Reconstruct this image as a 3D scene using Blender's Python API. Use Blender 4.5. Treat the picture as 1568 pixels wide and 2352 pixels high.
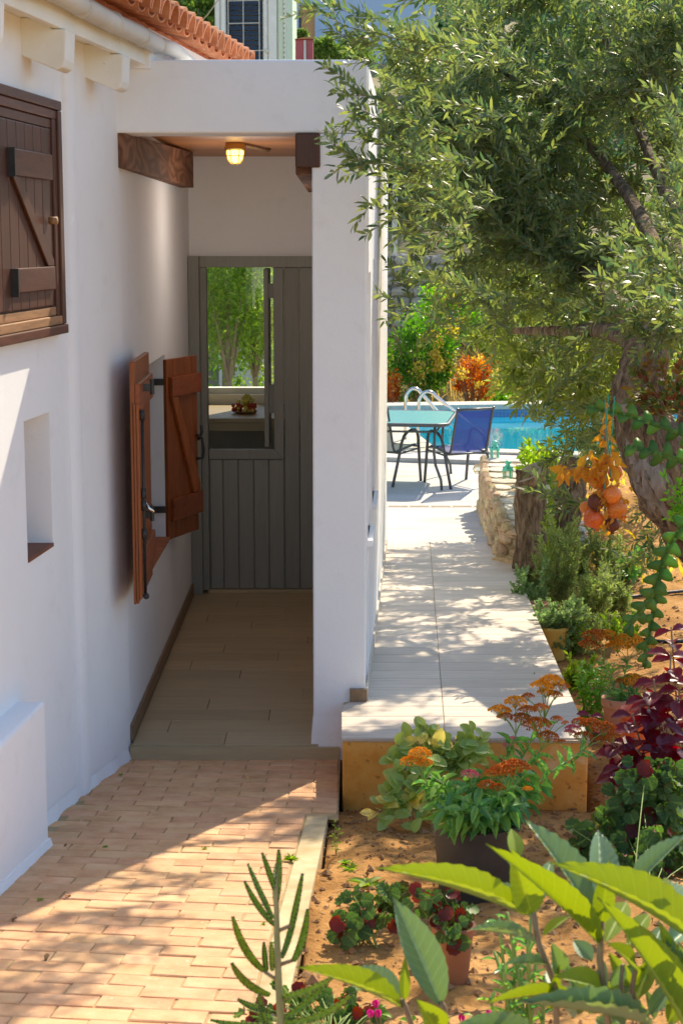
import bpy, math, random
import numpy as np
from mathutils import Vector, Matrix
R = math.radians
rnd = random.Random(11)
rng = np.random.default_rng(11)
sc = bpy.context.scene
for o in list(bpy.data.objects):
    bpy.data.objects.remove(o)
COL = sc.collection

# ------------------------------------------------------------------ camera, sky, sun, exposure
F, TH, H = 3876.0, R(9.17), 2.2
cam = bpy.data.cameras.new('camera')
cam.sensor_fit = 'VERTICAL'
cam.sensor_height = 36.0
cam.lens = 36.0 * F / 2352.0
cam.clip_start, cam.clip_end = 0.1, 600
cam.dof.use_dof = True
cam.dof.focus_distance = 8.5
cam.dof.aperture_fstop = 10
camo = bpy.data.objects.new('camera', cam)
camo.location = (0, 0, H)
camo.rotation_euler = (R(90) - TH, 0, 0)
COL.objects.link(camo)
sc.camera = camo

SUN_AZ, SUN_EL = 24.5, 40.5          # azimuth measured from +Y towards +X
world = bpy.data.worlds.new('World')
sc.world = world
world.use_nodes = True
wn = world.node_tree
wn.nodes.clear()
sky = wn.nodes.new('ShaderNodeTexSky')
sky.sky_type = 'NISHITA'
sky.sun_disc = False
sky.sun_elevation = R(SUN_EL)
sky.sun_rotation = R(SUN_AZ)
sky.air_density, sky.dust_density, sky.ozone_density = 1.0, 0.6, 1.0
bg = wn.nodes.new('ShaderNodeBackground')
bg.inputs['Strength'].default_value = 0.14
wo = wn.nodes.new('ShaderNodeOutputWorld')
wn.links.new(sky.outputs[0], bg.inputs[0])
wn.links.new(bg.outputs[0], wo.inputs[0])
sun = bpy.data.lights.new('sun', 'SUN')
sun.energy = 4.1
sun.angle = R(0.55)
sun.color = (1.0, 0.86, 0.64)
suno = bpy.data.objects.new('sun', sun)
sd = Vector((math.sin(R(SUN_AZ)) * math.cos(R(SUN_EL)), math.cos(R(SUN_AZ)) * math.cos(R(SUN_EL)), math.sin(R(SUN_EL))))
suno.rotation_euler = sd.to_track_quat('Z', 'Y').to_euler()
suno.location = (6, 12, 12)
COL.objects.link(suno)
sc.view_settings.view_transform = 'Standard'
sc.view_settings.look = 'None'
sc.view_settings.gamma = 1
sc.view_settings.use_curve_mapping = False
sc.view_settings.exposure = 0.85
sc.render.engine = 'CYCLES'
cy = sc.cycles
cy.use_denoising = True
cy.max_bounces = 10
cy.diffuse_bounces = 8
cy.transparent_max_bounces = 8
cy.sample_clamp_indirect = 6

# ------------------------------------------------------------------ measuring helpers (a ray of the photograph -> a point in the place)
def ray(u, v):
    x, y = (u - 784) / F, (1176 - v) / F
    return Vector((x, math.cos(TH) + y * math.sin(TH), y * math.cos(TH) - math.sin(TH)))
def at(u, v, Y):
    d = ray(u, v)
    return Vector((0, 0, H)) + d * (Y / d.y)
def pl(u, v, z0, s=0.0, y0=0.0):
    d = ray(u, v)
    k = d.z / d.y
    Y = (z0 + s * y0 - H) / (k + s)
    return at(u, v, Y)
def px(Y):
    return Y / F                      # metres per pixel at depth Y

# ------------------------------------------------------------------ mesh and object helpers
class MB:
    def __init__(self):
        self.v, self.f, self.m, self.r = [], [], [], []
    def add(self, vs, fs, mi=0, r=None):
        n = len(self.v)
        self.v += [tuple(p) for p in vs]
        for f in fs:
            self.f.append(tuple(i + n for i in f))
            self.m.append(mi)
            self.r.append(rnd.random() if r is None else r)
        return self
    def hexa(self, p, mi=0, r=None):  # 4 bottom, 4 top
        return self.add(p, [(3, 2, 1, 0), (4, 5, 6, 7), (0, 1, 5, 4), (1, 2, 6, 5), (2, 3, 7, 6), (3, 0, 4, 7)], mi, r)
    def box(self, x0, x1, y0, y1, z0, z1, mi=0):
        return self.hexa([(x0, y0, z0), (x1, y0, z0), (x1, y1, z0), (x0, y1, z0), (x0, y0, z1), (x1, y0, z1), (x1, y1, z1), (x0, y1, z1)], mi)
    def obox(self, c, ax, ay, az, mi=0):  # centre and three full edge vectors
        c, ax, ay, az = Vector(c), Vector(ax) / 2, Vector(ay) / 2, Vector(az) / 2
        return self.hexa([c - ax - ay - az, c + ax - ay - az, c + ax + ay - az, c - ax + ay - az,
                          c - ax - ay + az, c + ax - ay + az, c + ax + ay + az, c - ax + ay + az], mi)
    def quad(self, a, b, c, d, mi=0):
        return self.add([a, b, c, d], [(0, 1, 2, 3)], mi)
    def prism(self, poly, ext, mi=0):
        n = len(poly)
        ext = Vector(ext)
        vs = [Vector(p) for p in poly] + [Vector(p) + ext for p in poly]
        fs = [tuple(range(n))[::-1], tuple(range(n, 2 * n))] + [(i, (i + 1) % n, n + (i + 1) % n, n + i) for i in range(n)]
        return self.add(vs, fs, mi)
    def tube(self, pts, rad, n=6, mi=0, cap=True, wob=0.0, r=None):
        pts = [Vector(p) for p in pts]
        k = len(pts)
        if not hasattr(rad, '__len__'):
            rad = [rad] * k
        t0 = (pts[1] - pts[0]).normalized()
        ref = Vector((0, 0, 1)) if abs(t0.z) < .9 else Vector((1, 0, 0))
        a = t0.cross(ref).normalized()
        vs = []
        for i in range(k):
            t = (pts[min(i + 1, k - 1)] - pts[max(i - 1, 0)]).normalized()
            a = (a - t * a.dot(t)).normalized()
            b = t.cross(a)
            for j in range(n):
                w = 2 * math.pi * j / n
                q = rad[i] * (1 + (rnd.uniform(-wob, wob) if wob else 0))
                vs.append(pts[i] + (a * math.cos(w) + b * math.sin(w)) * q)
        fs = [(i * n + j, i * n + (j + 1) % n, (i + 1) * n + (j + 1) % n, (i + 1) * n + j) for i in range(k - 1) for j in range(n)]
        if cap:
            fs += [tuple(range(n))[::-1], tuple(range((k - 1) * n, k * n))]
        return self.add(vs, fs, mi, r)
    def lathe(self, prof, n=20, c=(0, 0, 0), mi=0):
        c = Vector(c)
        vs = [c + Vector((r * math.cos(2 * math.pi * j / n), r * math.sin(2 * math.pi * j / n), z)) for r, z in prof for j in range(n)]
        fs = [(i * n + j, i * n + (j + 1) % n, (i + 1) * n + (j + 1) % n, (i + 1) * n + j) for i in range(len(prof) - 1) for j in range(n)]
        return self.add(vs, fs, mi)
    def blob(self, c, rx, ry, rz, mi=0, wob=0.0, seg=10, ring=7):
        vs, fs = [], []
        for i in range(ring + 1):
            th = math.pi * i / ring
            for j in range(seg):
                ph = 2 * math.pi * j / seg
                w = 1 + (rnd.uniform(-wob, wob) if wob else 0)
                vs.append((c[0] + rx * w * math.sin(th) * math.cos(ph), c[1] + ry * w * math.sin(th) * math.sin(ph), c[2] + rz * w * math.cos(th)))
        fs = [(i * seg + j, (i + 1) * seg + j, (i + 1) * seg + (j + 1) % seg, i * seg + (j + 1) % seg) for i in range(ring) for j in range(seg)]
        return self.add(vs, fs, mi)
    def mesh(self, name, mats, smooth=False, shift=None):
        me = bpy.data.meshes.new(name)
        vs = self.v if shift is None else [(p[0] - shift[0], p[1] - shift[1], p[2] - shift[2]) for p in self.v]
        me.from_pydata(vs, [], self.f)
        for m in (mats if isinstance(mats, (list, tuple)) else [mats]):
            me.materials.append(m)
        me.polygons.foreach_set('material_index', self.m)
        if smooth:
            me.polygons.foreach_set('use_smooth', [True] * len(self.f))
        at_ = me.attributes.new('rnd', 'FLOAT', 'FACE')
        at_.data.foreach_set('value', self.r)
        me.update()
        return me
WL = {}
def wloc(o):
    return WL.get(o.name, Vector((0, 0, 0))) if o else Vector((0, 0, 0))
def put(name, me, loc, parent=None):
    o = bpy.data.objects.new(name, me)
    COL.objects.link(o)
    loc = Vector(loc)
    if parent:
        o.parent = parent
    o.location = loc - wloc(parent)
    WL[o.name] = loc
    return o
def ob(name, mb, mats, parent=None, smooth=False, bevel=0.0, local=False, seg=2):
    a = np.array(mb.v)
    c = Vector(((a[:, 0].min() + a[:, 0].max()) / 2, (a[:, 1].min() + a[:, 1].max()) / 2, (a[:, 2].min() + a[:, 2].max()) / 2))
    if parent is None:
        c.z = a[:, 2].min()
    me = mb.mesh(name, mats, smooth, c)
    o = put(name, me, c + (wloc(parent) if local else Vector((0, 0, 0))), parent)
    if bevel:
        b = o.modifiers.new('bevel', 'BEVEL')
        b.width, b.segments, b.limit_method, b.angle_limit = bevel, seg, 'ANGLE', R(35)
        b.harden_normals = False
    return o
def tag(o, label, cat, group=None):
    o['label'], o['category'] = label, cat
    if group:
        o['group'] = group
    return o
def thing(name, label, cat, loc=(0, 0, 0), group=None):
    o = bpy.data.objects.new(name, None)
    COL.objects.link(o)
    o.location = loc
    o.empty_display_size = .1
    WL[o.name] = Vector(loc)
    return tag(o, label, cat, group)
def setting(o):
    o['kind'] = 'structure'
    return o
def stuff(o):
    o['kind'] = 'stuff'
    return o
def inst(name, me, parent, M):        # a part that shares its mesh, at world matrix M
    o = bpy.data.objects.new(name, me)
    COL.objects.link(o)
    o.parent = parent
    o.matrix_local = Matrix.Translation(-wloc(parent)) @ M
    return o

# ------------------------------------------------------------------ materials
class NT:
    def __init__(self, name):
        self.mat = bpy.data.materials.new(name)
        self.mat.use_nodes = True
        self.t = self.mat.node_tree
        self.t.nodes.clear()
    def n(self, kind, **kw):
        nd = self.t.nodes.new(kind)
        for k, v in kw.items():
            if k.startswith('i_'):
                nd.inputs[k[2:].replace('_', ' ')].default_value = v
            else:
                setattr(nd, k, v)
        return nd
    def l(self, a, b):
        self.t.links.new(a, b)
def rgb(c):
    return (c[0], c[1], c[2], 1)
def ramp(T, src, stops):
    r = T.n('ShaderNodeValToRGB')
    els = r.color_ramp.elements
    while len(els) > len(stops):
        els.remove(els[-1])
    while len(els) < len(stops):
        els.new(.5)
    for e, (p, c) in zip(els, stops):
        e.position, e.color = p, rgb(c)
    T.l(src, r.inputs[0])
    return r.outputs[0]
def vary(T, col, amt, hue=0.0, sat=0.0):
    oi = T.n('ShaderNodeObjectInfo')
    hs = T.n('ShaderNodeHueSaturation')
    mr = T.n('ShaderNodeMapRange')
    mr.inputs[3].default_value, mr.inputs[4].default_value = 1 - amt, 1 + amt
    T.l(oi.outputs['Random'], mr.inputs[0])
    T.l(mr.outputs[0], hs.inputs['Value'])
    if hue:
        wn_ = T.n('ShaderNodeTexWhiteNoise', noise_dimensions='1D')
        T.l(oi.outputs['Random'], wn_.inputs['W'])
        m2 = T.n('ShaderNodeMapRange')
        m2.inputs[3].default_value, m2.inputs[4].default_value = .5 - hue, .5 + hue
        T.l(wn_.outputs[0], m2.inputs[0])
        T.l(m2.outputs[0], hs.inputs['Hue'])
    T.l(col, hs.inputs['Color'])
    return hs.outputs[0]
def coords(T, stretch=(1, 1, 1), objoff=True, kind='Object'):
    tc = T.n('ShaderNodeTexCoord')
    mp = T.n('ShaderNodeMapping')
    mp.inputs['Scale'].default_value = stretch
    T.l(tc.outputs[kind], mp.inputs[0])
    if objoff:
        oi = T.n('ShaderNodeObjectInfo')
        mu = T.n('ShaderNodeMath', operation='MULTIPLY')
        mu.inputs[1].default_value = 37.0
        T.l(oi.outputs['Random'], mu.inputs[0])
        T.l(mu.outputs[0], mp.inputs['Location'])
    return mp.outputs[0]
def finish(T, col, rough, bumps=(), spec=.4, metal=0.0, rough_tex=None, coat=0):
    p = T.n('ShaderNodeBsdfPrincipled')
    if hasattr(col, 'is_linked'):
        T.l(col, p.inputs['Base Color'])
    else:
        p.inputs['Base Color'].default_value = rgb(col)
    p.inputs['Roughness'].default_value = rough
    p.inputs['Specular IOR Level'].default_value = spec
    p.inputs['Metallic'].default_value = metal
    p.inputs['Coat Weight'].default_value = coat
    prev = None
    for src, st, dist in bumps:
        b = T.n('ShaderNodeBump')
        b.inputs['Strength'].default_value, b.inputs['Distance'].default_value = st, dist
        T.l(src, b.inputs['Height'])
        if prev:
            T.l(prev, b.inputs['Normal'])
        prev = b.outputs[0]
    if prev:
        T.l(prev, p.inputs['Normal'])
    o = T.n('ShaderNodeOutputMaterial')
    T.l(p.outputs[0], o.inputs[0])
    return T.mat
def noise(T, vec, scale, detail=4, rough=.55, dist=0.0):
    nz = T.n('ShaderNodeTexNoise')
    nz.inputs['Scale'].default_value, nz.inputs['Detail'].default_value = scale, detail
    nz.inputs['Roughness'].default_value, nz.inputs['Distortion'].default_value = rough, dist
    T.l(vec, nz.inputs['Vector'])
    return nz.outputs[0]
def nmat(name, stops, scale=6, rough=.8, bump=(.3, .004, 60), stretch=(1, 1, 1), var=0.0, hue=0.0, spec=.35, metal=0.0, detail=5, dist=0.0, speck=None, coat=0):
    T = NT(name)
    v = coords(T, stretch)
    nz = noise(T, v, scale, detail, .6, dist)
    col = ramp(T, nz, stops)
    if speck:                          # scattered marks of another colour: (scale, low, high, colour)
        n2 = noise(T, v, speck[0], 3, .5)
        k = ramp(T, n2, [(speck[1], (0, 0, 0)), (speck[2], (1, 1, 1))])
        mx = T.n('ShaderNodeMix', data_type='RGBA')
        T.l(k, mx.inputs[0])
        T.l(col, mx.inputs[6])
        mx.inputs[7].default_value = rgb(speck[3])
        col = mx.outputs[2]
    if var or hue:
        col = vary(T, col, var, hue)
    bm = []
    if bump:
        bm = [(noise(T, v, bump[2], 4, .6), bump[0], bump[1])]
    return finish(T, col, rough, bm, spec, metal, coat=coat)
def sc3(c, k):
    return tuple(min(1, x * k) for x in c)
def wood(name, c, axis='Z', scale=9, rough=.55, var=.12, contrast=.45, knots=False, spec=.35, bump=.25, k=14):
    st = {'X': (1, k, k), 'Y': (k, 1, k), 'Z': (k, k, 1)}[axis]
    T = NT(name)
    v = coords(T, st)
    n1 = noise(T, v, scale * .35, 6, .65, 1.2)
    col = ramp(T, n1, [(.25, sc3(c, 1 - contrast)), (.5, c), (.75, sc3(c, 1 + contrast * .7))])
    if knots:
        v2 = coords(T, {'X': (2.2, 6, 6), 'Y': (6, 2.2, 6), 'Z': (6, 6, 2.2)}[axis])
        vo = T.n('ShaderNodeTexVoronoi')
        vo.inputs['Scale'].default_value = 1.6
        T.l(v2, vo.inputs['Vector'])
        kk = ramp(T, vo.outputs['Distance'], [(.0, (1, 1, 1)), (.11, (0, 0, 0))])
        mx = T.n('ShaderNodeMix', data_type='RGBA')
        T.l(kk, mx.inputs[0])
        T.l(col, mx.inputs[6])
        mx.inputs[7].default_value = rgb(sc3(c, .35))
        col = mx.outputs[2]
    if var:
        col = vary(T, col, var)
    return finish(T, col, rough, [(n1, bump, .002)], spec)
def leafmat(name, ca, cb, trans=.45, rough=.42, spec=.45, back=None, tcol=None, veins=False):
    T = NT(name)
    a = T.n('ShaderNodeAttribute', attribute_name='rnd')
    oi = T.n('ShaderNodeObjectInfo')
    ad = T.n('ShaderNodeMath', operation='ADD')
    fr = T.n('ShaderNodeMath', operation='FRACT')
    T.l(a.outputs['Fac'], ad.inputs[0])
    T.l(oi.outputs['Random'], ad.inputs[1])
    T.l(ad.outputs[0], fr.inputs[0])
    mx = T.n('ShaderNodeMix', data_type='RGBA')
    T.l(fr.outputs[0], mx.inputs[0])
    mx.inputs[6].default_value, mx.inputs[7].default_value = rgb(ca), rgb(cb)
    col = mx.outputs[2]
    if veins:                          # blotches, then veins
        tcn = T.n('ShaderNodeTexCoord')
        bl_ = ramp(T, noise(T, tcn.outputs['Object'], 5.5, 5, .65), [(.35, (0, 0, 0)), (.72, (.75, .75, .75))])
        mo = T.n('ShaderNodeMix', data_type='RGBA')
        T.l(bl_, mo.inputs[0]); T.l(col, mo.inputs[6]); mo.inputs[7].default_value = rgb((cb[0] * 1.35, cb[1] * 1.05, cb[2] * .6))
        sp_ = ramp(T, noise(T, tcn.outputs['Object'], 19, 3, .5), [(.73, (0, 0, 0)), (.78, (1, 1, 1))])
        mo2 = T.n('ShaderNodeMix', data_type='RGBA')
        T.l(sp_, mo2.inputs[0]); T.l(mo.outputs[2], mo2.inputs[6]); mo2.inputs[7].default_value = rgb((cb[0] * .7 + .06, cb[1] * .35, cb[2] * .3))
        col = mo2.outputs[2]
    if veins:                          # pale midrib and side veins along the blade's own axes
        uv = T.n('ShaderNodeTexCoord')
        sp = T.n('ShaderNodeSeparateXYZ')
        T.l(uv.outputs['UV'], sp.inputs[0])
        ab = T.n('ShaderNodeMath', operation='SUBTRACT'); ab.inputs[1].default_value = .5
        T.l(sp.outputs[0], ab.inputs[0])
        aa = T.n('ShaderNodeMath', operation='ABSOLUTE'); T.l(ab.outputs[0], aa.inputs[0])
        k1 = ramp(T, aa.outputs[0], [(.015, (1, 1, 1)), (.04, (0, 0, 0))])
        m1 = T.n('ShaderNodeMath', operation='MULTIPLY'); m1.inputs[1].default_value = -.35
        T.l(aa.outputs[0], m1.inputs[0])
        s1 = T.n('ShaderNodeMath', operation='ADD'); T.l(m1.outputs[0], s1.inputs[0]); T.l(sp.outputs[1], s1.inputs[1])
        m2 = T.n('ShaderNodeMath', operation='MULTIPLY'); m2.inputs[1].default_value = veins
        T.l(s1.outputs[0], m2.inputs[0])
        f2 = T.n('ShaderNodeMath', operation='FRACT'); T.l(m2.outputs[0], f2.inputs[0])
        k2 = ramp(T, f2.outputs[0], [(.0, (.8, .8, .8)), (.16, (0, 0, 0))])
        ad2 = T.n('ShaderNodeMix', data_type='RGBA', blend_type='LIGHTEN'); ad2.inputs[0].default_value = 1
        T.l(k1, ad2.inputs[6]); T.l(k2, ad2.inputs[7])
        mr_ = T.n('ShaderNodeMath', operation='ADD')
        nz_ = noise(T, uv.outputs['UV'], 7, 3, .6)
        T.l(aa.outputs[0], mr_.inputs[0])
        ms_ = T.n('ShaderNodeMath', operation='MULTIPLY'); ms_.inputs[1].default_value = .16
        T.l(nz_, ms_.inputs[0]); T.l(ms_.outputs[0], mr_.inputs[1])
        ke = ramp(T, mr_.outputs[0], [(.565, (0, 0, 0)), (.60, (.85, .85, .85))])
        me_ = T.n('ShaderNodeMix', data_type='RGBA')
        T.l(ke, me_.inputs[0]); T.l(col, me_.inputs[6]); me_.inputs[7].default_value = rgb((cb[0] * .9 + .08, cb[1] * .45 + .02, cb[2] * .4))
        col = me_.outputs[2]
        mv = T.n('ShaderNodeMix', data_type='RGBA')
        T.l(ad2.outputs[2], mv.inputs[0]); T.l(col, mv.inputs[6])
        mv.inputs[7].default_value = rgb((min(1, cb[0] * 1.5 + .05), min(1, cb[1] * 1.35 + .05), cb[2] * 1.1))
        col = mv.outputs[2]
    surf = col
    if back:
        g = T.n('ShaderNodeNewGeometry')
        mb_ = T.n('ShaderNodeMix', data_type='RGBA')
        T.l(g.outputs['Backfacing'], mb_.inputs[0])
        T.l(col, mb_.inputs[6])
        mb_.inputs[7].default_value = rgb(back)
        surf = mb_.outputs[2]
    p = T.n('ShaderNodeBsdfPrincipled')
    T.l(surf, p.inputs['Base Color'])
    p.inputs['Roughness'].default_value = rough
    p.inputs['Specular IOR Level'].default_value = spec
    tr = T.n('ShaderNodeBsdfTranslucent')
    hs = T.n('ShaderNodeHueSaturation')
    hs.inputs['Saturation'].default_value = 1.15
    hs.inputs['Value'].default_value = 1.9
    if tcol:
        hs.inputs['Color'].default_value = rgb(tcol)
        hs.inputs['Value'].default_value = 1.0
    else:
        T.l(col, hs.inputs['Color'])
    T.l(hs.outputs[0], tr.inputs['Color'])
    ms = T.n('ShaderNodeMixShader')
    ms.inputs[0].default_value = trans
    T.l(p.outputs[0], ms.inputs[1])
    T.l(tr.outputs[0], ms.inputs[2])
    o = T.n('ShaderNodeOutputMaterial')
    T.l(ms.outputs[0], o.inputs[0])
    return T.mat
def metal(name, c, rough=.3, m=1.0):
    T = NT(name)
    v = coords(T)
    return finish(T, c, rough, [(noise(T, v, 90, 2), .05, .001)], .5, m)

M = {}
def plaster(name, a, b, dirt=None):
    T = NT(name)
    v = coords(T, objoff=False)
    col = ramp(T, noise(T, v, 1.7, 5, .6), [(.3, a), (.7, b)])
    if dirt:
        n2 = noise(T, v, 9, 6, .65)
        k = ramp(T, n2, [(.56, (0, 0, 0)), (.80, (1, 1, 1))])
        mx = T.n('ShaderNodeMix', data_type='RGBA')
        T.l(k, mx.inputs[0]); T.l(col, mx.inputs[6]); mx.inputs[7].default_value = rgb(dirt)
        col = mx.outputs[2]
    return finish(T, col, .88, [(noise(T, v, 2.6, 4), .32, .014), (noise(T, v, 17, 4), .22, .004), (noise(T, v, 130, 4, .7), .3, .003)], .2)
M['plaster'] = plaster('white_plaster', (.81, .82, .84), (.85, .86, .875), (.765, .765, .77))
M['paint_white'] = nmat('white_painted_wood', [(.35, (.74, .73, .66)), (.7, (.84, .83, .78))], 4, .6, (.25, .003, 40), var=.02, speck=(26, .70, .80, (.5, .48, .4)))
M['dark_wood'] = wood('dark_brown_wood', (.078, .028, .015), 'Z', 9, .45, .18, .5, True)
M['dark_wood_y'] = wood('dark_brown_wood_level', (.092, .033, .018), 'Y', 9, .42, .15, .5, True)
M['sill_wood'] = wood('worn_sill_wood', (.34, .18, .085), 'Y', 9, .6, .1, .45)
M['orange_wood'] = wood('varnished_orange_wood', (.29, .078, .018), 'Z', 7, .42, .18, .5, True, .4)
M['orange_wood_y'] = wood('varnished_orange_rail', (.25, .062, .018), 'Y', 7, .42, .14, .45, False, .4)
M['ceiling'] = wood('ceiling_boards', (.50, .215, .085), 'X', 8, .38, .1, .25)
M['grey_door'] = wood('grey_painted_wood', (.265, .265, .235), 'Z', 9, .55, .07, .13, False)
M['floor_wood'] = wood('wood_look_tile', (.45, .345, .20), 'X', 6, .42, .09, .18, False, .4, .06, 9)
M['skirt'] = wood('brown_skirting_tile', (.24, .155, .085), 'Y', 8, .5, .08, .25)
M['path_tile'] = None
def pathmat():
    T = NT('ribbed_path_tile')
    v = coords(T, (1.2, 22, 1))
    col = ramp(T, noise(T, v, 3, 5, .6), [(.25, (.48, .40, .325)), (.5, (.63, .545, .455)), (.8, (.74, .665, .565))])
    col = vary(T, col, .09, .008)
    v2 = coords(T, (1, 1, 1))
    wv = T.n('ShaderNodeTexWave', bands_direction='Y', wave_profile='SIN')
    wv.inputs['Scale'].default_value = 26
    wv.inputs['Distortion'].default_value = .3
    T.l(v2, wv.inputs['Vector'])
    return finish(T, col, .5, [(wv.outputs[1], .22, .002), (noise(T, v, 12, 3), .1, .001)], .35)
M['path_tile'] = pathmat()
M['grout'] = nmat('sandy_grout', [(.3, (.42, .34, .22)), (.7, (.54, .45, .32))], 30, .95)
M['paving_bed'] = nmat('mossy_joint_sand', [(.3, (.32, .235, .115)), (.55, (.45, .33, .18)), (.75, (.26, .25, .09))], 14, .95, (.6, .006, 90))
M['brick'] = nmat('clay_paver', [(.28, (.51, .27, .135)), (.5, (.645, .37, .195)), (.75, (.72, .47, .275))], 9, .82, (.35, .003, 120), var=.075, hue=.006, speck=(55, .66, .78, (.74, .55, .40)))
M['kerb'] = nmat('pale_concrete_kerb', [(.3, (.42, .31, .155)), (.55, (.58, .46, .27)), (.8, (.68, .58, .40))], 7, .9, (.4, .004, 70))
M['soil'] = None
def soilmat():
    T = NT('red_soil')
    v = coords(T, objoff=False)
    c1 = ramp(T, noise(T, v, 3.2, 8, .62), [(.28, (.24, .115, .035)), (.48, (.44, .225, .070)), (.62, (.57, .315, .115)), (.80, (.66, .42, .19))])
    n2 = noise(T, v, 46, 5, .6)
    k = ramp(T, n2, [(.58, (0, 0, 0)), (.72, (1, 1, 1))])
    mx = T.n('ShaderNodeMix', data_type='RGBA')
    T.l(k, mx.inputs[0]); T.l(c1, mx.inputs[6]); mx.inputs[7].default_value = rgb((.17, .085, .035))
    return finish(T, mx.outputs[2], .95, [(noise(T, v, 26, 7, .7), .8, .02), (n2, .5, .008)], .15)
M['soil'] = soilmat()
M['clod'] = nmat('soil_clod', [(.3, (.34, .17, .065)), (.7, (.56, .32, .15))], 20, .95, (.5, .005, 60), var=.3)
M['chip'] = nmat('dry_leaf_litter', [(.3, (.16, .075, .03)), (.7, (.42, .24, .10))], 20, .9, None, var=.4)
M['orange_render'] = nmat('stained_orange_render', [(.25, (.50, .19, .03)), (.45, (.72, .33, .06)), (.58, (.76, .40, .10)), (.68, (.80, .60, .33))], 5.5, .9, (.5, .006, 45), speck=(30, .62, .75, (.30, .12, .03)))
M['concrete'] = nmat('terrace_concrete', [(.25, (.42, .40, .365)), (.5, (.53, .51, .475)), (.8, (.60, .58, .545))], 1.6, .75, (.12, .003, 60), stretch=(1, 2.4, 1))
M['roof_tile'] = nmat('clay_roof_tile', [(.28, (.36, .12, .05)), (.5, (.55, .20, .085)), (.75, (.66, .32, .16))], 10, .8, (.35, .003, 80), var=.2, speck=(38, .64, .76, (.72, .47, .30)))
M['gutter'] = nmat('grey_white_pipe', [(.3, (.50, .49, .45)), (.7, (.62, .61, .57))], 5, .5, None)
M['brass'] = metal('brass', (.60, .42, .14), .32)
M['black_iron'] = nmat('black_iron', [(.3, (.012, .012, .012)), (.7, (.03, .03, .03))], 20, .42, (.2, .001, 90), spec=.5)
M['dark_void'] = nmat('unlit_window', [(.3, (.02, .02, .02)), (.7, (.03, .03, .028))], 5, .3, None)
M['clay_tile'] = nmat('red_sill_tile', [(.3, (.34, .12, .055)), (.7, (.46, .18, .09))], 12, .7, (.3, .002, 60), var=.08)
M['niche_tile'] = nmat('brown_niche_tile', [(.3, (.16, .055, .032)), (.7, (.22, .08, .05))], 12, .6, (.2, .002, 60))
M['steel'] = metal('polished_steel', (.72, .70, .66), .14)
M['alu_grey'] = nmat('grey_powder_coat', [(.3, (.075, .082, .088)), (.7, (.10, .108, .115))], 10, .42, None, spec=.5)
M['blue_mesh'] = None
def sling(name, c, alpha):
    T = NT(name)
    v = coords(T, (1, 1, 1), False)
    col = ramp(T, noise(T, v, 60, 2), [(.3, sc3(c, .8)), (.7, sc3(c, 1.15))])
    p = T.n('ShaderNodeBsdfPrincipled')
    T.l(col, p.inputs['Base Color'])
    p.inputs['Roughness'].default_value = .7
    tl = T.n('ShaderNodeBsdfTranslucent')
    tl.inputs[0].default_value = rgb(sc3(c, 1.5))
    tp = T.n('ShaderNodeBsdfTransparent')
    m1 = T.n('ShaderNodeMixShader'); m1.inputs[0].default_value = .3
    m2 = T.n('ShaderNodeMixShader'); m2.inputs[0].default_value = alpha
    T.l(p.outputs[0], m1.inputs[1]); T.l(tl.outputs[0], m1.inputs[2])
    T.l(m1.outputs[0], m2.inputs[1]); T.l(tp.outputs[0], m2.inputs[2])
    o = T.n('ShaderNodeOutputMaterial'); T.l(m2.outputs[0], o.inputs[0])
    return T.mat
M['blue_mesh'] = sling('navy_sling_fabric', (.018, .045, .23), .08)
M['white_mesh'] = sling('pale_sling_fabric', (.62, .60, .58), .06)
M['teal_glass'] = nmat('frosted_teal_glass', [(.3, (.12, .42, .43)), (.7, (.20, .55, .54))], 40, .22, (.15, .001, 120), spec=.6)
M['mint'] = nmat('mint_enamel', [(.3, (.10, .58, .44)), (.7, (.14, .66, .51))], 6, .35, None, spec=.5)
M['black_pot'] = nmat('dusty_black_plastic', [(.3, (.028, .026, .024)), (.55, (.055, .048, .042)), (.75, (.16, .11, .07))], 5, .55, (.2, .003, 40), spec=.4)
M['terracotta'] = nmat('terracotta_pot', [(.3, (.42, .20, .12)), (.7, (.56, .32, .21))], 6, .8, (.2, .002, 60))
M['red_pot'] = nmat('orange_red_plastic', [(.3, (.62, .10, .025)), (.7, (.70, .14, .04))], 6, .4, None, spec=.45)
M['brown_pot'] = nmat('brown_clay_pot', [(.3, (.33, .12, .05)), (.7, (.44, .18, .08))], 6, .75, (.2, .002, 60))
M['yellow_pot'] = nmat('ochre_yellow_pot', [(.3, (.55, .36, .07)), (.7, (.66, .48, .13))], 5, .75, (.2, .002, 60))
M['wall_stone'] = nmat('ochre_limestone', [(.25, (.40, .26, .12)), (.5, (.58, .44, .26)), (.78, (.70, .59, .41))], 6, .9, (.6, .012, 22), var=.2, hue=.02, speck=(5, .58, .70, (.58, .28, .10)))
M['flag_stone'] = nmat('pale_flagstone', [(.25, (.50, .43, .32)), (.5, (.63, .58, .48)), (.78, (.72, .68, .60))], 6, .85, (.4, .006, 26), var=.12, hue=.01)
M['mortar'] = nmat('ochre_mortar', [(.3, (.34, .25, .14)), (.7, (.50, .40, .26))], 14, .95, (.6, .01, 40))
M['grey_stone'] = nmat('grey_field_stone', [(.25, (.25, .235, .22)), (.5, (.38, .36, .33)), (.78, (.50, .47, .42))], 4, .9, (.6, .012, 18), var=.2, hue=.02)
M['hose'] = nmat('black_hose', [(.3, (.016, .017, .02)), (.7, (.03, .032, .036))], 10, .45, None, spec=.5)
M['bark'] = nmat('olive_bark', [(.32, (.05, .034, .022)), (.47, (.19, .127, .078)), (.58, (.30, .215, .135)), (.75, (.43, .325, .215))], 9, .95, (1.0, .05, 12), stretch=(3.2, 3.2, .8), dist=.6)
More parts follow.
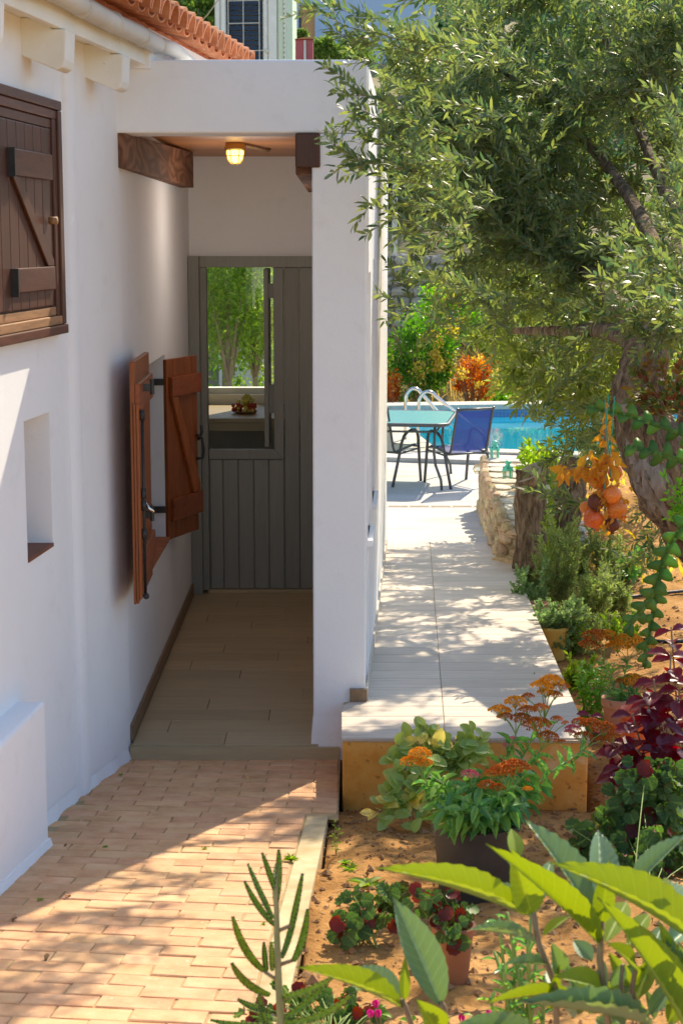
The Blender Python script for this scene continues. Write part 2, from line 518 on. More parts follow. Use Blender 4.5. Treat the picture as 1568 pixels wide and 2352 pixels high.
M['smooth_bark'] = nmat('young_olive_bark', [(.3, (.22, .17, .10)), (.7, (.33, .26, .17))], 6, .85, (.4, .004, 40), stretch=(3, 3, 1))
M['deadwood'] = nmat('grey_dead_wood', [(.25, (.17, .14, .125)), (.5, (.30, .255, .225)), (.75, (.42, .37, .33))], 6, .9, (.9, .012, 7), stretch=(7, 7, .7))
M['cut_wood'] = nmat('cut_grey_wood', [(.3, (.22, .185, .15)), (.7, (.38, .33, .27))], 16, .9, (.5, .004, 30), dist=.8)
M['twig'] = nmat('twig', [(.3, (.20, .16, .07)), (.7, (.34, .28, .13))], 20, .8, None)
M['green_stem'] = nmat('green_stem', [(.3, (.17, .26, .05)), (.7, (.28, .38, .09))], 20, .6, None)
M['pale_stem'] = nmat('pale_green_brown_stem', [(.3, (.24, .24, .10)), (.7, (.38, .33, .18))], 20, .7, None)
M['brown_stem'] = nmat('brown_stem', [(.3, (.24, .15, .085)), (.7, (.36, .25, .15))], 20, .7, None)
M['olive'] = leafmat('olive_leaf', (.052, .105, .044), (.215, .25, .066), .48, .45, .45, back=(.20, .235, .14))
M['olive_sun_tint'] = leafmat('olive_leaf_sun_tinted', (.11, .16, .035), (.26, .30, .07), .55, .36, .5, back=(.26, .28, .13))  # yellower, brighter olive leaf; sunlight on the low boughs put into its colour
M['olive_far'] = leafmat('olive_leaf_garden', (.11, .20, .03), (.25, .34, .06), .55, .4, .5)
M['shrub'] = leafmat('shrub_leaf', (.045, .15, .02), (.15, .30, .03), .5, .42, .4)
M['autumn'] = leafmat('autumn_leaf', (.36, .06, .015), (.50, .20, .03), .5, .5, .3)
M['pale_yellow'] = leafmat('pale_yellow_leaf', (.72, .58, .12), (.84, .74, .30), .45, .5, .3)
M['yellow_leaf'] = leafmat('yellow_leaf', (.45, .35, .05), (.60, .48, .12), .45, .5, .3)
M['far_green'] = leafmat('hill_tree_leaf', (.032, .078, .042), (.08, .15, .075), .35, .6, .2)  # green shifted bluer, putting distance haze into the leaf colour
M['far_green2'] = leafmat('hill_scrub_leaf', (.09, .16, .03), (.19, .27, .06), .4, .6, .2)
M['dry'] = leafmat('dry_grass_blade', (.36, .25, .09), (.55, .43, .17), .35, .7, .15)
M['weed'] = leafmat('weed_leaf', (.13, .24, .03), (.28, .38, .06), .45, .5, .3)
M['fresh'] = leafmat('fresh_green_leaf', (.12, .32, .03), (.24, .46, .05), .5, .4, .4)
M['sedum_leaf'] = leafmat('sedum_leaf', (.055, .19, .065), (.24, .43, .09), .40, .3, .55)
M['kalan_leaf'] = leafmat('paddle_leaf', (.27, .44, .12), (.44, .58, .20), .45, .35, .45, tcol=(.60, .68, .12))
M['rosemary'] = leafmat('rosemary_needle', (.17, .25, .075), (.29, .36, .12), .42, .5, .3)
M['grey_herb'] = leafmat('grey_herb_leaf', (.12, .21, .075), (.24, .34, .14), .42, .5, .3)
M['coleus'] = leafmat('coleus_leaf', (.055, .007, .022), (.11, .012, .040), .30, .32, .5, tcol=(.48, .015, .025), veins=9)
M['begonia'] = leafmat('begonia_leaf', (.030, .085, .024), (.085, .18, .05), .32, .5, .3, back=(.22, .04, .03), veins=4)
M['begonia_red'] = leafmat('begonia_red_leaf', (.10, .016, .010), (.19, .028, .014), .35, .35, .4)
M['fishbone'] = leafmat('fishbone_leaf', (.085, .20, .045), (.17, .31, .07), .42, .42, .35)
M['loquat'] = leafmat('loquat_leaf', (.11, .22, .045), (.19, .32, .07), .42, .55, .3, back=(.24, .32, .14), tcol=(.36, .44, .035), veins=11)
M['loquat_blue'] = leafmat('old_loquat_leaf', (.085, .20, .15), (.15, .29, .22), .26, .44, .5, back=(.22, .34, .26), tcol=(.28, .40, .08), veins=10)
M['devil'] = leafmat('mottled_succulent_leaf', (.11, .25, .03), (.31, .44, .08), .36, .4, .4, tcol=(.40, .50, .05))
M['bud'] = nmat('dark_bud', [(.3, (.05, .035, .03)), (.7, (.12, .07, .05))], 30, .7, None)
M['head_rust'] = leafmat('rust_floret', (.36, .10, .02), (.58, .26, .04), .4, .7, .2)
M['head_gold'] = leafmat('gold_floret', (.55, .26, .02), (.70, .42, .04), .35, .7, .2)
M['head_pink'] = leafmat('pink_floret', (.50, .10, .17), (.62, .28, .28), .35, .7, .2)
M['pome'] = nmat('dried_pomegranate', [(.3, (.56, .075, .012)), (.55, (.74, .19, .02)), (.75, (.80, .34, .05))], 9, .38, (.15, .003, 40), var=.15, hue=.012, spec=.5)
M['pome_dark'] = nmat('withered_pomegranate', [(.3, (.07, .02, .012)), (.7, (.20, .05, .02))], 12, .5, (.3, .004, 40))
M['dried_leaf'] = leafmat('dried_leaf', (.50, .22, .03), (.62, .36, .07), .4, .5, .3)
M['string'] = nmat('green_string', [(.3, (.02, .30, .22)), (.7, (.04, .38, .28))], 20, .7, None)
M['magenta'] = leafmat('magenta_petal', (.55, .02, .25), (.70, .05, .40), .4, .5, .3)
M['grape'] = nmat('green_grape', [(.3, (.55, .50, .06)), (.7, (.68, .62, .12))], 20, .22, None, var=.15, spec=.5)
M['grape_red'] = nmat('red_grape', [(.3, (.36, .025, .02)), (.7, (.55, .08, .04))], 20, .22, None, var=.2, spec=.5)
M['hill'] = nmat('dry_hillside', [(.3, (.13, .12, .05)), (.5, (.24, .20, .10)), (.75, (.36, .30, .18))], .5, .95, (.6, .1, 3))
M['dry_ground'] = nmat('dry_garden_ground', [(.3, (.30, .18, .06)), (.5, (.46, .31, .12)), (.75, (.56, .44, .20))], 4, .95, (.6, .02, 20))
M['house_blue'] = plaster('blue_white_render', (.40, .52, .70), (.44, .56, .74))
M['house_white'] = plaster('far_white_render', (.74, .76, .78), (.80, .81, .82))
M['cream'] = plaster('cream_render', (.76, .74, .66), (.80, .78, .71))
M['sunlit_reveal_ochre'] = plaster('sunlit_reveal_ochre', (.62, .33, .14), (.66, .37, .17))  # ochre stands in for sunlight on the far window's reveal
M['pale_green'] = plaster('pale_green_render', (.62, .72, .55), (.66, .76, .60))
M['red_render'] = plaster('dusky_red_render', (.36, .09, .10), (.42, .12, .13))
M['blind'] = nmat('dark_blue_slat', [(.3, (.010, .022, .045)), (.7, (.018, .038, .07))], 6, .35, None, spec=.5)
M['grille'] = nmat('cream_iron_bar', [(.3, (.66, .60, .48)), (.7, (.74, .69, .57))], 10, .5, None)
M['glow'] = None
def glowmat():
    T = NT('lit_lamp_glass')
    e = T.n('ShaderNodeEmission')
    e.inputs[0].default_value = (1, .62, .14, 1)
    e.inputs[1].default_value = 3.2
    o = T.n('ShaderNodeOutputMaterial'); T.l(e.outputs[0], o.inputs[0])
    return T.mat
M['glow'] = glowmat()
def glassmat(name, c, rough=.03, al=.75):
    T = NT(name)
    p = T.n('ShaderNodeBsdfGlossy'); p.inputs['Roughness'].default_value = rough
    tp = T.n('ShaderNodeBsdfTransparent'); tp.inputs[0].default_value = rgb(c)
    m = T.n('ShaderNodeMixShader'); m.inputs[0].default_value = 1 - al
    T.l(tp.outputs[0], m.inputs[1]); T.l(p.outputs[0], m.inputs[2])
    o = T.n('ShaderNodeOutputMaterial'); T.l(m.outputs[0], o.inputs[0])
    return T.mat
M['glass'] = glassmat('clear_glass', (.95, .97, .95), .02, .93)
M['lantern_glass'] = glassmat('lantern_glass', (.9, .95, .93), .05, .8)
def watermat():
    T = NT('pool_water')
    v = coords(T, (1, 1, 1), False)
    nz = noise(T, v, 1.3, 3)
    col = ramp(T, nz, [(.3, (.0, .27, .46)), (.7, (.01, .39, .58))])
    m = finish(T, col, .035, [(noise(T, v, 2.6, 2), .05, .05)], .5)
    return m
M['water'] = watermat()
def mosaicmat():
    T = NT('blue_pool_mosaic')
    v = coords(T, (1, 1, 1), False)
    br = T.n('ShaderNodeTexBrick', offset=0.0)
    br.inputs['Color1'].default_value, br.inputs['Color2'].default_value = (.03, .22, .50, 1), (.05, .30, .60, 1)
    br.inputs['Mortar'].default_value = (.16, .40, .62, 1)
    br.inputs['Scale'].default_value = 1
    br.inputs['Mortar Size'].default_value = .004
    br.inputs['Brick Width'].default_value = br.inputs['Row Height'].default_value = .055
    mp = T.n('ShaderNodeMapping'); mp.inputs['Rotation'].default_value = (R(90), 0, 0)
    T.l(v, mp.inputs[0]); T.l(mp.outputs[0], br.inputs['Vector'])
    return finish(T, br.outputs[0], .2, [], .5)
M['mosaic'] = mosaicmat()
# ------------------------------------------------------------------ ground levels
YF = 7.216                                        # the shaded white front
RAMP = lambda Y: -.068 - .10 * (Y - YF)           # brick paving, falling away from the viewer
PZ = lambda Y: .191 - .055 * (Y - YF)             # tiled garden path
TZ = -.27                                         # pool terrace
PX0 = lambda Y: .107 + .0425 * (Y - YF)           # left edge of the path (foot of the outer wall)
PX1 = lambda Y: .985 + .0425 * (Y - 6.5)          # right edge
def SZ(X, Y):                                     # garden soil
    if Y < 6.5:
        z = RAMP(Y) - .012 - .05 * max(0, min(1, (Y - 5.6) / .9))
    else:
        z = RAMP(6.5) - .062 - .026 * (Y - 6.5)
    return z + .035 * math.sin(3.1 * X + 1.3) * math.sin(2.3 * Y) * min(1, max(0, X)) + .03 * max(0, X - 1.2)

# ------------------------------------------------------------------ terrain: hill, far ground
def hill_z(X, Y):
    if Y < 26.5: return -.62
    if Y < 32.2: return -.62 + (Y - 26.5) * .12
    if Y < 32.9: return .06 + (Y - 32.2) / .7 * 1.75
    return 1.81 + (Y - 32.9) * .20 + .9 * math.sin(X * .11 + 1) * min(1, (Y - 32.9) / 20)
def grid(xs, ys, fz):
    b = MB()
    n = len(xs)
    b.v = [(x, y, fz(x, y)) for y in ys for x in xs]
    for j in range(len(ys) - 1):
        for i in range(n - 1):
            b.f.append((j * n + i, j * n + i + 1, (j + 1) * n + i + 1, (j + 1) * n + i)); b.m.append(0); b.r.append(0)
    return b
hl = grid([-160 + 8 * i for i in range(41)], [24.9, 26.5, 29, 32.2, 32.9, 36, 42, 50, 60, 75, 95, 120, 150, 190], hill_z)
setting(ob('hill', hl, M['hill'], smooth=True))
lower = grid([-60 + 6 * i for i in range(21)], [-12, -4, 1.5], lambda x, y: .75)
setting(ob('yard_ground', lower, M['dry_ground']))
side = grid([-60, -20, -6, -2.2], [1.5, 6, 12, 20, 25], lambda x, y: -.75 if y > 2 else .7)
setting(ob('side_ground', side, M['dry_ground']))

# ------------------------------------------------------------------ garden soil
xs = [-.40 + .05 * i for i in range(60)] + [2.65 + .5 * i for i in range(14)]
ys = [1.4 + .4 * i for i in range(5)] + [3.2 + .05 * i for i in range(80)] + [7.2 + .15 * i for i in range(40)] + [13.3 + .5 * i for i in range(8)]
from mathutils import noise as mnoise
def soil_f(x, y):
    z = SZ(x, y)
    z += .022 * mnoise.fractal(Vector((x * 5, y * 5, 1)), 1, 2, 5)
    if PX0(y) - .35 < x < PX1(y) + .02 and y > 6.55:
        z -= .3
    kxr = -.052 - .044 * (6.1 - y)
    if x < kxr - .02 and y < 6.6:
        z -= .25
    if y > 12.2:
        z = z - .5 if x < 1.72 else z + min(1, (y - 12.2) / 1.5) * .32
    if y > 16.4:
        z -= (y - 16.4) * .8
    return z
setting(ob('garden_soil', grid(xs, ys, soil_f), M['soil'], smooth=True))

# ------------------------------------------------------------------ brick paving on the ramp
SLR = math.atan(-.10)
bed = MB()
for ya_, yb_, xa_, xb_ in ((1.2, 6.1, -.32, -.09), (6.1, YF, -.012, -.006)):
    bed.quad((-2.2, ya_, RAMP(ya_) - .0045), (xa_, ya_, RAMP(ya_) - .0045), (xb_, yb_, RAMP(yb_) - .0045), (-2.2, yb_, RAMP(yb_) - .0045))
paving = setting(ob('brick_paving', bed, M['paving_bed']))
def brick_mesh(l, w, h, k):
    b = MB()
    c = .0028
    for z, s in ((-h, 0), (-c, 0), (0, c)):
        b.v += [(-l / 2 + s, -w / 2 + s, z), (l / 2 - s, -w / 2 + s, z), (l / 2 - s, w / 2 - s, z), (-l / 2 + s, w / 2 - s, z)]
    r_ = random.Random(k)
    b.v = [(x + r_.uniform(-.002, .002), y + r_.uniform(-.002, .002), z + (r_.uniform(-.0015, .0015) if z == 0 else 0)) for x, y, z in b.v]
    for i in (0, 4):
        for j in range(4):
            b.f.append((i + j, i + (j + 1) % 4, i + 4 + (j + 1) % 4, i + 4 + j))
    b.f.append((8, 9, 10, 11))
    b.m, b.r = [0] * 9, [0] * 9
    return b.mesh('brick', M['brick'])
BL, BW = .199, .0855
brick_me = [brick_mesh(BL - .0045, BW - .0048, .04, k) for k in range(6)]
half_me = [brick_mesh(BL / 2 - .0045, BW - .0048, .04, 20 + k) for k in range(3)]
nb = 0
def put_brick(me, X, Y, a=0.0):
    global nb
    o = bpy.data.objects.new('brick', me)
    COL.objects.link(o)
    o.parent = paving
    o.location = Vector((X, Y, RAMP(Y) + rnd.uniform(-.0018, .0018))) - wloc(paving)
    o.rotation_euler = (SLR + R(rnd.uniform(-.5, .5)), R(rnd.uniform(-.5, .5)), R(rnd.uniform(-.7, .7)) + a)
    nb += 1
row = 0
Y = YF - .045
while Y > 3.55:
    xr = -.135 - .048 * (6.1 - Y) if Y < 6.17 else -.010          # the kerb's inner edge
    skew = -.012 - .105 * min(1, max(0, (YF - Y) / 2.6))         # the courses turn slowly as they come nearer
    x = xr - .004
    first = True
    while True:
        half = first and row % 2 == 1
        l = BL / 2 if half else BL
        xc = x - l / 2
        Yc = Y + skew * (xc - xr)
        if Yc < YF - .03:
            lim = max((-1.03 - .1 * (6.05 - Yc) if Yc < 6.5 else -1.06), -.2033 * Yc * 1.06 - .05)
            if x < lim:
                break
            put_brick(rnd.choice(half_me if half else brick_me), xc + rnd.uniform(-.0015, .0015), Yc, math.atan(skew))
        elif x < -1.1:
            break
        x -= l
        first = False
    Y -= BW
    row += 1
# kerb along the bed
kb = MB()
ys_ = [1.4, 3.0, 4.3, 5.2, 6.12]
for a, b_ in zip(ys_[:-1], ys_[1:]):
    def kx(y): return (-.131 - .048 * (6.1 - y), -.052 - .044 * (6.1 - y))
    (a0, a1), (b0, b1) = kx(a), kx(b_)
    kb.hexa([(a0, a, RAMP(a) - .15), (a1, a, RAMP(a) - .15), (b1, b_, RAMP(b_) - .15), (b0, b_, RAMP(b_) - .15),
             (a0, a, RAMP(a) + .004), (a1, a, RAMP(a) + .004), (b1, b_, RAMP(b_) + .004), (b0, b_, RAMP(b_) + .004)])
setting(ob('kerb', kb, M['kerb']))

# ------------------------------------------------------------------ garden path: plinth, tiles
P0, P1 = 6.535, 12.93
pb = MB()
pb.hexa([(.004, P0, -.4), (.985, P0 - .02, -.4), (PX1(P1), P1, -.6), (PX0(P1) - .3, P1, -.6),
         (.004, P0, PZ(P0) - .016), (.985, P0 - .02, PZ(P0) - .016), (PX1(P1), P1, PZ(P1) - .016), (PX0(P1) - .3, P1, PZ(P1) - .016)])
plinth = setting(ob('path_plinth', pb, M['orange_render'], bevel=.006))
gm = MB().hexa([(.004, P0 - .004, PZ(P0) - .016), (.99, P0 - .024, PZ(P0) - .016), (PX1(P1), P1, PZ(P1) - .016), (PX0(P1) - .3, P1, PZ(P1) - .016),
                (.004, P0 - .004, PZ(P0) - .005), (.99, P0 - .024, PZ(P0) - .005), (PX1(P1), P1, PZ(P1) - .005), (PX0(P1) - .3, P1, PZ(P1) - .005)])
path = setting(ob('garden_path', gm, M['grout']))
sx = lambda y: .418 + .0425 * (y - 6.6)           # the long joint
ROWD = .196
y = P0 - .008
k = 0
while y < P1 - .05:
    y1 = min(y + ROWD - .0045, P1)
    for side_ in (0, 1):
        if side_ == 0:
            xa, xb = (.0 if y < YF - .02 else PX0(y) - .012), sx(y) - .0016
            xa1, xb1 = (.0 if y < YF - .2 else PX0(y1) - .012), sx(y1) - .0016
        else:
            xa, xb, xa1, xb1 = sx(y) + .0016, PX1(y) + .006, sx(y1) + .0016, PX1(y1) + .006
        z0, z1 = PZ(y), PZ(y1)
        tb = MB().hexa([(xa, y, z0 - .012), (xb, y, z0 - .012), (xb1, y1, z1 - .012), (xa1, y1, z1 - .012), (xa, y, z0), (xb, y, z0), (xb1, y1, z1), (xa1, y1, z1)])
        ob('path_tile', tb, M['path_tile'], path, bevel=.0018, seg=1)
    y += ROWD
    k += 1
# pool terrace of concrete, with the slab between path and drain
tr = MB()
slab0, slab1 = P1 + .004, 15.55
tr.hexa([(-.6, slab0, -1), (1.32, slab0, -1), (1.32, slab1, -1), (-.6, slab1, -1), (-.6, slab0, PZ(slab0)), (1.32, slab0, PZ(slab0)), (1.32, slab1, TZ), (-.6, slab1, TZ)])
terr = setting(ob('terrace_slab', tr, M['concrete']))
# terrace plane with the pool cut out of it (polygon strips)
A_ = Vector((1.10, 20.05)); B_ = Vector((6.5, 18.6)); C_ = Vector((6.5, 26.2)); D_ = Vector((-2.5, 24.55)); E_ = Vector((.93, 22.4))
t2 = MB()
t2.box(-.72, 1.095, 15.70, 20.0, -1, TZ)
t2.add([(1.095, 15.70, TZ), (6.5, 15.70, TZ), (6.5, 18.55, TZ), (1.095, 20.0, TZ)], [(0, 1, 2, 3)])
t2.add([(-.72, 20.0, TZ), (1.095, 20.0, TZ), (.62, 24.75, TZ), (-.72, 24.9, TZ)], [(0, 1, 2, 3)])
t2.box(-.72, 6.5, 15.552, 15.56, -1, TZ - .001)
setting(ob('pool_terrace', t2, M['concrete']))
dr = MB()
dr.box(-.6, 1.3, 15.562, 15.60, -.4, TZ + .002); dr.box(-.6, 1.3, 15.66, 15.698, -.4, TZ + .002)
for i in range(5):
    x = .42 + .2 * i
    dr.box(x, x + .02, 15.60, 15.66, -.3, TZ)
drain = ob('floor_drain', dr, M['path_tile'])
tag(drain, 'slotted floor drain running across the terrace at the end of the path', 'drain')
ob('drain_channel', MB().box(-.6, 1.3, 15.60, 15.66, -.35, -.30), M['dark_void'], drain)

# ------------------------------------------------------------------ swimming pool
pool = thing('swimming_pool', 'bright blue swimming pool with white coping behind the table', 'pool', (2.5, 22, TZ))
WZ = -.385
ob('pool_water', MB().add([(1.11, 19.95, WZ), (7, 18.4, WZ), (7, 26.5, WZ), (.60, 24.72, WZ)], [(0, 1, 2, 3)]), M['water'], pool)
pw = MB()
fl0, fl1 = at(930, 945, 24.75), at(1330, 936, 25.35)
fz = TZ - .02
pw.hexa([(.4, 24.72, -1), (7, 25.5, -1), (7, 25.75, -1), (.4, 24.97, -1), (.4, 24.72, fz), (7, 25.5, fz), (7, 25.75, fz), (.4, 24.97, fz)])
ob('pool_wall', pw, M['mosaic'], pool)
pw2 = MB().hexa([(1.04, 20.0, -1.2), (1.10, 20.0, -1.2), (.60, 24.7, -1.2), (.52, 24.7, -1.2), (1.04, 20.0, TZ + .002), (1.10, 20.0, TZ + .002), (.60, 24.7, TZ + .002), (.52, 24.7, TZ + .002)])
ob('pool_wall', pw2, M['mosaic'], pool)
cp = MB()
cp.hexa([(.3, 24.68, fz + .002), (7, 25.46, fz + .002), (7, 25.95, fz + .002), (.3, 25.17, fz + .002), (.3, 24.68, fz + .085), (7, 25.46, fz + .085), (7, 25.95, fz + .085), (.3, 25.17, fz + .085)])
ob('coping', cp, M['flag_stone'], pool, bevel=.01)
cp2 = MB()
cp2.hexa([(1.0, 19.72, TZ + .003), (6.5, 18.25, TZ + .003), (6.5, 18.55, TZ + .003), (1.12, 20.02, TZ + .003), (1.0, 19.72, TZ + .03), (6.5, 18.25, TZ + .03), (6.5, 18.55, TZ + .03), (1.12, 20.02, TZ + .03)])
cp2.hexa([(.70, 19.80, TZ + .004), (1.00, 19.74, TZ + .004), (.60, 24.6, TZ + .004), (.25, 24.6, TZ + .004), (.70, 19.8, TZ + .034), (1.11, 20.0, TZ + .034), (.62, 24.6, TZ + .034), (.25, 24.6, TZ + .034)])
ob('coping', cp2, M['flag_stone'], pool, bevel=.008)
ky = MB()
ky.hexa([(.2, 18.95, TZ), (1.9, 18.5, TZ), (1.9, 18.62, TZ), (.2, 19.07, TZ), (.2, 18.95, TZ + .05), (1.9, 18.5, TZ + .05), (1.9, 18.62, TZ + .05), (.2, 19.07, TZ + .05)])
ob('kerb', ky, M['concrete'], pool, bevel=.006)
lad = thing('pool_ladder', 'polished steel pool ladder with two hooped rails beside the blue water', 'ladder', at(945, 1012, 20.6))
for (u0, ua, u1, dy) in ((930, 951, 1008, 0.0), (960, 983, 1051, -.45)):
    Yl = 20.75 + dy
    top = at(ua, 892 if dy == 0 else 899, Yl)
    b0 = at(u0, 1013, Yl); b0.z = TZ
    e1 = at(u1, 953, Yl); e1 = top + (e1 - top) * 1.9
    pts = [b0, Vector((b0.x, Yl, top.z - .22))]
    rr = (top.x - b0.x)
    for i in range(1, 8):
        w = math.pi * (1 - i / 9.0)
        pts.append(Vector((top.x + rr * math.cos(w), Yl, top.z - .16 + .16 * math.sin(w))))
    pts.append(e1)
    ob('rail', MB().tube(pts, .022, 10), M['steel'], lad, smooth=True)
for i in range(2):
    ob('tread', MB().box(1.15, 1.33, 20.35, 20.72, TZ - .12 - .25 * i, TZ - .08 - .25 * i), M['steel'], lad)

# ------------------------------------------------------------------ white house
house = thing('white_house', 'white rendered house with tiled eaves, shutters and a roofed recess with grey door', 'house', (-1.2, 8.5, -.1))
wx = lambda Y: -1.09 - .1 * (6.049 - Y)           # face of the long left wall
WD = Vector((.1, 1, 0)).normalized()
WNn = Vector((1, -.1, 0)).normalized()
def onwall(u, v):                                  # where the sight line meets the left wall
    d = ray(u, v)
    k = d.x / d.y
    Y = (-1.09 - .6049) / (k - .1)
    return at(u, v, Y)
wl = MB()
n0, n1 = onwall(55, 968), onwall(122, 1252)
NY0, NY1, NZ1, NZ0 = n0.y, n1.y, n0.z, n1.z - .005
WT = .45
def wseg(y0, y1, z0, z1):
    wl.hexa([(wx(y0) - WT, y0, z0), (wx(y0), y0, z0), (wx(y1), y1, z0), (wx(y1) - WT, y1, z0), (wx(y0) - WT, y0, z1), (wx(y0), y0, z1), (wx(y1), y1, z1), (wx(y1) - WT, y1, z1)])
TOPZ = 2.95
wseg(2.2, NY0, -.3, TOPZ); wseg(NY1, 6.4, -.3, TOPZ)
wseg(NY0, NY1, -.3, NZ0); wseg(NY0, NY1, NZ1, TOPZ)
nd = .26
wl.hexa([(wx(NY0) - WT, NY0, NZ0), (wx(NY0) - nd, NY0, NZ0), (wx(NY1) - nd, NY1, NZ0), (wx(NY1) - WT, NY1, NZ0), (wx(NY0) - WT, NY0, NZ1), (wx(NY0) - nd, NY0, NZ1), (wx(NY1) - nd, NY1, NZ1), (wx(NY1) - WT, NY1, NZ1)])
ob('wall', wl, M['plaster'], house)
# curved stretch of wall towards the recess
cv = MB()
cpts = [(6.4, wx(6.4)), (6.62, -1.021), (6.85, -.985), (7.05, -.957), (7.17, -.942), (YF + .02, -.936)]
zs = [(-.3, 0), (.4, 0), (TOPZ, 0)]
for j in range(len(cpts) - 1):
    (ya, xa), (yb, xb) = cpts[j], cpts[j + 1]
    for i in range(len(zs) - 1):
        (za, fa), (zb, fb) = zs[i], zs[i + 1]
        cv.quad((xa + fa, ya, za), (xb + fa, yb, za), (xb + fb, yb, zb), (xa + fb, ya, zb))
cv.box(-1.5, -1.07, 6.4, YF, -.3, TOPZ - .002)
ob('wall', cv, M['plaster'], house)
# plaster-covered downpipe
dp = MB()
c0 = (6.5, -1.047)
for sgn, zz in ((1, None),):
    prof = []
    for i in range(9):
        w = math.pi * i / 8
        prof.append((-.062 * math.cos(w), .034 * math.sin(w) ** .6))
    vs = []
    for z, k in ((-.12, 1.0), (2.86, 1.0)):
        for a, b_ in prof:
            vs.append((c0[1] + .14 * a + b_, c0[0] + a + .03, z))
    n = len(prof)
    dp.add(vs, [(i, i + 1, n + i + 1, n + i) for i in range(n - 1)])
ob('downpipe', dp, M['plaster'], house, smooth=True)
# splash of old whitewash along the foot of the wall
ft = MB()
fp = [(3.0, wx(3.0)), (5.66, wx(5.66)), (6.0, wx(6.0)), (6.4, wx(6.4)), (6.62, -1.02), (6.9, -.978), (7.2, -.938)]
for a, b_ in zip(fp[:-1], fp[1:]):
    (ya, xa), (yb, xb) = a, b_
    za, zb = RAMP(ya), RAMP(yb)
    nst = 5
    for q in range(nst):
        t0, t1 = q / nst, (q + 1) / nst
        lx = lambda t: xa + (xb - xa) * t
        ly = lambda t: ya + (yb - ya) * t
        lz = lambda t: za + (zb - za) * t
        w0, w1 = .012 + .007 * math.sin(ly(t0) * 23), .012 + .007 * math.sin(ly(t1) * 23)
        ft.quad((lx(t0) + w0, ly(t0), lz(t0) - .004), (lx(t1) + w1, ly(t1), lz(t1) - .004), (lx(t1) + .002, ly(t1), lz(t1) + .05), (lx(t0) + .002, ly(t0), lz(t0) + .05))
ob('wall_foot', ft, M['plaster'], house, smooth=True)
ob('niche_sill', MB().hexa([(wx(NY0) - nd, NY0, NZ0 + .001), (wx(NY0) + .004, NY0, NZ0 + .001), (wx(NY1) + .004, NY1, NZ0 + .001), (wx(NY1) - nd, NY1, NZ0 + .001),
    (wx(NY0) - nd, NY0, NZ0 + .014), (wx(NY0) + .004, NY0, NZ0 + .014), (wx(NY1) + .004, NY1, NZ0 + .014), (wx(NY1) - nd, NY1, NZ0 + .014)]), M['niche_tile'], house)
# box-shaped projection low on the wall
py1 = 5.70; pzt = at(103, 1610, py1).z
px1 = at(104, 1610, py1).x
bx = MB()
bx.hexa([(wx(3) - .1, 3.0, -.2), (px1 - .1 * (py1 - 3.0), 3.0, -.2), (px1, py1, -.2), (wx(py1) - .1, py1, -.2),
         (wx(3) - .1, 3.0, pzt), (px1 - .1 * (py1 - 3.0), 3.0, pzt), (px1, py1, pzt), (wx(py1) - .1, py1, pzt)])
ob('wall_ledge', bx, M['plaster'], house, bevel=.012, seg=3)
ft2 = MB().hexa([(px1 - .3, 3, RAMP(3) - .03), (px1 - .27 + .018, 3, RAMP(3) - .03), (px1 + .018, py1 + .018, RAMP(py1) - .03), (px1 - .1, py1 + .035, RAMP(py1) - .03),
                 (px1 - .3, 3, RAMP(3) + .03), (px1 - .27 + .004, 3, RAMP(3) + .03), (px1 + .004, py1 + .006, RAMP(py1) + .03), (px1 - .1, py1 + .006, RAMP(py1) + .03)])
ob('wall_foot', ft2, M['plaster'], house)

# front: lintel, pillar, outer wall, slab
XL = -.936
ob('lintel', MB().box(-1.16, .107, YF, 7.46, 2.64, 2.938), M['plaster'], house, bevel=.01, seg=3)
ob('pillar', MB().box(-.124, .107, YF + .001, 7.5, -.2, 2.638), M['plaster'], house, bevel=.009, seg=3)
pf = MB().add([(-.124, YF - .001, .12), (.02, YF - .001, .12), (.02, YF - .028, -.07), (-.14, YF - .028, -.07), (-.126, YF + .1, .12), (-.142, YF + .1, -.07)], [(0, 3, 2, 1), (0, 4, 5, 3)])
ob('pillar_foot', pf, M['plaster'], house)
slab = MB().box(-1.95, .08, 7.462, 12.9, 2.74, 2.92)
ob('flat_roof', slab, M['plaster'], house)
# outer wall along the path with two recessed strips
ow = MB()
wins = [(7.52, 7.90, .86, 2.055), (8.33, 8.74, .90, 2.105)]
OW0, OW1 = 7.502, 12.9
ox = lambda Y: .1065 + .0425 * (Y - YF)
def oseg(y0, y1, z0, z1, d=0.0):
    ow.hexa([(-.10, y0, z0), (ox(y0) - d, y0, z0), (ox(y1) - d, y1, z0), (-.10, y1, z0), (-.10, y0, z1), (ox(y0) - d, y0, z1), (ox(y1) - d, y1, z1), (-.10, y1, z1)])
yy = OW0
for a, b_, za, zb in wins:
    oseg(yy, a, -.3, 2.936); oseg(a, b_, -.3, za); oseg(a, b_, zb, 2.936); oseg(a, b_, za, zb, .035)
    yy = b_
oseg(yy, OW1, -.5, 2.936)
ob('outer_wall', ow, M['plaster'], house)
for a, b_, za, zb in wins:
    s = MB().hexa([(ox(a) - .034, a - .02, za - .03), (ox(a) + .022, a - .02, za - .03), (ox(b_) + .022, b_ + .02, za - .03), (ox(b_) - .034, b_ + .02, za - .03),
                   (ox(a) - .034, a - .02, za), (ox(a) + .022, a - .02, za), (ox(b_) + .022, b_ + .02, za), (ox(b_) - .034, b_ + .02, za)])
    ob('window_sill', s, M['plaster'], house, bevel=.004)
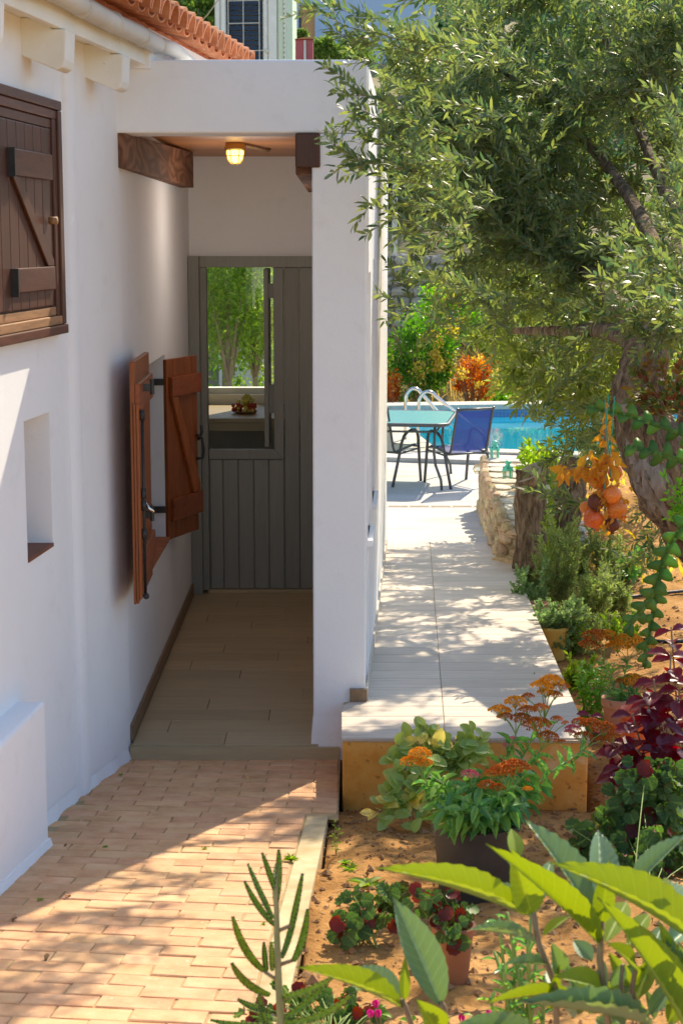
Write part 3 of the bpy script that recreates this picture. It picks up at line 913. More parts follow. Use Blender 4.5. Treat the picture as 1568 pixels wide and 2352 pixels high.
# skirting tile along the outer wall, with its sawn end showing
sk = MB().hexa([(ox(YF) - .07, YF - .022, PZ(YF) + .001), (ox(YF) + .004, YF - .022, PZ(YF) + .001), (ox(YF) + .004, YF - .002, PZ(YF) + .001), (ox(YF) - .07, YF - .002, PZ(YF) + .001),
                (ox(YF) - .07, YF - .022, PZ(YF) + .058), (ox(YF) + .004, YF - .022, PZ(YF) + .058), (ox(YF) + .004, YF - .002, PZ(YF) + .058), (ox(YF) - .07, YF - .002, PZ(YF) + .058)])
ob('skirting', sk, M['skirt'], house)
sk2 = MB().hexa([(ox(7.22), 7.22, PZ(7.22)), (ox(7.22) + .010, 7.22, PZ(7.22)), (ox(12.9) + .010, 12.9, PZ(12.9)), (ox(12.9), 12.9, PZ(12.9)),
                 (ox(7.22), 7.22, PZ(7.22) + .058), (ox(7.22) + .010, 7.22, PZ(7.22) + .058), (ox(12.9) + .010, 12.9, PZ(12.9) + .058), (ox(12.9), 12.9, PZ(12.9) + .058)])
ob('skirting', sk2, M['path_tile'], house)

# recess: left wall with window opening
DY = 10.45                                         # door plane
al = MB()
W0, W1, WZ0, WZ1 = 7.62, 8.98, .60, 1.60
al.box(-1.5, XL, YF + .021, W0, -.3, 2.74); al.box(-1.5, XL, W1, DY + .06, -.3, 2.74); al.box(-1.95, -1.8, DY - .1, 12.9, -.3, 2.74); al.box(-1.8, -1.501, DY - .1, DY + .06, -.3, 2.74)
al.box(-1.5, XL, W0, W1, -.3, WZ0); al.box(-1.5, XL, W0, W1, WZ1, 2.74)
al.box(-1.5, XL - .30, W0, W1, WZ0, WZ1)
ob('recess_wall', al, M['plaster'], house)
win = ob('window', MB().box(XL - .298, XL - .285, W0 + .02, W1 - .02, WZ0 + .02, WZ1 - .02), M['dark_void'], house)
fr = MB()
for a, b_ in ((W0, W0 + .06), (W1 - .06, W1), ((W0 + W1) / 2 - .03, (W0 + W1) / 2 + .03)):
    fr.box(XL - .284, XL - .24, a + .001, b_ - .001, WZ0 + .02, WZ1 - .001)
fr.box(XL - .284, XL - .241, W0 + .061, W1 - .061, WZ1 - .07, WZ1 - .002)
ob('frame', fr, M['orange_wood'], win)
yt = W0 + .005
while yt < W1 - .02:
    y2 = min(yt + .15, W1 - .002)
    for xa, xb in ((XL - .24, XL - .112), (XL - .108, XL + .012)):
        ob('sill_tile', MB().box(xa, xb, yt, y2 - .004, WZ0 + .002, WZ0 + .017), M['clay_tile'], house, bevel=.002, seg=1)
    yt += .15
# upper back wall, recess ceiling, beams
ob('back_wall', MB().box(XL + .001, -.099, DY + .03, DY + .15, 2.075, 2.739), M['plaster'], house)
cl = ob('ceiling', MB().box(XL + .002, -.101, 7.461, DY + .029, 2.712, 2.738), M['ceiling'], house)
y = 7.465
while y < DY:
    y2 = min(y + .086, DY + .027)
    ob('ceiling_board', MB().box(XL + .003, -.103, y, y2 - .003, 2.699, 2.711), M['ceiling'], cl, bevel=.0025, seg=1)
    y += .086
def beammat():
    T = NT('weathered_beam')
    v = coords(T, (2.2, .62, 2.2), False)
    n1 = noise(T, v, 2.1, 2, .45, .5)
    mu = T.n('ShaderNodeMath', operation='MULTIPLY'); mu.inputs[1].default_value = 52
    T.l(n1, mu.inputs[0])
    sn = T.n('ShaderNodeMath', operation='SINE'); T.l(mu.outputs[0], sn.inputs[0])
    mr = T.n('ShaderNodeMapRange'); mr.inputs[1].default_value = -1; T.l(sn.outputs[0], mr.inputs[0])
    col = ramp(T, mr.outputs[0], [(.0, (.12, .053, .03)), (.45, (.185, .088, .05)), (1, (.24, .12, .07))])
    return finish(T, col, .75, [(mr.outputs[0], .4, .004), (noise(T, v, 40, 4), .3, .003)], .25)
M['beam'] = beammat()
bl = MB().hexa([(XL - .0, YF + .012, 2.497), (XL + .034, YF + .012, 2.497), (-.855, 9.95, 2.497), (XL + .0, 9.95, 2.497), (XL, YF + .012, 2.639), (XL + .034, YF + .012, 2.639), (-.855, 9.95, 2.698), (XL, 9.95, 2.698)])
ob('beam', bl, M['beam'], house, bevel=.004)
ob('beam', MB().box(-.193, -.089, YF - .012, YF + .03, 2.498, 2.6385), M['dark_wood'], house, bevel=.006)
ob('beam', MB().box(-.193, -.1255, YF + .031, 9.95, 2.47, 2.698), M['beam'], house, bevel=.004)
# ceiling lamp
lp = at(540, 335, 9.0)
lb = MB().lathe([(.0, .0), (.046, 0), (.052, -.006), (.053, -.022), (.056, -.024), (.056, -.034), (.046, -.04)], 24, (lp.x, 9.0, 2.699))
lamp = ob('ceiling_lamp', lb, M['brass'], house, smooth=True)
gl = MB().lathe([(.0425, -.036), (.042, -.06), (.036, -.085), (.022, -.1), (0, -.106)], 20, (lp.x, 9.0, 2.699))
ob('lamp_glass', gl, M['glow'], lamp, smooth=True)
cg = MB()
for a in range(6):
    w = math.pi * a / 3
    cg.tube([(lp.x + q * math.cos(w), 9.0 + q * math.sin(w), 2.699 - z) for q, z in ((.048, .034), (.047, .06), (.041, .088), (.026, .105), (.0, .112))], .003, 5)
cg.tube([(lp.x + .046 * math.cos(w), 9.0 + .046 * math.sin(w), 2.699 - .068) for w in [i * math.pi / 8 for i in range(17)]], .0025, 5)
ob('lamp_cage', cg, M['brass'], lamp, smooth=True)
pl_ = bpy.data.lights.new('lamp_light', 'POINT')
pl_.energy, pl_.color, pl_.shadow_soft_size = 4.2, (1, .88, .76), .34
plo = bpy.data.objects.new('lamp_light', pl_); plo.location = (-.51, 8.95, 2.32); COL.objects.link(plo)
ob('conduit', MB().tube([(lp.x + .05, 9.02, 2.688), (lp.x + .15, 9.55, 2.688), (lp.x + .155, 9.6, 2.70)], .009, 8), M['brown_stem'], house, smooth=True)

# recess floor of wood-look planks, riser, skirting, threshold
fb = MB().box(XL, .1, YF - .02, DY + .25, -.3, -.014)
rec = setting(ob('recess_floor', fb, M['grout']))
y = YF - .022
off = [.42, .15, .60, .30, .75, .05]
k = 0
while y < DY + .05:
    y2 = min(y + .187, DY + .05)
    xcuts = [XL + .014]
    x = XL + off[k % 6]
    while x < -.1:
        if x > XL + .06: xcuts.append(x)
        x += .9
    xcuts.append(-.1)
    for a, b_ in zip(xcuts[:-1], xcuts[1:]):
        ob('floor_plank', MB().box(a, b_ - .0025, y, y2 - .0025, -.013, 0), M['floor_wood'], rec, bevel=.0012, seg=1)
    y += .187
    k += 1
ob('riser', MB().box(-.93, -.008, YF - .043, YF - .024, -.088, -.010), M['floor_wood'], rec, bevel=.0015)
ob('threshold', MB().box(XL + .1, -.1, DY - .045, DY + .05, .001, .022), M['floor_wood'], rec, bevel=.002)
ob('skirting', MB().box(XL + .001, XL + .013, YF + .02, DY - .09, .001, .075), M['skirt'], house, bevel=.002)

# grey stable-type door with an open hatch
door = ob('door', MB().box(at(452, 900, DY).x + .03, -.1, DY + .012, DY + .03, .022, .86), M['grey_door'], house)
def dx(u, v=1000): return at(u, v, DY).x
ztop, zfr = at(560, 588, DY).z, at(560, 614, DY).z
jm = MB().box(XL + .002, dx(464), DY - .085, DY + .06, .001, ztop)
ob('jamb', jm, M['grey_door'], door, bevel=.004)
jm2 = MB().box(dx(464) + .001, dx(479), DY - .045, DY + .06, .022, zfr + .0)
ob('jamb', jm2, M['grey_door'], door, bevel=.003)
ob('head_rail', MB().box(dx(464) + .001, -.1, DY - .04, DY + .06, zfr + .001, ztop - .001), M['grey_door'], door, bevel=.003)
zb0, zb1 = at(560, 1054, DY).z, at(560, 1032, DY).z
us = [481, 511.5, 547, 582.5, 617.5, 652.5]
for a, b_ in zip(us[:-1], us[1:]):
    ob('board', MB().box(dx(a) + .0015, dx(b_) - .0035, DY - .008, DY + .011, .024, zb0 - .002), M['grey_door'], door, bevel=.004)
for a, b_ in ((653.5, 688.5), (688.5, 722)):
    ob('board', MB().box(dx(a) + .0015, dx(b_) - .0035, DY - .008, DY + .011, .024, zfr), M['grey_door'], door, bevel=.004)
hx0, hx1, hx2 = dx(480), dx(630), dx(652)
ob('hatch_frame', MB().prism([(hx0, DY - .018, zb0), (hx2, DY - .018, zb0), (hx1, DY - .018, zb1), (hx0, DY - .018, zb1)], (0, .05, 0)), M['grey_door'], door, bevel=.003)
ob('hatch_frame', MB().prism([(hx2, DY - .018, zb0 + .001), (hx2, DY - .018, zfr), (hx1, DY - .018, zfr), (hx1, DY - .018, zb1 + .001)], (0, .05, 0)), M['grey_door'], door, bevel=.003)
# casement leaf folded inwards beside the hatch
cs = MB()
cs.box(dx(607), dx(607) + .028, DY + .045, DY + .42, zb1 + .01, zfr - .01)
ob('casement', cs, M['grey_door'], door, bevel=.003)
for za_, zb_ in ((zb1 + .22, zb1 + .40), (zfr - .19, zfr - .10)):
    ob('hinge', MB().box(dx(617), dx(629), DY + .06, DY + .09, za_, zb_), M['grey_door'], door)
# kitchen behind: side walls, worktop, rear window
RY = 12.45
kw = MB()
wz0, wz1 = at(540, 906, RY).z, 2.2
kxa, kxb = at(452, 800, RY).x, at(640, 800, RY).x
kw.box(-1.799, kxa, RY, RY + .2, -.3, 2.739); kw.box(kxb, -.1, RY, RY + .2, -.3, 2.739)
kw.box(kxa, kxb, RY, RY + .2, -.3, wz0); kw.box(kxa, kxb, RY, RY + .2, wz1, 2.739)
ob('kitchen_wall', kw, M['cream'], house)
kf = MB().box(-1.799, -.101, DY + .26, RY - .001, -.3, -.02)
ob('kitchen_floor', kf, M['floor_wood'], house)
kwin = ob('kitchen_window', MB().box(kxa + .001, kxb - .001, RY + .10, RY + .106, wz0 + .05, wz1 - .05), M['glass'], house)
kfr = MB()
kfr.box(kxa + .001, kxb - .001, RY + .05, RY + .15, wz0 + .001, wz0 + .045); kfr.box(kxa + .001, kxb - .001, RY + .05, RY + .15, wz1 - .05, wz1 - .001)
kfr.box(kxa + .001, kxa + .04, RY + .05, RY + .15, wz0 + .046, wz1 - .051); kfr.box(kxb - .04, kxb - .001, RY + .05, RY + .15, wz0 + .046, wz1 - .051)
ob('frame', kfr, M['paint_white'], kwin)
CY0, CY1 = 11.45, RY - .002
cz = at(540, 961, CY0).z
cnt = thing('kitchen_worktop', 'wooden kitchen worktop seen through the open hatch of the grey door', 'counter', (-.5, 11.9, -.02))
ob('top', MB().box(-1.79, -.102, CY0, CY1, cz - .03, cz), M['floor_wood'], cnt, bevel=.002)
ob('fascia', MB().box(-1.79, -.102, CY0 + .012, CY0 + .03, at(540, 990, CY0).z, cz - .031), M['floor_wood'], cnt)
for x in (-1.75, -.15):
    ob('leg', MB().box(x, x + .04, CY0 + .05, CY0 + .09, -.02, cz - .032), M['alu_grey'], cnt)
# plate of grapes
gp = at(562, 951, 11.78)
plate = thing('grape_plate', 'shallow plate heaped with yellow and red grapes on the worktop', 'fruit plate', (gp.x, 11.78, cz))
ob('plate', MB().lathe([(0, .004), (.06, .004), (.088, .016), (.092, .02), (.088, .021), (.06, .009), (0, .009)], 24, (gp.x, 11.78, cz)), M['sill_wood'], plate, smooth=True)
gme = {}
for nm in ('grape', 'grape_red'):
    gme[nm] = MB().blob((0, 0, 0), .0135, .0135, .0155, seg=8, ring=6).mesh('grape', M[nm], True)
for i in range(95):
    t = rnd.random()
    if i < 60:
        x, hh = .012 + rnd.gauss(0, .034), .115
        y = rnd.gauss(0, .026)
        z = .018 + rnd.random() * max(.012, hh * (1 - ((x - .012) / .085) ** 2 - (y / .06) ** 2))
        nm = 'grape'
    else:
        x, y = rnd.choice([rnd.uniform(-.085, -.01), rnd.uniform(.02, .075)]), rnd.uniform(-.05, .01)
        z = .018 + rnd.random() * .045
        nm = 'grape_red'
    o = inst('grape', gme[nm], plate, Matrix.Translation((gp.x + x, 11.78 + y, cz + z)))

# ------------------------------------------------------------------ shutters and window on the left wall
WZa, WZb = 1.855, 2.70
nw = thing('tmp', '', '', (0, 0, 0)); bpy.data.objects.remove(nw)
def wl_pt(Y, out, z): return Vector((wx(Y) + out * WNn.x, Y + out * WNn.y, z))
WY1 = onwall(128, 500).y
WYM = onwall(7, 500).y
WY0 = 2 * WYM - WY1
def wbox(b, y0, y1, o0, o1, z0, z1, mi=0):
    b.hexa([wl_pt(y0, o0, z0), wl_pt(y0, o1, z0), wl_pt(y1, o1, z0), wl_pt(y1, o0, z0), wl_pt(y0, o0, z1), wl_pt(y0, o1, z1), wl_pt(y1, o1, z1), wl_pt(y1, o0, z1)], mi)
b = MB(); wbox(b, WY0, WY1, .001, .008, WZa, WZb)
lw = ob('shuttered_window', b, M['dark_wood'], house)
JK = 1.45                                          # jambs are wider than the head
for i, (w_, o_) in enumerate(((.035, .034), (.034, .026), (.034, .018))):   # stepped architrave
    s0 = sum(q for q, _ in ((.035, .034), (.034, .026), (.034, .018))[:i])
    a = s0
    b = MB(); wbox(b, WY0 + a, WY1 - a, .008, o_, WZb - a - w_ + .001, WZb - a); ob('frame', b, M['dark_wood_y'], lw, bevel=.004)
    b = MB(); wbox(b, WY1 - (a + w_) * JK + .001, WY1 - a * JK, .008, o_ - .001, WZa + a + w_, WZb - a - w_); ob('frame', b, M['dark_wood'], lw, bevel=.004)
    b = MB(); wbox(b, WY0 + a * JK, WY0 + (a + w_) * JK - .001, .008, o_ - .001, WZa + a + w_, WZb - a - w_); ob('frame', b, M['dark_wood'], lw, bevel=.004)
    b = MB(); wbox(b, WY0 + a, WY1 - a, .008, o_ + .006 - .002 * i, WZa + a, WZa + a + w_ - .001); ob('sill', b, M['sill_wood' if i else 'dark_wood_y'], lw, bevel=.004)
fw = .104
sy0, sy1, sz0, sz1 = WY0 + fw * JK, WY1 - fw * JK, WZa + fw, WZb - fw
shut = ob('shutter', (lambda q: (wbox(q, sy0, sy1, .009, .013, sz0, sz1), q)[1])(MB()), M['dark_wood'], lw)
WPLK = (sy1 - sy0) / 10
for i in range(10):
    b = MB(); wbox(b, sy0 + i * WPLK + .001, sy0 + (i + 1) * WPLK - .002, .0135, .024, sz0 + .004, sz1 - .003)
    o = ob('plank', b, M['dark_wood'], shut, bevel=.003)
# the planks, rails and brace belong to the shutter of the window
ymid = (sy0 + sy1) / 2 - .01
for z0, z1 in ((sz1 - .185, sz1 - .095), (sz0 + .062, sz0 + .145)):
    b = MB(); wbox(b, ymid + .012, sy1 - .004, .0245, .038, z0, z1); ob('rail', b, M['dark_wood_y'], shut, bevel=.004)
zt, zbm = sz1 - .187, sz0 + .147
b = MB()
q = [wl_pt(ymid + .02, .0245, zt), wl_pt(ymid + .105, .0245, zt), wl_pt(sy1 - .01, .0245, zbm + .02), wl_pt(sy1 - .012, .0245, zbm), wl_pt(sy1 - .09, .0245, zbm)]
b.prism(q, WNn * .012); ob('brace', b, M['dark_wood'], shut, bevel=.003)
hk = wl_pt(sy1 - .045, .03, (zt + zbm) / 2 + .01)
ob('catch', MB().tube([hk, hk + WNn * .03], .014, 10), M['sill_wood'], shut, smooth=True)
for z in (sz1 - .14, sz0 + .10):
    b = MB(); wbox(b, ymid + .001, ymid + .011, .024, .05, z - .05, z + .045)
    ob('hinge', b, M['black_iron'], shut)

# ------------------------------------------------------------------ orange shutters of the recess window
def shutter(hinge, free, z0, z1, thick, label):
    h, f = Vector(hinge), Vector(free)
    ax = (f - h); W = ax.length; ax.normalize()
    nrm = Vector((ax.y, -ax.x, 0))
    if nrm.y > 0: nrm = -nrm                                    # towards the viewer
    def bxs(b, a0, a1, n0, n1, za, zb):
        p = lambda a, n, z: h + ax * a + nrm * n + Vector((0, 0, z))
        b.hexa([p(a0, n0, za), p(a1, n0, za), p(a1, n1, za), p(a0, n1, za), p(a0, n0, zb), p(a1, n0, zb), p(a1, n1, zb), p(a0, n1, zb)])
    b = MB(); bxs(b, .004, W - .004, -.004, .0, z0 + .004, z1 - .004)
    s = ob('shutter', b, M['orange_wood'], house)
    s['label'] = label
    n = 5
    for i in range(n):
        b = MB(); bxs(b, i * W / n + .001, (i + 1) * W / n - .0025, .0005, thick, z0, z1); ob('plank', b, M['orange_wood'], s, bevel=.003)
    for a, c in ((z1 - .20, z1 - .095), (z0 + .10, z0 + .22)):
        b = MB(); bxs(b, .03, W + .012, thick + .0005, thick + .022, a, c); ob('rail', b, M['orange_wood_y'], s, bevel=.003)
    p = lambda a, z: h + ax * a + nrm * (thick + .0005) + Vector((0, 0, z))
    b = MB().prism([p(.035, z1 - .202), p(.10, z1 - .202), p(W - .01, z0 + .26), p(W - .01, z0 + .222), p(W - .09, z0 + .222)], nrm * .018)
    ob('brace', b, M['orange_wood'], s, bevel=.003)
    zc = (z0 + z1) / 2 - .02
    hd = MB().tube([p(W - .03, zc + .07) + nrm * .004, p(W - .015, zc + .05) + nrm * .03, p(W - .005, zc - .02) + nrm * .035, p(W - .005, zc - .06) + nrm * .03, p(W - .03, zc - .065) + nrm * .004], .008, 6)
    hd.tube([p(W - .02, zc + .04) + nrm * .01, p(W + .005, zc + .08) + nrm * .02, p(W + .0, zc + .12) + nrm * .02], .009, 6)
    ob('handle', hd, M['black_iron'], s, smooth=True)
    return s, h, ax, nrm
fz0, fz1 = at(385, 1240, 8.98).z, at(378, 826, 8.98).z
hp = at(376, 1000, 8.98); hp.z = 0
fp_ = at(447, 1000, 9.33); fp_.z = 0
s1, h1, ax1, n1_ = shutter(hp, fp_, fz0, fz1, .022, 'far shutter, opened flat to the viewer with its diagonal brace showing')
for v in (877, 1170):
    hb = MB()
    z = at(360, v, 8.95).z
    p0 = at(346, v, 8.95)
    hb.tube([(p0.x, 8.95, z - .03), (p0.x, 8.95, z + .03)], .010, 8)
    hb.box(p0.x, hp.x + .006, 8.938, 8.962, z - .018, z + .016)
    hb.box(p0.x - .055, p0.x, 8.93, 8.952, z - .052, z - .022)
    ob('hinge', hb, M['black_iron'], s1)
# near shutter, seen almost edge on, standing proud of the corner
ny0, ny1 = 6.98, 7.60
nz1, nz0 = at(313, 831, ny0).z, at(313, 1387, ny0).z
nxA, nxB = at(300, 1000, ny0).x, at(326, 1000, ny0).x
ns = MB()
ns.prism([(nxA, ny0, nz0), (nxA + .022, ny0, nz0), (nxA + .012, ny1, nz0), (nxA - .01, ny1, nz0)], (0, 0, nz1 - nz0 - .0))
near = ob('shutter', ns, M['orange_wood'], house, bevel=.003)
near['label'] = 'near shutter, seen edge on at the corner of the recess'
for z0, z1, d in ((nz1 - .20, nz1 - .09, .02), (nz0 + .10, nz0 + .22, .02)):
    ob('rail', MB().prism([(nxA + .0225, ny0 - .004, z0), (nxA + .0225 + d, ny0 - .004, z0), (nxA + .0125 + d, ny1 - .04, z0), (nxA + .0125, ny1 - .04, z0)], (0, 0, z1 - z0)), M['orange_wood_y'], near, bevel=.003)
for i in range(3):                                              # moulded meeting edge
    ob('moulding', MB().box(nxA + .002 + .013 * i, nxA + .013 + .013 * i, ny0 - .012 - .004 * i, ny0 - .0045, nz0 + .0 + .012 * i, nz1 - .175), M['orange_wood'], near, bevel=.002)
blt = MB()
bx_ = nxB + .004
blt.tube([(bx_, ny0 - .004, nz0 + .04), (bx_, ny0 - .004, nz1 - .22)], .0065, 8)
for z in (nz1 - .22, nz1 - .55, nz1 - .60, nz0 + .30):
    blt.tube([(bx_, ny0 - .004, z - .022), (bx_, ny0 - .004, z + .022)], .011, 8)
blt.blob((bx_ + .002, ny0 - .006, nz0 + .035), .014, .014, .014)
ob('bolt', blt, M['black_iron'], near, smooth=True)
for v in (889, 1180):
    hb2 = MB()
    p0 = at(329, v, 7.05)
    hb2.box(p0.x, at(350, v, 7.05).x, 7.04, 7.055, p0.z - .017, p0.z + .015)
    hb2.tube([(at(350, v, 7.05).x, 7.045, p0.z - .03), (at(350, v, 7.05).x, 7.045, p0.z + .035)], .009, 8)
    ob('hinge', hb2, M['black_iron'], near)
lt = at(343, 1168, 7.02)
ob('latch', MB().tube([lt + Vector((-.02, 0, .03)), lt, lt + Vector((.02, 0, -.015))], .008, 6), M['steel'], near, smooth=True)

# ------------------------------------------------------------------ eaves: fascia, rafters, gutter, roof tiles
EX = lambda Y, o=0.0: -.81 - .12 * (7.22 - Y) + o
fz_ = 2.915
fa = MB().hexa([(EX(3) - .03, 3.0, fz_), (EX(3), 3.0, fz_), (EX(7.2), 7.2, fz_), (EX(7.2) - .03, 7.2, fz_), (EX(3) - .03, 3.0, fz_ + .11), (EX(3), 3.0, fz_ + .11), (EX(7.2), 7.2, fz_ + .11), (EX(7.2) - .03, 7.2, fz_ + .11)])
ob('fascia', fa, M['paint_white'], house, bevel=.004)
so = MB().hexa([(wx(3) - .3, 3.0, 2.951), (EX(3) - .031, 3.0, 2.951), (EX(7.2) - .031, 7.2, 2.951), (-1.4, 7.2, 2.951), (wx(3) - .3, 3.0, 3.0), (EX(3) - .031, 3.0, 3.0), (EX(7.2) - .031, 7.2, 3.0), (-1.4, 7.2, 3.0)])
ob('soffit', so, M['paint_white'], house)
for yc in (5.19, 5.97, 6.76):
    xe = EX(yc) + .012
    xw = (wx(yc) if yc < 6.4 else -1.0) - .05
    p = [(xw, yc, 2.845), (xe - .03, yc, 2.775), (xe - .008, yc, 2.785), (xe, yc, 2.81), (xe + .006, yc, 2.913), (xe - .046, yc, 2.913), (xe - .046, yc, 2.9505), (xw, yc, 2.9505)]
    ob('rafter_end', MB().prism(p, (.012, .13, 0)), M['paint_white'], house, bevel=.006, seg=3)
mf = MB().hexa([(-1.6, 7.19, 2.9), (EX(7.2) + .02, 7.19, 2.9), (EX(9.3) + .02, 9.3, 2.9), (-1.6, 9.3, 2.9), (-1.6, 7.19, 3.06), (EX(7.2) + .02, 7.19, 3.06), (EX(9.3) + .02, 9.3, 3.06), (-1.6, 9.3, 3.06)])
ob('eave_mortar', mf, M['plaster'], house)
gt = MB()
npt = 9
ga, gb = Vector((EX(3.0) + .042, 3.0, 3.012)), Vector((EX(7.22) + .042, 7.22, 3.0))
gt.tube([ga + (gb - ga) * (i / 12) + Vector((0, 0, -.004 * math.sin(i * 2.1))) for i in range(13)], .038, 14)
gt.tube([gb, gb + Vector((.05, .18, .0)), gb + Vector((.12, .45, -.05))], [.034, .034, .03], 12)
for i in range(1, 10):
    c = ga + (gb - ga) * (i / 9.6)
    gt.tube([c - (gb - ga).normalized() * .012, c + (gb - ga).normalized() * .012], .041, 14)
ob('gutter', gt, M['gutter'], house, smooth=True)
roof = ob('roof', (lambda b: b.hexa([(-3.2, 2.5, 3.55), (EX(2.5) + .0, 2.5, 3.062), (EX(9.3) + .0, 9.3, 3.062), (-3.2, 9.3, 3.55), (-3.2, 2.5, 3.57), (EX(2.5), 2.5, 3.085), (EX(9.3), 9.3, 3.085), (-3.2, 9.3, 3.57)]))(MB()), M['roof_tile'], house)
def tile_mesh(r0, r1, L, up, th=.012, n=10):
    b = MB()
    for (x, rr) in ((0, r0), (L, r1)):
        for q in (rr, rr - th):
            for i in range(n + 1):
                w = math.pi * i / n
                b.v.append((-x, -q * math.cos(w), (q * 1.05 * math.sin(w)) * (1 if up else -.5)))
    m = n + 1
    def idx(a, q, i): return (a * 2 + q) * m + i
    for i in range(n):
        b.f += [(idx(0, 0, i), idx(1, 0, i), idx(1, 0, i + 1), idx(0, 0, i + 1)), (idx(0, 1, i), idx(0, 1, i + 1), idx(1, 1, i + 1), idx(1, 1, i)), (idx(0, 0, i), idx(0, 0, i + 1), idx(0, 1, i + 1), idx(0, 1, i))]
    for i in (0, n):
        b.f.append((idx(0, 0, i), idx(0, 1, i), idx(1, 1, i), idx(1, 0, i)))
    if up:                                           # mortar bedding set back in the hollow
        c = len(b.v)
        b.v += [(-.10, -(r0 - th) * math.cos(math.pi * i / n), (r0 - th) * .98 * math.sin(math.pi * i / n)) for i in range(n + 1)]
        b.f.append(tuple(range(c, c + n + 1)))
    b.m, b.r = [0] * len(b.f), [0] * len(b.f)
    if up: b.m[-1] = 1
    return b.mesh('roof_tile', [M['roof_tile'], M['niche_tile']], False)
cover, pan = tile_mesh(.076, .062, .46, True, .014), tile_mesh(.076, .064, .46, False, .014)
pitch = math.atan2(.485, 2.3)
TP = .162
k = 0
Yt = 4.9
while Yt < 8.9:
    for rr_ in range(2):
        for me, dy, dz, dxx in ((cover, 0, .062, .165), (pan, TP / 2, .088, .135)):
            Yc = Yt + dy
            base = Vector((EX(Yc) + dxx - rr_ * .36, Yc, 3.062 + dz - .06 + rr_ * .36 * math.tan(pitch) + rr_ * .008))
            Mx = Matrix.Translation(base) @ Matrix.Rotation(R(-6.8) + R(rnd.uniform(-1.2, 1.2)), 4, 'Z') @ Matrix.Rotation(pitch + R(rnd.uniform(-1, 1)), 4, 'Y')
            inst('roof_tile', me, roof, Mx)
    Yt += TP
# ================================================================== stone retaining wall beside the path
SW = thing('stone_wall', 'low ochre rubble wall with pale flagstone top edging the path by the cut stump', 'wall', pl(1135, 1250, -.2))
wb = [Vector(at(1166, 1322, 11.75)), Vector(pl(1149, 1288, .191, .055, YF)), Vector(pl(1128, 1245, .191, .055, YF)), Vector(pl(1110, 1205, .191, .055, YF)), Vector(pl(1103, 1175, TZ))]
wt = []
for (u, v), b_ in zip(((1176, 1250), (1164, 1204), (1140, 1148), (1117, 1095), (1109, 1051)), wb):
    p = at(u, v, b_.y + .03)
    wt.append(p)
zt_ = [p.z for p in wt]
def lerp_path(pts, t):
    k = t * (len(pts) - 1)
    i = min(int(k), len(pts) - 2)
    return pts[i].lerp(pts[i + 1], k - i)
core = MB()
NN = 16
for i in range(NN):
    a0, a1 = lerp_path(wb, i / NN), lerp_path(wb, (i + 1) / NN)
    c0, c1 = lerp_path(wt, i / NN), lerp_path(wt, (i + 1) / NN)
    o = Vector((.02, 0, 0)); w_ = Vector((.55, .08, 0)); dn = Vector((0, 0, -.25)); d2 = Vector((0, 0, -.02))
    core.hexa([a0 + o + dn, a0 + w_ + dn, a1 + w_ + dn, a1 + o + dn, c0 + o + d2, c0 + w_ + d2, c1 + w_ + d2, c1 + o + d2])
ob('mortar', core, M['mortar'], SW)
def stone_me(k, mat, sx=1, sy=1, sz=1):
    r_ = random.Random(k)
    b = MB()
    n, m = 8, 4
    prof = [(.0, .5), (.36, .47), (.5, .2), (.5, -.3), (.4, -.5)]
    ang = [2 * math.pi * (j + r_.uniform(-.25, .25)) / n for j in range(n)]
    rad = [r_.uniform(.82, 1.12) for _ in range(n)]
    b.v = [(sx * q * rad[j] * math.cos(ang[j]) * 1.1, sy * q * rad[j] * math.sin(ang[j]) * 1.1, sz * (z + r_.uniform(-.05, .05) * (i < 3))) for i, (q, z) in enumerate(prof) for j in range(n)]
    b.f = [(i * n + j, (i + 1) * n + j, (i + 1) * n + (j + 1) % n, i * n + (j + 1) % n) for i in range(len(prof) - 1) for j in range(n)]
    b.m, b.r = [0] * len(b.f), [0] * len(b.f)
    return b.mesh('stone', mat, False)
face_me = [stone_me(k, M['wall_stone']) for k in range(7)]
top_me = [stone_me(30 + k, M['flag_stone'], 1, 1, .22) for k in range(7)]
s_ = 0.0
wallL = sum((wb[i + 1] - wb[i]).length for i in range(4))
rows_n = 4
for rw in range(rows_n):
    t = rnd.uniform(0, .03)
    while t < 1:
        l = rnd.uniform(.13, .30)
        tm = min(t + l / wallL / 2, .995)
        a0, c0 = lerp_path(wb, tm), lerp_path(wt, tm)
        hgt = (c0.z - a0.z + .04)
        if hgt / rows_n > .03 or rw < 2:
            z = a0.z - .02 + hgt * (rw + .5) / rows_n
            f = (rw + .5) / rows_n
            p = a0.lerp(c0, f); p.z = z
            tan = (lerp_path(wb, min(1, tm + .03)) - lerp_path(wb, max(0, tm - .03))); tan.z = 0; tan.normalize()
            out = Vector((-tan.y, tan.x, 0))
            hh = hgt / rows_n * rnd.uniform(.85, 1.1)
            Mx = Matrix((tan * l * .97, Vector((0, 0, 1)) * hh, out * .07)).transposed().to_4x4()
            if Mx.determinant() < 0: Mx = Matrix((-tan * l * .97, Vector((0, 0, 1)) * hh, out * .07)).transposed().to_4x4()
            Mx = Matrix.Translation(p + out * rnd.uniform(-.012, .012)) @ Mx
            inst('stone', rnd.choice(face_me), SW, Mx)
        t += l / wallL
t = .0
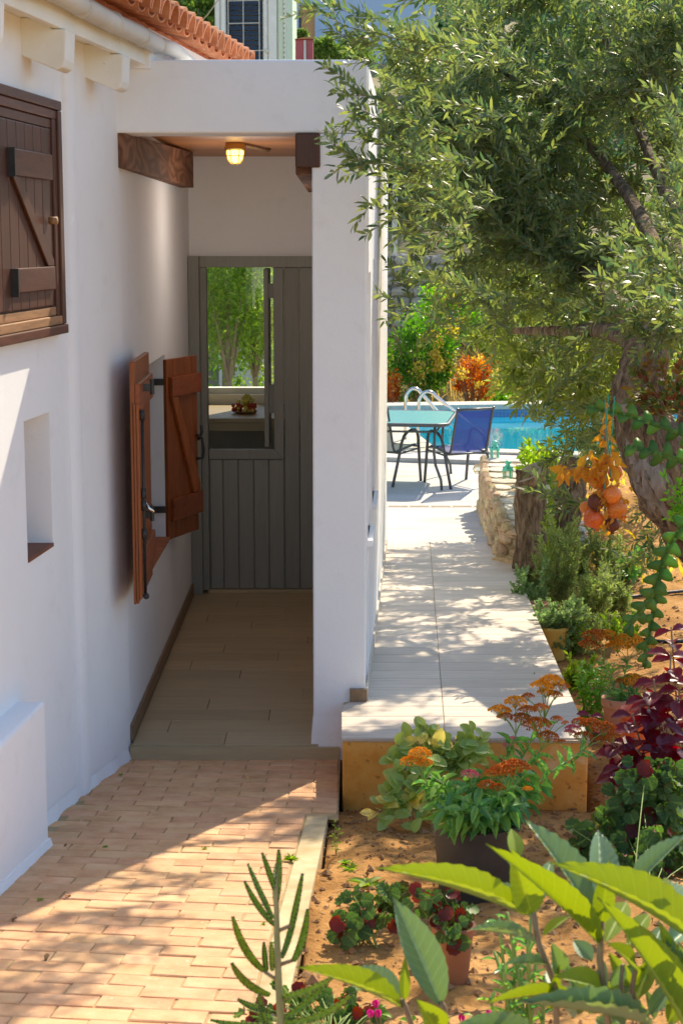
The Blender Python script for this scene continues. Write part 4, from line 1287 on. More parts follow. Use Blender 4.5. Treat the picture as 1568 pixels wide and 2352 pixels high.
while t < 1:
    l = rnd.uniform(.16, .30)
    c0 = lerp_path(wt, min(1, t + l / wallL / 2))
    x = -.01
    while x < .52:
        w_ = rnd.uniform(.16, .32)
        if x + w_ > .45: w_ = .56 - x
        Mx = Matrix.Translation(c0 + Vector((x + w_ / 2, .06 * x + rnd.uniform(-.02, .02), -.015 + rnd.uniform(-.004, .004)))) @ Matrix.Rotation(rnd.uniform(-.15, .15), 4, 'Z') @ Matrix.Diagonal((w_ * .95, l * .96, .12, 1))
        inst('flagstone', rnd.choice(top_me), SW, Mx)
        x += w_
    t += l / wallL

# ------------------------------------------------------------------ bulkhead lamp on the wall's end, lanterns
bl_p = at(1097, 1077, 15.0)
bk = thing('wall_lamp', 'small brass bulkhead lamp fixed low on the end of the stone wall', 'lamp', bl_p)
ob('mount', MB().tube([bl_p + Vector((.055, 0, 0)), bl_p + Vector((.028, 0, 0))], .048, 14), M['brass'], bk, smooth=True)
ob('lamp_glass', MB().blob(bl_p + Vector((-.0, 0, 0)), .04, .034, .034), M['lantern_glass'], bk, smooth=True)
b = MB()
for s in (-.9, 0, .9):
    b.tube([bl_p + Vector((.028, .038 * math.sin(s), .042 * math.cos(s))), bl_p + Vector((-.025, .036 * math.sin(s), .038 * math.cos(s))), bl_p + Vector((-.045, 0, .0)), bl_p + Vector((-.025, -.036 * math.sin(s), -.038 * math.cos(s))), bl_p + Vector((.028, -.038 * math.sin(s), -.042 * math.cos(s)))], .0035, 5)
ob('cage', b, M['brass'], bk)
def lantern(u, v, zt, label, rot):
    p = pl(u, v, zt)
    t = thing('lantern', label, 'lantern', p, 'mint lanterns on the stone wall')
    c = p
    def L(prof, n=20): return MB().lathe(prof, n, c)
    ob('base', L([(0, 0), (.046, 0), (.050, .006), (.050, .014), (.044, .018), (.0, .019)]), M['mint'], t, smooth=False)
    ob('glass', L([(.0405, .02), (.0405, .098)]), M['lantern_glass'], t, smooth=True)
    for i in range(4):
        w = rot + math.pi / 2 * i
        q = c + Vector((.043 * math.cos(w), .043 * math.sin(w), .058))
        ob('strut', MB().obox(q, Vector((-math.sin(w), math.cos(w), 0)) * .016, Vector((math.cos(w), math.sin(w), 0)) * .004, (0, 0, .082)), M['mint'], t)
    rf = ob('roof', L([(.047, .098), (.050, .102), (.047, .112), (.042, .118), (.036, .13), (.024, .142), (.017, .146), (.017, .152), (.026, .158), (.029, .168), (.024, .178), (.010, .185), (0, .186)], 24), M['mint'], t, smooth=True)
    for i in range(6):
        w = rot + math.pi / 3 * i
        q = c + Vector((.0405 * math.cos(w), .0405 * math.sin(w), .124))
        ob('vent', MB().blob(q, .006, .006, .006, seg=6, ring=4), M['dark_void'], rf)
    ob('handle', MB().tube([c + Vector((.03, 0, .165)), c + Vector((.048, .01, .158)), c + Vector((.055, .012, .150))], .002, 5), M['steel'], t)
lantern(1165, 1107, .165, 'mint green lantern standing nearer the cut stump on the stone wall', .4)
lantern(1135, 1058, .20, 'mint green lantern standing at the pool end of the stone wall', .9)

# ------------------------------------------------------------------ table and chairs
def chair(label, sling_mat, loc, fwd):
    t = thing('sling_chair', label, 'chair', loc, 'sling chairs at the pool table')
    f = Vector((fwd[0], fwd[1], 0)).normalized()
    r = Vector((f.y, -f.x, 0))
    def P(x, y, z): return Vector(loc) + r * x + f * y + Vector((0, 0, z))
    A = M['alu_grey']
    for s in (-1, 1):
        x = .245 * s
        pts = [P(x, .27, 0), P(x, .235, .25), P(x, .21, .46), P(x, .19, .515), P(x, .145, .545), P(x, .08, .55), P(x, .0, .535), P(x, -.07, .50), P(x, -.115, .43), P(x, -.17, .28), P(x, -.285, 0)]
        ob('arm_frame', MB().tube(pts, .0155, 8), A, t, smooth=True)
        x = .205 * s
        ob('back_frame', MB().tube([P(x, .235, .365), P(x, .20, .385), P(x, .0, .362), P(x, -.16, .345), P(x, -.195, .36), P(x, -.215, .40), P(x, -.275, .62), P(x, -.325, .79), P(x, -.345, .815)], .0125, 8), A, t, smooth=True)
    b = MB()
    def sheet(pts, w, n=6, sag=.012):
        vs = []
        for (y, z) in pts:
            for i in range(n + 1):
                x = -w + 2 * w * i / n
                vs.append(P(x, y, z - sag * (1 - (x / w) ** 2)))
        m = n + 1
        return vs, [(j * m + i, j * m + i + 1, (j + 1) * m + i + 1, (j + 1) * m + i) for j in range(len(pts) - 1) for i in range(n)]
    vs, fs = sheet([(.235, .365), (.20, .388), (.1, .375), (0, .365), (-.1, .353), (-.17, .347)], .2)
    ob('seat', MB().add(vs, fs), sling_mat, t, smooth=True)
    vs, fs = sheet([(-.205, .38), (-.23, .46), (-.26, .57), (-.29, .68), (-.325, .79)], .2)
    ob('backrest', MB().add(vs, fs), sling_mat, t, smooth=True)
    ob('top_bar', MB().tube([P(-.205, -.335, .80), P(.205, -.335, .80)], .0125, 8), A, t, smooth=True)
    for (y, z) in ((.20, .372), (-.165, .335)):
        ob('cross_bar', MB().tube([P(-.245, y, z), P(.245, y, z)], .011, 8), A, t, smooth=True)
    for s in (-1, 1):
        ob('side_bar', MB().tube([P(.243 * s, .225, .345), P(.243 * s, -.15, .325)], .010, 8), A, t, smooth=True)
    return t
ppB = pl(1035, 1124, TZ)
w1 = Vector((.90, .43, 0)); f1 = Vector((-.43, .90, 0))
chair('navy blue sling chair turned towards the pool beside the stone wall', M['blue_mesh'], ppB + w1 * .245 + f1 * .285, f1)
ppA = pl(901, 1119, TZ)
f2 = Vector((.55, .83, 0)); w2 = Vector((.83, -.55, 0))
chair('pale sling chair half hidden behind the corner of the white wall', M['white_mesh'], ppA - w2 * .245 + f2 * .285, f2)
TT = TZ + .66
tb = thing('garden_table', 'rectangular patio table with frosted teal glass top and dark grey frame', 'table', (.55, 17.35, TZ))
def rrect(x0, x1, y0, y1, rad, n=5):
    out = []
    for cx, cy, a0 in ((x1 - rad, y0 + rad, -90), (x1 - rad, y1 - rad, 0), (x0 + rad, y1 - rad, 90), (x0 + rad, y0 + rad, 180)):
        for i in range(n + 1):
            w = R(a0 + 90 * i / n)
            out.append((cx + rad * math.cos(w), cy + rad * math.sin(w)))
    return out
rot_t = R(-8)
def tr_(p, z):
    x, y = p
    return Vector((.52 + x * math.cos(rot_t) - y * math.sin(rot_t), 17.35 + x * math.sin(rot_t) + y * math.cos(rot_t), z))
rr = rrect(-.62, .62, -.66, .66, .14)
ob('table_top', MB().prism([tr_(p, TT) for p in rrect(-.60, .60, -.64, .64, .13)], (0, 0, .008)), M['teal_glass'], tb)
ob('rim', MB().tube([tr_(p, TT - .006) for p in rr + rr[:2]], .019, 8, cap=False), M['alu_grey'], tb, smooth=True)
lr = rrect(-.50, .50, -.54, .54, .1)
ob('brace', MB().tube([tr_(p, TT - .085) for p in lr + lr[:2]], .011, 8, cap=False), M['alu_grey'], tb, smooth=True)
for sx_ in (-1, 1):
    for sy_ in (-1, 1):
        ob('leg', MB().tube([tr_((.49 * sx_, .53 * sy_), TT - .02), tr_((.48 * sx_, .52 * sy_), TT - .3), tr_((.50 * sx_, .54 * sy_), TT - .42), tr_((.56 * sx_, .60 * sy_), TT - .56), tr_((.57 * sx_, .61 * sy_), TZ)], .014, 8), M['alu_grey'], tb, smooth=True)

# ================================================================== far things above and behind
# stone wall on the slope
fw_ = thing('field_stone_wall', 'tall grey dry stone wall on the slope behind the pool', 'wall', (2.5, 32.3, -.1))
ob('core', MB().box(-6, 12, 32.25, 32.75, -.4, 1.90), nmat('wall_core', [(.3, (.20, .185, .16)), (.7, (.36, .34, .30))], 4, .95, (1, .06, 5)), fw_)
gs_me = [stone_me(60 + k, M['grey_stone'], 1, 1, 1) for k in range(6)]
z = -.05
while z < 1.92:
    h_ = rnd.uniform(.15, .23)
    x = .62 + rnd.uniform(0, .1)
    while x < 3.2:
        l = rnd.uniform(.18, .42)
        Mx = Matrix.Translation((x + l / 2, 32.22, z + h_ / 2)) @ Matrix.Rotation(R(90), 4, 'X') @ Matrix.Rotation(rnd.uniform(-.1, .1), 4, 'Z') @ Matrix.Diagonal((l * .98, h_ * .98, .16, 1))
        inst('stone', rnd.choice(gs_me), fw_, Mx)
        x += l
    z += h_
fp2 = at(905, 600, 32.5)
tag(ob('fence_post', MB().tube([Vector((fp2.x, 32.5, 1.8)), Vector((fp2.x + .01, 32.5, 3.35))], .05, 8), M['gutter']), 'slim grey post standing on the dry stone wall beside the white corner', 'post')
# neighbour's stair tower with the barred window
NY = 28.0
def nx_(u): return at(u, 70, NY).x
def nz_(v): return at(580, v, NY).z
nh = thing('neighbour_house', 'tall cream house block with dark blue shutter behind a barred window', 'house', (nx_(580), NY + 1, -.6))
x0, x1 = nx_(494), nx_(655)
wz = nz_(141) - 1.0
hw = MB()
a0, a1 = nx_(519), nx_(604)
hw.box(x0, a0, NY, NY + .3, -.7, 8.5); hw.box(a1, x1, NY, NY + .3, -.7, 8.5); hw.box(a0, a1, NY, NY + .3, -.7, wz); hw.box(a0, a1, NY, NY + .3, wz + 3.2, 8.5)
hw.box(x0, x1, NY + .301, NY + 2.6, -.7, 8.5)
ob('wall', hw, M['cream'], nh)
for i in range(32):
    z = wz + .03 + i * .078
    ob('slat', MB().hexa([(a0 + .002, NY + .17, z), (a1 - .002, NY + .17, z), (a1 - .002, NY + .24, z + .012), (a0 + .002, NY + .24, z + .012), (a0 + .002, NY + .18, z + .062), (a1 - .002, NY + .18, z + .062), (a1 - .002, NY + .25, z + .07), (a0 + .002, NY + .25, z + .07)]), M['blind'], nh)
for (u0, u1, d) in ((497, 505, .05), (508, 518, .03), (606, 614, .03), (617, 636, .05)):
    ob('moulding', MB().box(nx_(u0), nx_(u1), NY - d, NY - .001, wz - .1, wz + 3.3), M['paint_white'], nh, bevel=.01)
ob('pilaster', MB().box(nx_(640), nx_(651), NY - .07, NY - .001, -.7, 8.5), M['pale_green'], nh)
ob('pilaster', MB().box(x1 + .001, nx_(672), NY - .12, NY + 2.6, -.7, 8.5), M['pale_green'], nh)
qs = MB()
for i in range(70):
    z = 2.5 + i * .075
    qs.blob((nx_(655), NY - .10, z), .03, .04, .04, seg=5, ring=4)
ob('rope_trim', qs, M['cream'], nh)
gr = MB()
for u in (525, 559.5, 596):
    gr.tube([(nx_(u), NY - .05, wz + .1), (nx_(u), NY - .05, wz + 3.1)], .007, 6)
for v in (54, 117, 2):
    gr.tube([(nx_(511 if v == 117 else 526), NY - .052, nz_(v + 1)), (nx_(613 if v == 117 else 597), NY - .052, nz_(v - 0.5))], .007, 6)
for u in (511, 613):
    gr.blob((nx_(u), NY - .045, nz_(117)), .04, .03, .04)
ob('grille', gr, M['grille'], nh)
# blue house in the shade, far up the slope
FY = 62.0
def fx(u): return at(u, 60, FY).x
def fzz(v): return at(700, v, FY).z
fh = thing('hillside_house', 'large blue-white house in shade with a window bay coloured ochre as if sunlit, high behind the roof', 'house', (fx(760), FY + 4, 7))
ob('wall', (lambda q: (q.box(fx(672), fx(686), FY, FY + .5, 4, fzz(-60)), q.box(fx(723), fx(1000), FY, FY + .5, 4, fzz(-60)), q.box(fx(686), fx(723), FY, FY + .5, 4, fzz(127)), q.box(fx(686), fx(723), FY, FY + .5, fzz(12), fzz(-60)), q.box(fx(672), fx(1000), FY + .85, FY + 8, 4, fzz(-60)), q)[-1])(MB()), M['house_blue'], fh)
bay = ob('window', MB().box(fx(686) + .002, fx(723) - .002, FY + .16, FY + .3, fzz(127) + .002, fzz(12) - .002), M['sunlit_reveal_ochre'], fh)
for i in range(9):
    za = fzz(104) + i * (fzz(38) - fzz(104)) / 9
    ob('slat', MB().box(fx(686) + .01, fx(691.5), FY + .08, FY + .158, za, za + .09), M['blind'], bay)
wh = thing('hillside_house', 'small white house with an air conditioner at the top of the slope', 'house', (at(410, 20, 110).x, 112, 14))
WX0, WX1 = at(375, 10, 110).x, at(448, 10, 110).x
ob('wall', MB().box(WX0, WX1, 110, 116, 8, at(400, -40, 110).z), M['house_white'], wh)
ob('wall', MB().box(WX0 - 4, WX0 + .6, 109, 116, 8, at(400, 18, 109).z), M['house_white'], wh)
wnd = ob('window', MB().box(at(418, 5, 110).x, at(426, 5, 110).x, 109.93, 109.99, at(420, 16, 110).z, at(420, -6, 110).z), M['dark_void'], wh)
acu = ob('air_conditioner', MB().box(at(384, 10, 110).x, at(397, 10, 110).x, 109.5, 109.98, at(390, 17, 110).z, at(390, 5, 110).z), M['house_white'], wh, bevel=.04)
ob('fan', MB().tube([(at(391, 10, 110).x, 109.49, at(391, 11.5, 110).z), (at(391, 10, 110).x, 109.44, at(391, 11.5, 110).z)], .15, 12), M['alu_grey'], acu)
rb = thing('red_chimney', 'dusky red rendered block with a pale pipe up its face behind the parapet', 'chimney', (at(695, 120, 24).x, 24.3, -.5))
ob('shaft', MB().box(at(674, 120, 24).x, at(716, 120, 24).x, 24.95, 25.4, -.6, at(690, 90, 24.95).z), M['red_render'], rb, bevel=.02)
ob('cap', MB().prism([(at(673, 120, 24).x, 24.9, at(690, 90, 24.95).z), (at(717, 120, 24).x, 24.9, at(690, 90, 24.95).z), (at(697, 120, 24).x, 24.9, at(690, 86, 24.95).z)], (0, .55, 0)), M['roof_tile'], rb)
ob('pipe', MB().tube([(at(700, 120, 24.9).x, 24.93, 2.5), (at(700, 120, 24.9).x, 24.93, at(690, 93, 24.95).z)], .018, 6), M['gutter'], rb)
# aerial
an = at(405, 58, 15.5)
aer = thing('tv_aerial', 'slim metal television aerial rising behind the tiled eaves', 'aerial', (an.x, 15.5, -.7))
ob('mast', MB().tube([(an.x, 15.5, -.7), (an.x, 15.5, an.z + .05)], .014, 6), M['steel'], aer)
ob('boom', MB().tube([an + Vector((-.09, 0, .02)), an + Vector((.085, 0, .0))], .006, 5), M['steel'], aer)
for i in range(9):
    c = an + Vector((-.085 + .02 * i, 0, .018 - .002 * i))
    ob('rod', MB().tube([c + Vector((-.012, 0, -.055 - .002 * i)), c + Vector((.012, 0, .055 + .002 * i))], .004, 5), M['grille'], aer)
ob('reflector', MB().tube([an + Vector((-.085, 0, -.045)), an + Vector((-.10, .02, .09))], .010, 5), M['steel'], aer)
for i, ((ua, va, Ya), (ub, vb, Yb)) in enumerate((((345, 0, 40), (480, 60, 18)), ((400, 52, 30), (520, -30, 22)), ((420, 118, 40), (560, 82, 30)), ((690, 95, 40), (860, 30, 30)))):
    a_, b_ = at(ua, va, Ya), at(ub, vb, Yb)
    pts = [a_.lerp(b_, k / 10) - Vector((0, 0, .25 * math.sin(math.pi * k / 10))) for k in range(11)]
    tag(ob('overhead_cable', MB().tube(pts, .009, 4), M['hose' if i in (0, 3) else 'gutter']), ['dark cable slanting down above the hillside trees', 'pale cable rising steeply past the aerial', 'pale cable running level across the hillside trees', 'dark cable crossing the blue house wall'][i], 'cable', 'overhead cables')
# ================================================================== foliage helpers
def unit(a):
    return a / np.maximum(np.linalg.norm(a, axis=1, keepdims=True), 1e-9)
class Cloud:                                       # many small leaves (and twigs) collected into one mesh
    def __init__(self):
        self.V, self.T, self.R, self.n = [], [], [], 0
        self.tw = MB()
    def leaves(self, P, D, N, L, W, bend=.12):
        P, D = np.asarray(P, float), unit(np.asarray(D, float))
        n = len(P)
        L = np.broadcast_to(np.asarray(L, float), (n,))[:, None]
        W = np.broadcast_to(np.asarray(W, float), (n,))[:, None]
        S = unit(np.cross(D, np.asarray(N, float)) + 1e-6)
        U = np.cross(S, D)
        v = np.stack([P, P + D * L * .33 - S * W * .5 + U * L * .05, P + D * L * .33 + S * W * .5 + U * L * .05,
                      P + D * L * .70 - S * W * .42, P + D * L * .70 + S * W * .42, P + D * L - U * L * bend], 1).reshape(-1, 3)
        t = np.array([[0, 2, 1], [1, 2, 4], [1, 4, 3], [3, 4, 5]])
        idx = (np.arange(n) * 6)[:, None, None] + t[None] + self.n
        self.V.append(v); self.T.append(idx.reshape(-1, 3)); self.R.append(np.repeat(rng.random(n), 4))
        self.n += n * 6
    def build(self, name, mats, parent, origin=None):
        V = np.concatenate(self.V) if self.V else np.zeros((0, 3))
        T = np.concatenate(self.T) if self.T else np.zeros((0, 3), int)
        Rr = np.concatenate(self.R) if self.R else np.zeros(0)
        nl = len(T)
        tv = np.array(self.tw.v, float).reshape(-1, 3)
        tris = [T]
        extra = []
        for f in self.tw.f:
            for k in range(1, len(f) - 1):
                extra.append((f[0], f[k], f[k + 1]))
        if extra:
            tris.append(np.array(extra) + len(V))
        T = np.concatenate(tris); V = np.concatenate([V, tv])
        c = Vector(((V[:, 0].min() + V[:, 0].max()) / 2, (V[:, 1].min() + V[:, 1].max()) / 2, V[:, 2].min() if parent is None else (V[:, 2].min() + V[:, 2].max()) / 2))
        V = V - np.array(c)
        me = bpy.data.meshes.new(name)
        me.vertices.add(len(V)); me.vertices.foreach_set('co', V.astype(np.float32).ravel())
        me.loops.add(len(T) * 3); me.loops.foreach_set('vertex_index', T.astype(np.int32).ravel())
        me.polygons.add(len(T)); me.polygons.foreach_set('loop_start', (np.arange(len(T)) * 3).astype(np.int32))
        for m in mats: me.materials.append(m)
        mi = np.zeros(len(T), np.int32); mi[nl:] = min(1, len(mats) - 1)
        me.polygons.foreach_set('material_index', mi)
        a = me.attributes.new('rnd', 'FLOAT', 'FACE')
        rr_ = np.zeros(len(T), np.float32); rr_[:nl] = Rr; rr_[nl:] = .5
        a.data.foreach_set('value', rr_)
        me.update(calc_edges=True); me.validate()
        return put(name, me, c, parent)
def rvec(n):
    v = rng.normal(size=(n, 3))
    return unit(v)
def leafy_twigs(C, B, T, n_tw, tw_len, L, W, step, sag=.1, spread=.8, main_r=.006, tw_r=.0022, up=.25, hide=False):
    """a branch from B to T with side twigs and paired leaves"""
    B, T = np.array(B, float), np.array(T, float)
    ax = T - B; ln = np.linalg.norm(ax); ax /= ln
    ts = np.linspace(0, 1, 9)
    main = B + np.outer(ts, T - B); main[:, 2] += sag * ln * np.sin(np.pi * ts) * .6 - 0
    main[1:-1] += rng.normal(0, .02 * ln, (7, 3))
    k0 = 3 if hide else 0
    C.tw.tube([Vector(p) for p in main[k0:]], [main_r * (1 - .75 * t) for t in ts[k0:]], 4, cap=False)
    Ps, Ds = [], []
    def along(poly, r0):
        seg = np.linalg.norm(np.diff(poly, axis=0), axis=1); cum = np.concatenate([[0], np.cumsum(seg)])
        n = max(2, int(cum[-1] / step))
        for k in range(n):
            d = cum[-1] * (k + .5) / n
            i = min(np.searchsorted(cum, d) - 1, len(seg) - 1); i = max(i, 0)
            f = (d - cum[i]) / max(seg[i], 1e-6)
            p = poly[i] * (1 - f) + poly[i + 1] * f
            t = (poly[i + 1] - poly[i]) / max(seg[i], 1e-6)
            side = np.cross(t, rng.normal(size=3)); side /= max(np.linalg.norm(side), 1e-6)
            for s in (-1, 1):
                Ps.append(p); Ds.append(t * rng.uniform(.5, 1.0) + side * s * rng.uniform(.5, 1.0) + np.array([0, 0, .12]))
        Ps.append(poly[-1]); Ds.append(poly[-1] - poly[-2] + rng.normal(0, .01, 3))
    along(main[1:], 0)
    for k in range(n_tw):
        t = .12 + .86 * (k + rng.random()) / n_tw
        i = min(int(t * 8), 7); f = t * 8 - i
        p0 = main[i] * (1 - f) + main[i + 1] * f
        d = ax * rng.uniform(.35, 1.0) + rng.normal(0, spread * .6, 3); d[2] += up * rng.uniform(-.6, 1.0)
        d /= np.linalg.norm(d)
        l = tw_len * rng.uniform(.55, 1.15) * (1.1 - .5 * t)
        q = [p0 + d * l * s + np.array([0, 0, -.10 * l * s * s]) + rng.normal(0, .01 * l, 3) for s in (0, .33, .66, 1)]
        q = np.array(q)
        C.tw.tube([Vector(p) for p in q], [tw_r, tw_r * .9, tw_r * .7, tw_r * .4], 3, cap=False)
        along(q, 0)
    n = len(Ps)
    D = np.array(Ds)
    C.leaves(np.array(Ps), D, rvec(n) * .9 + np.array([0, 0, .7]), L * rng.uniform(.65, 1.2, n), W * rng.uniform(.8, 1.2, n))
def crown(C, c, rad, n, L, W, clumps=22, clr=.38, droop=0.0):
    c, rad = np.array(c, float), np.array(rad, float)
    cc = rvec(clumps) * (rng.random((clumps, 1)) ** .4) * .78
    which = rng.integers(0, clumps, n)
    loc = rvec(n) * (rng.random((n, 1)) ** .45) * clr * (.6 + .8 * rng.random((clumps, 1))[which])
    u = cc[which] + loc
    P = c + u * rad
    D = rvec(n) + unit(u) * .6 + np.array([0, 0, -droop])
    C.leaves(P, D, rvec(n) + np.array([0, 0, .5]), L * rng.uniform(.6, 1.25, n), W * rng.uniform(.8, 1.2, n))
def bark_tube(pts, rad, n=26, rough=.16, ridges=7, seed=0, sub=5, mi=0, lump=.12):
    """a gnarled trunk: rings with twisting ridges and hollows"""
    pts = [Vector(p) for p in pts]
    P, Q = [], []
    k = len(pts)
    for i in range(k - 1):                          # Catmull-Rom
        p0, p1, p2, p3 = pts[max(i - 1, 0)], pts[i], pts[i + 1], pts[min(i + 2, k - 1)]
        for s in range(sub):
            t = s / sub
            P.append(.5 * ((2 * p1) + (p2 - p0) * t + (2 * p0 - 5 * p1 + 4 * p2 - p3) * t * t + (3 * p1 - p0 - 3 * p2 + p3) * t ** 3))
            Q.append(rad[i] * (1 - t) + rad[i + 1] * t)
    P.append(pts[-1]); Q.append(rad[-1])
    b = MB()
    m = len(P)
    ref = Vector((0, 0, 1)) if abs((P[1] - P[0]).normalized().z) < .9 else Vector((1, 0, 0))
    a = (P[1] - P[0]).cross(ref).normalized()
    for i in range(m):
        t = (P[min(i + 1, m - 1)] - P[max(i - 1, 0)]).normalized()
        a = (a - t * a.dot(t)).normalized(); c = t.cross(a)
        for j in range(n):
            w = 2 * math.pi * j / n
            v = Vector((math.cos(w) * 1.3, math.sin(w) * 1.3, i * .12 + seed * 7))
            q = Q[i] * (1 + lump * mnoise.noise(v * 1.1) * 2 + rough * (abs(math.sin(ridges * .5 * w + i * .13 + seed + 1.5 * mnoise.noise(v))) - .5) * .55 + rough * .6 * mnoise.noise(Vector((math.cos(w) * 5, math.sin(w) * 5, i * .6 + seed))))
            b.v.append(tuple(P[i] + (a * math.cos(w) + c * math.sin(w)) * q))
    b.f = [(i * n + j, i * n + (j + 1) % n, (i + 1) * n + (j + 1) % n, (i + 1) * n + j) for i in range(m - 1) for j in range(n)]
    b.f += [tuple(range(n))[::-1], tuple(range((m - 1) * n, m * n))]
    b.m = [mi] * len(b.f); b.r = [0] * len(b.f)
    return b

# ------------------------------------------------------------------ blade meshes for leaves that are parts
def blade(name, mat, prof, ny=9, nh=2, fold=.15, curl=.15, corr=0.0, corr_n=8, serr=0.0, thick=0.0, wav=0.0, smooth=True):
    """unit blade along +Y (length 1, width 1): prof(t) -> half width 0..1"""
    b = MB(); uv = []
    nx = 2 * nh + 1
    for j in range(ny + 1):
        t = j / ny
        w = prof(t)
        if serr and 0 < j < ny and j % 2: w *= 1 - serr
        for i in range(nx):
            s = (i - nh) / nh
            z = fold * abs(s) * w * .5 - curl * t * t + corr * math.sin(2 * math.pi * corr_n * (t - .16 * abs(s))) * (abs(s) * (1 - abs(s) * .4)) + wav * math.sin(7 * t + 2 * s) * abs(s)
            b.v.append((s * .5 * w, t - .02 * t * abs(s), z)); uv.append((s * .5 + .5, t))
    for j in range(ny):
        for i in range(nx - 1):
            b.f.append((j * nx + i, j * nx + i + 1, (j + 1) * nx + i + 1, (j + 1) * nx + i)); b.m.append(0); b.r.append(0)
    me = b.mesh(name, mat, smooth)
    l = me.uv_layers.new(name='UVMap')
    for lp_ in me.loops: l.data[lp_.index].uv = uv[lp_.vertex_index]
    return me
def disc_blade(name, mat, n=16, serr=.08, cup=.2, corr=.05, notch=True):
    """a round leaf with a notch at its stalk; stalk at the origin, blade around (0, .35)"""
    b = MB(); uv = []
    rings = (.12, .55, .85, 1.0)
    b.v.append((0, .12, 0)); uv.append((.5, 0))
    for ri, q in enumerate(rings):
        for j in range(n + 1):
            w = -math.pi / 2 + 2 * math.pi * j / n
            k = q * (1 - (.55 * math.exp(-((min(j, n - j)) / 1.1) ** 2) if notch else 0))
            if ri == 3 and j % 2: k *= 1 - serr
            z = cup * q * q * .5 + corr * math.cos(w * 8) * q
            b.v.append((.5 * k * math.cos(w), .42 + .5 * k * math.sin(w) - .3 * (1 - q), z)); uv.append((j / n, q))
    for j in range(n):
        b.f.append((0, 1 + j, 2 + j))
    for ri in range(3):
        o = 1 + ri * (n + 1)
        for j in range(n):
            b.f.append((o + j, o + n + 1 + j, o + n + 2 + j, o + 1 + j))
    b.m, b.r = [0] * len(b.f), [0] * len(b.f)
    me = b.mesh(name, mat, True)
    l = me.uv_layers.new(name='UVMap')
    for lp_ in me.loops: l.data[lp_.index].uv = uv[lp_.vertex_index]
    return me
def lanc(p=1.0, q=.9):
    m = max((math.sin(math.pi * (i / 40) ** p)) ** q for i in range(1, 40))
    return lambda t: max(.03, math.sin(math.pi * min(.999, max(.0, t)) ** p) ** q / m) if 0 < t < 1 else .04
def place(me, parent, base, tip, width, up=(0, 0, 1), name='leaf', zs=1.0):
    base, tip = Vector(base), Vector(tip)
    y = tip - base; L = y.length; y.normalize()
    up = Vector(up)
    x = y.cross(up)
    if x.length < 1e-4: x = y.cross(Vector((1, 0, .1)))
    x.normalize(); z = x.cross(y)
    Mx = Matrix((x * width, y * L, z * L * zs)).transposed().to_4x4()
    return inst(name, me, parent, Matrix.Translation(base) @ Mx)
def head_mesh(k, mat, n=260):
    r_ = random.Random(k)
    b = MB()
    for i in range(n):
        w, q = r_.uniform(0, 6.283), math.sqrt(r_.random())
        x, y = q * math.cos(w), q * math.sin(w)
        z = .55 * (1 - q * q) + r_.uniform(-.16, .06)
        s = r_.uniform(.06, .105)
        c = Vector((x, y, z))
        vs = [c + Vector(d) * s for d in ((1, 0, 0), (-.5, .87, 0), (-.5, -.87, 0), (0, 0, 1.1), (0, 0, -1))]
        b.add(vs, [(0, 1, 3), (1, 2, 3), (2, 0, 3), (1, 0, 4), (2, 1, 4), (0, 2, 4)], 0, r_.random())
    for i in range(16):
        w, q = r_.uniform(0, 6.283), r_.uniform(.2, .8)
        b.tube([(0, 0, -.75), (q * .5 * math.cos(w), q * .5 * math.sin(w), -.25), (q * math.cos(w), q * math.sin(w), .3 * (1 - q * q))], .022, 3, 1, False)
    return b.mesh('flower_head', [mat, M['green_stem']])
HEADS = {k: [head_mesh(s + i, M[m]) for i in range(3)] for k, m, s in (('rust', 'head_rust', 1), ('gold', 'head_gold', 11), ('pink', 'head_pink', 21))}
def head(parent, p, r, kind, tilt=.2):
    Mx = Matrix.Translation(Vector(p)) @ Matrix.Rotation(rnd.uniform(0, 6), 4, 'Z') @ Matrix.Rotation(rnd.uniform(-tilt, tilt), 4, 'X') @ Matrix.Diagonal((r * 1.34, r * 1.34, r * 1.15, 1))
    return inst('flower_head', rnd.choice(HEADS[kind]), parent, Mx)
def curve_pts(a, b_, sag=0.0, n=6, side=Vector((0, 0, 0))):
    a, b_ = Vector(a), Vector(b_)
    return [a.lerp(b_, i / n) + (Vector((0, 0, sag)) + side) * math.sin(math.pi * i / n) for i in range(n + 1)]

# ================================================================== trees and shrubs behind
def tree(name, label, cat, base, cc, rad, n, L, W, leaf, trunk_r, group=None, clumps=24, limbs=4, bark='smooth_bark'):
    t = thing(name, label, cat, base, group)
    base, cc = Vector(base), Vector(cc)
    b = MB()
    b.tube(curve_pts(base, cc, 0, 6, Vector((.06 * trunk_r, 0, 0))), [trunk_r * (1 - .1 * i) for i in range(7)], 8)
    for i in range(limbs):
        w = 6.283 * i / limbs + rnd.random()
        e = cc + Vector((math.cos(w) * rad[0] * .6, math.sin(w) * rad[1] * .6, rad[2] * rnd.uniform(-.1, .6)))
        b.tube(curve_pts(base.lerp(cc, .55), e, .1, 4), [trunk_r * .5, trunk_r * .4, trunk_r * .3, trunk_r * .2, trunk_r * .1], 5)
    ob('trunk', b, M[bark], t, smooth=True)
    C = Cloud(); crown(C, cc, rad, n, L, W, clumps)
    stuff(C.build('crown', [M[leaf]], t))
    return t
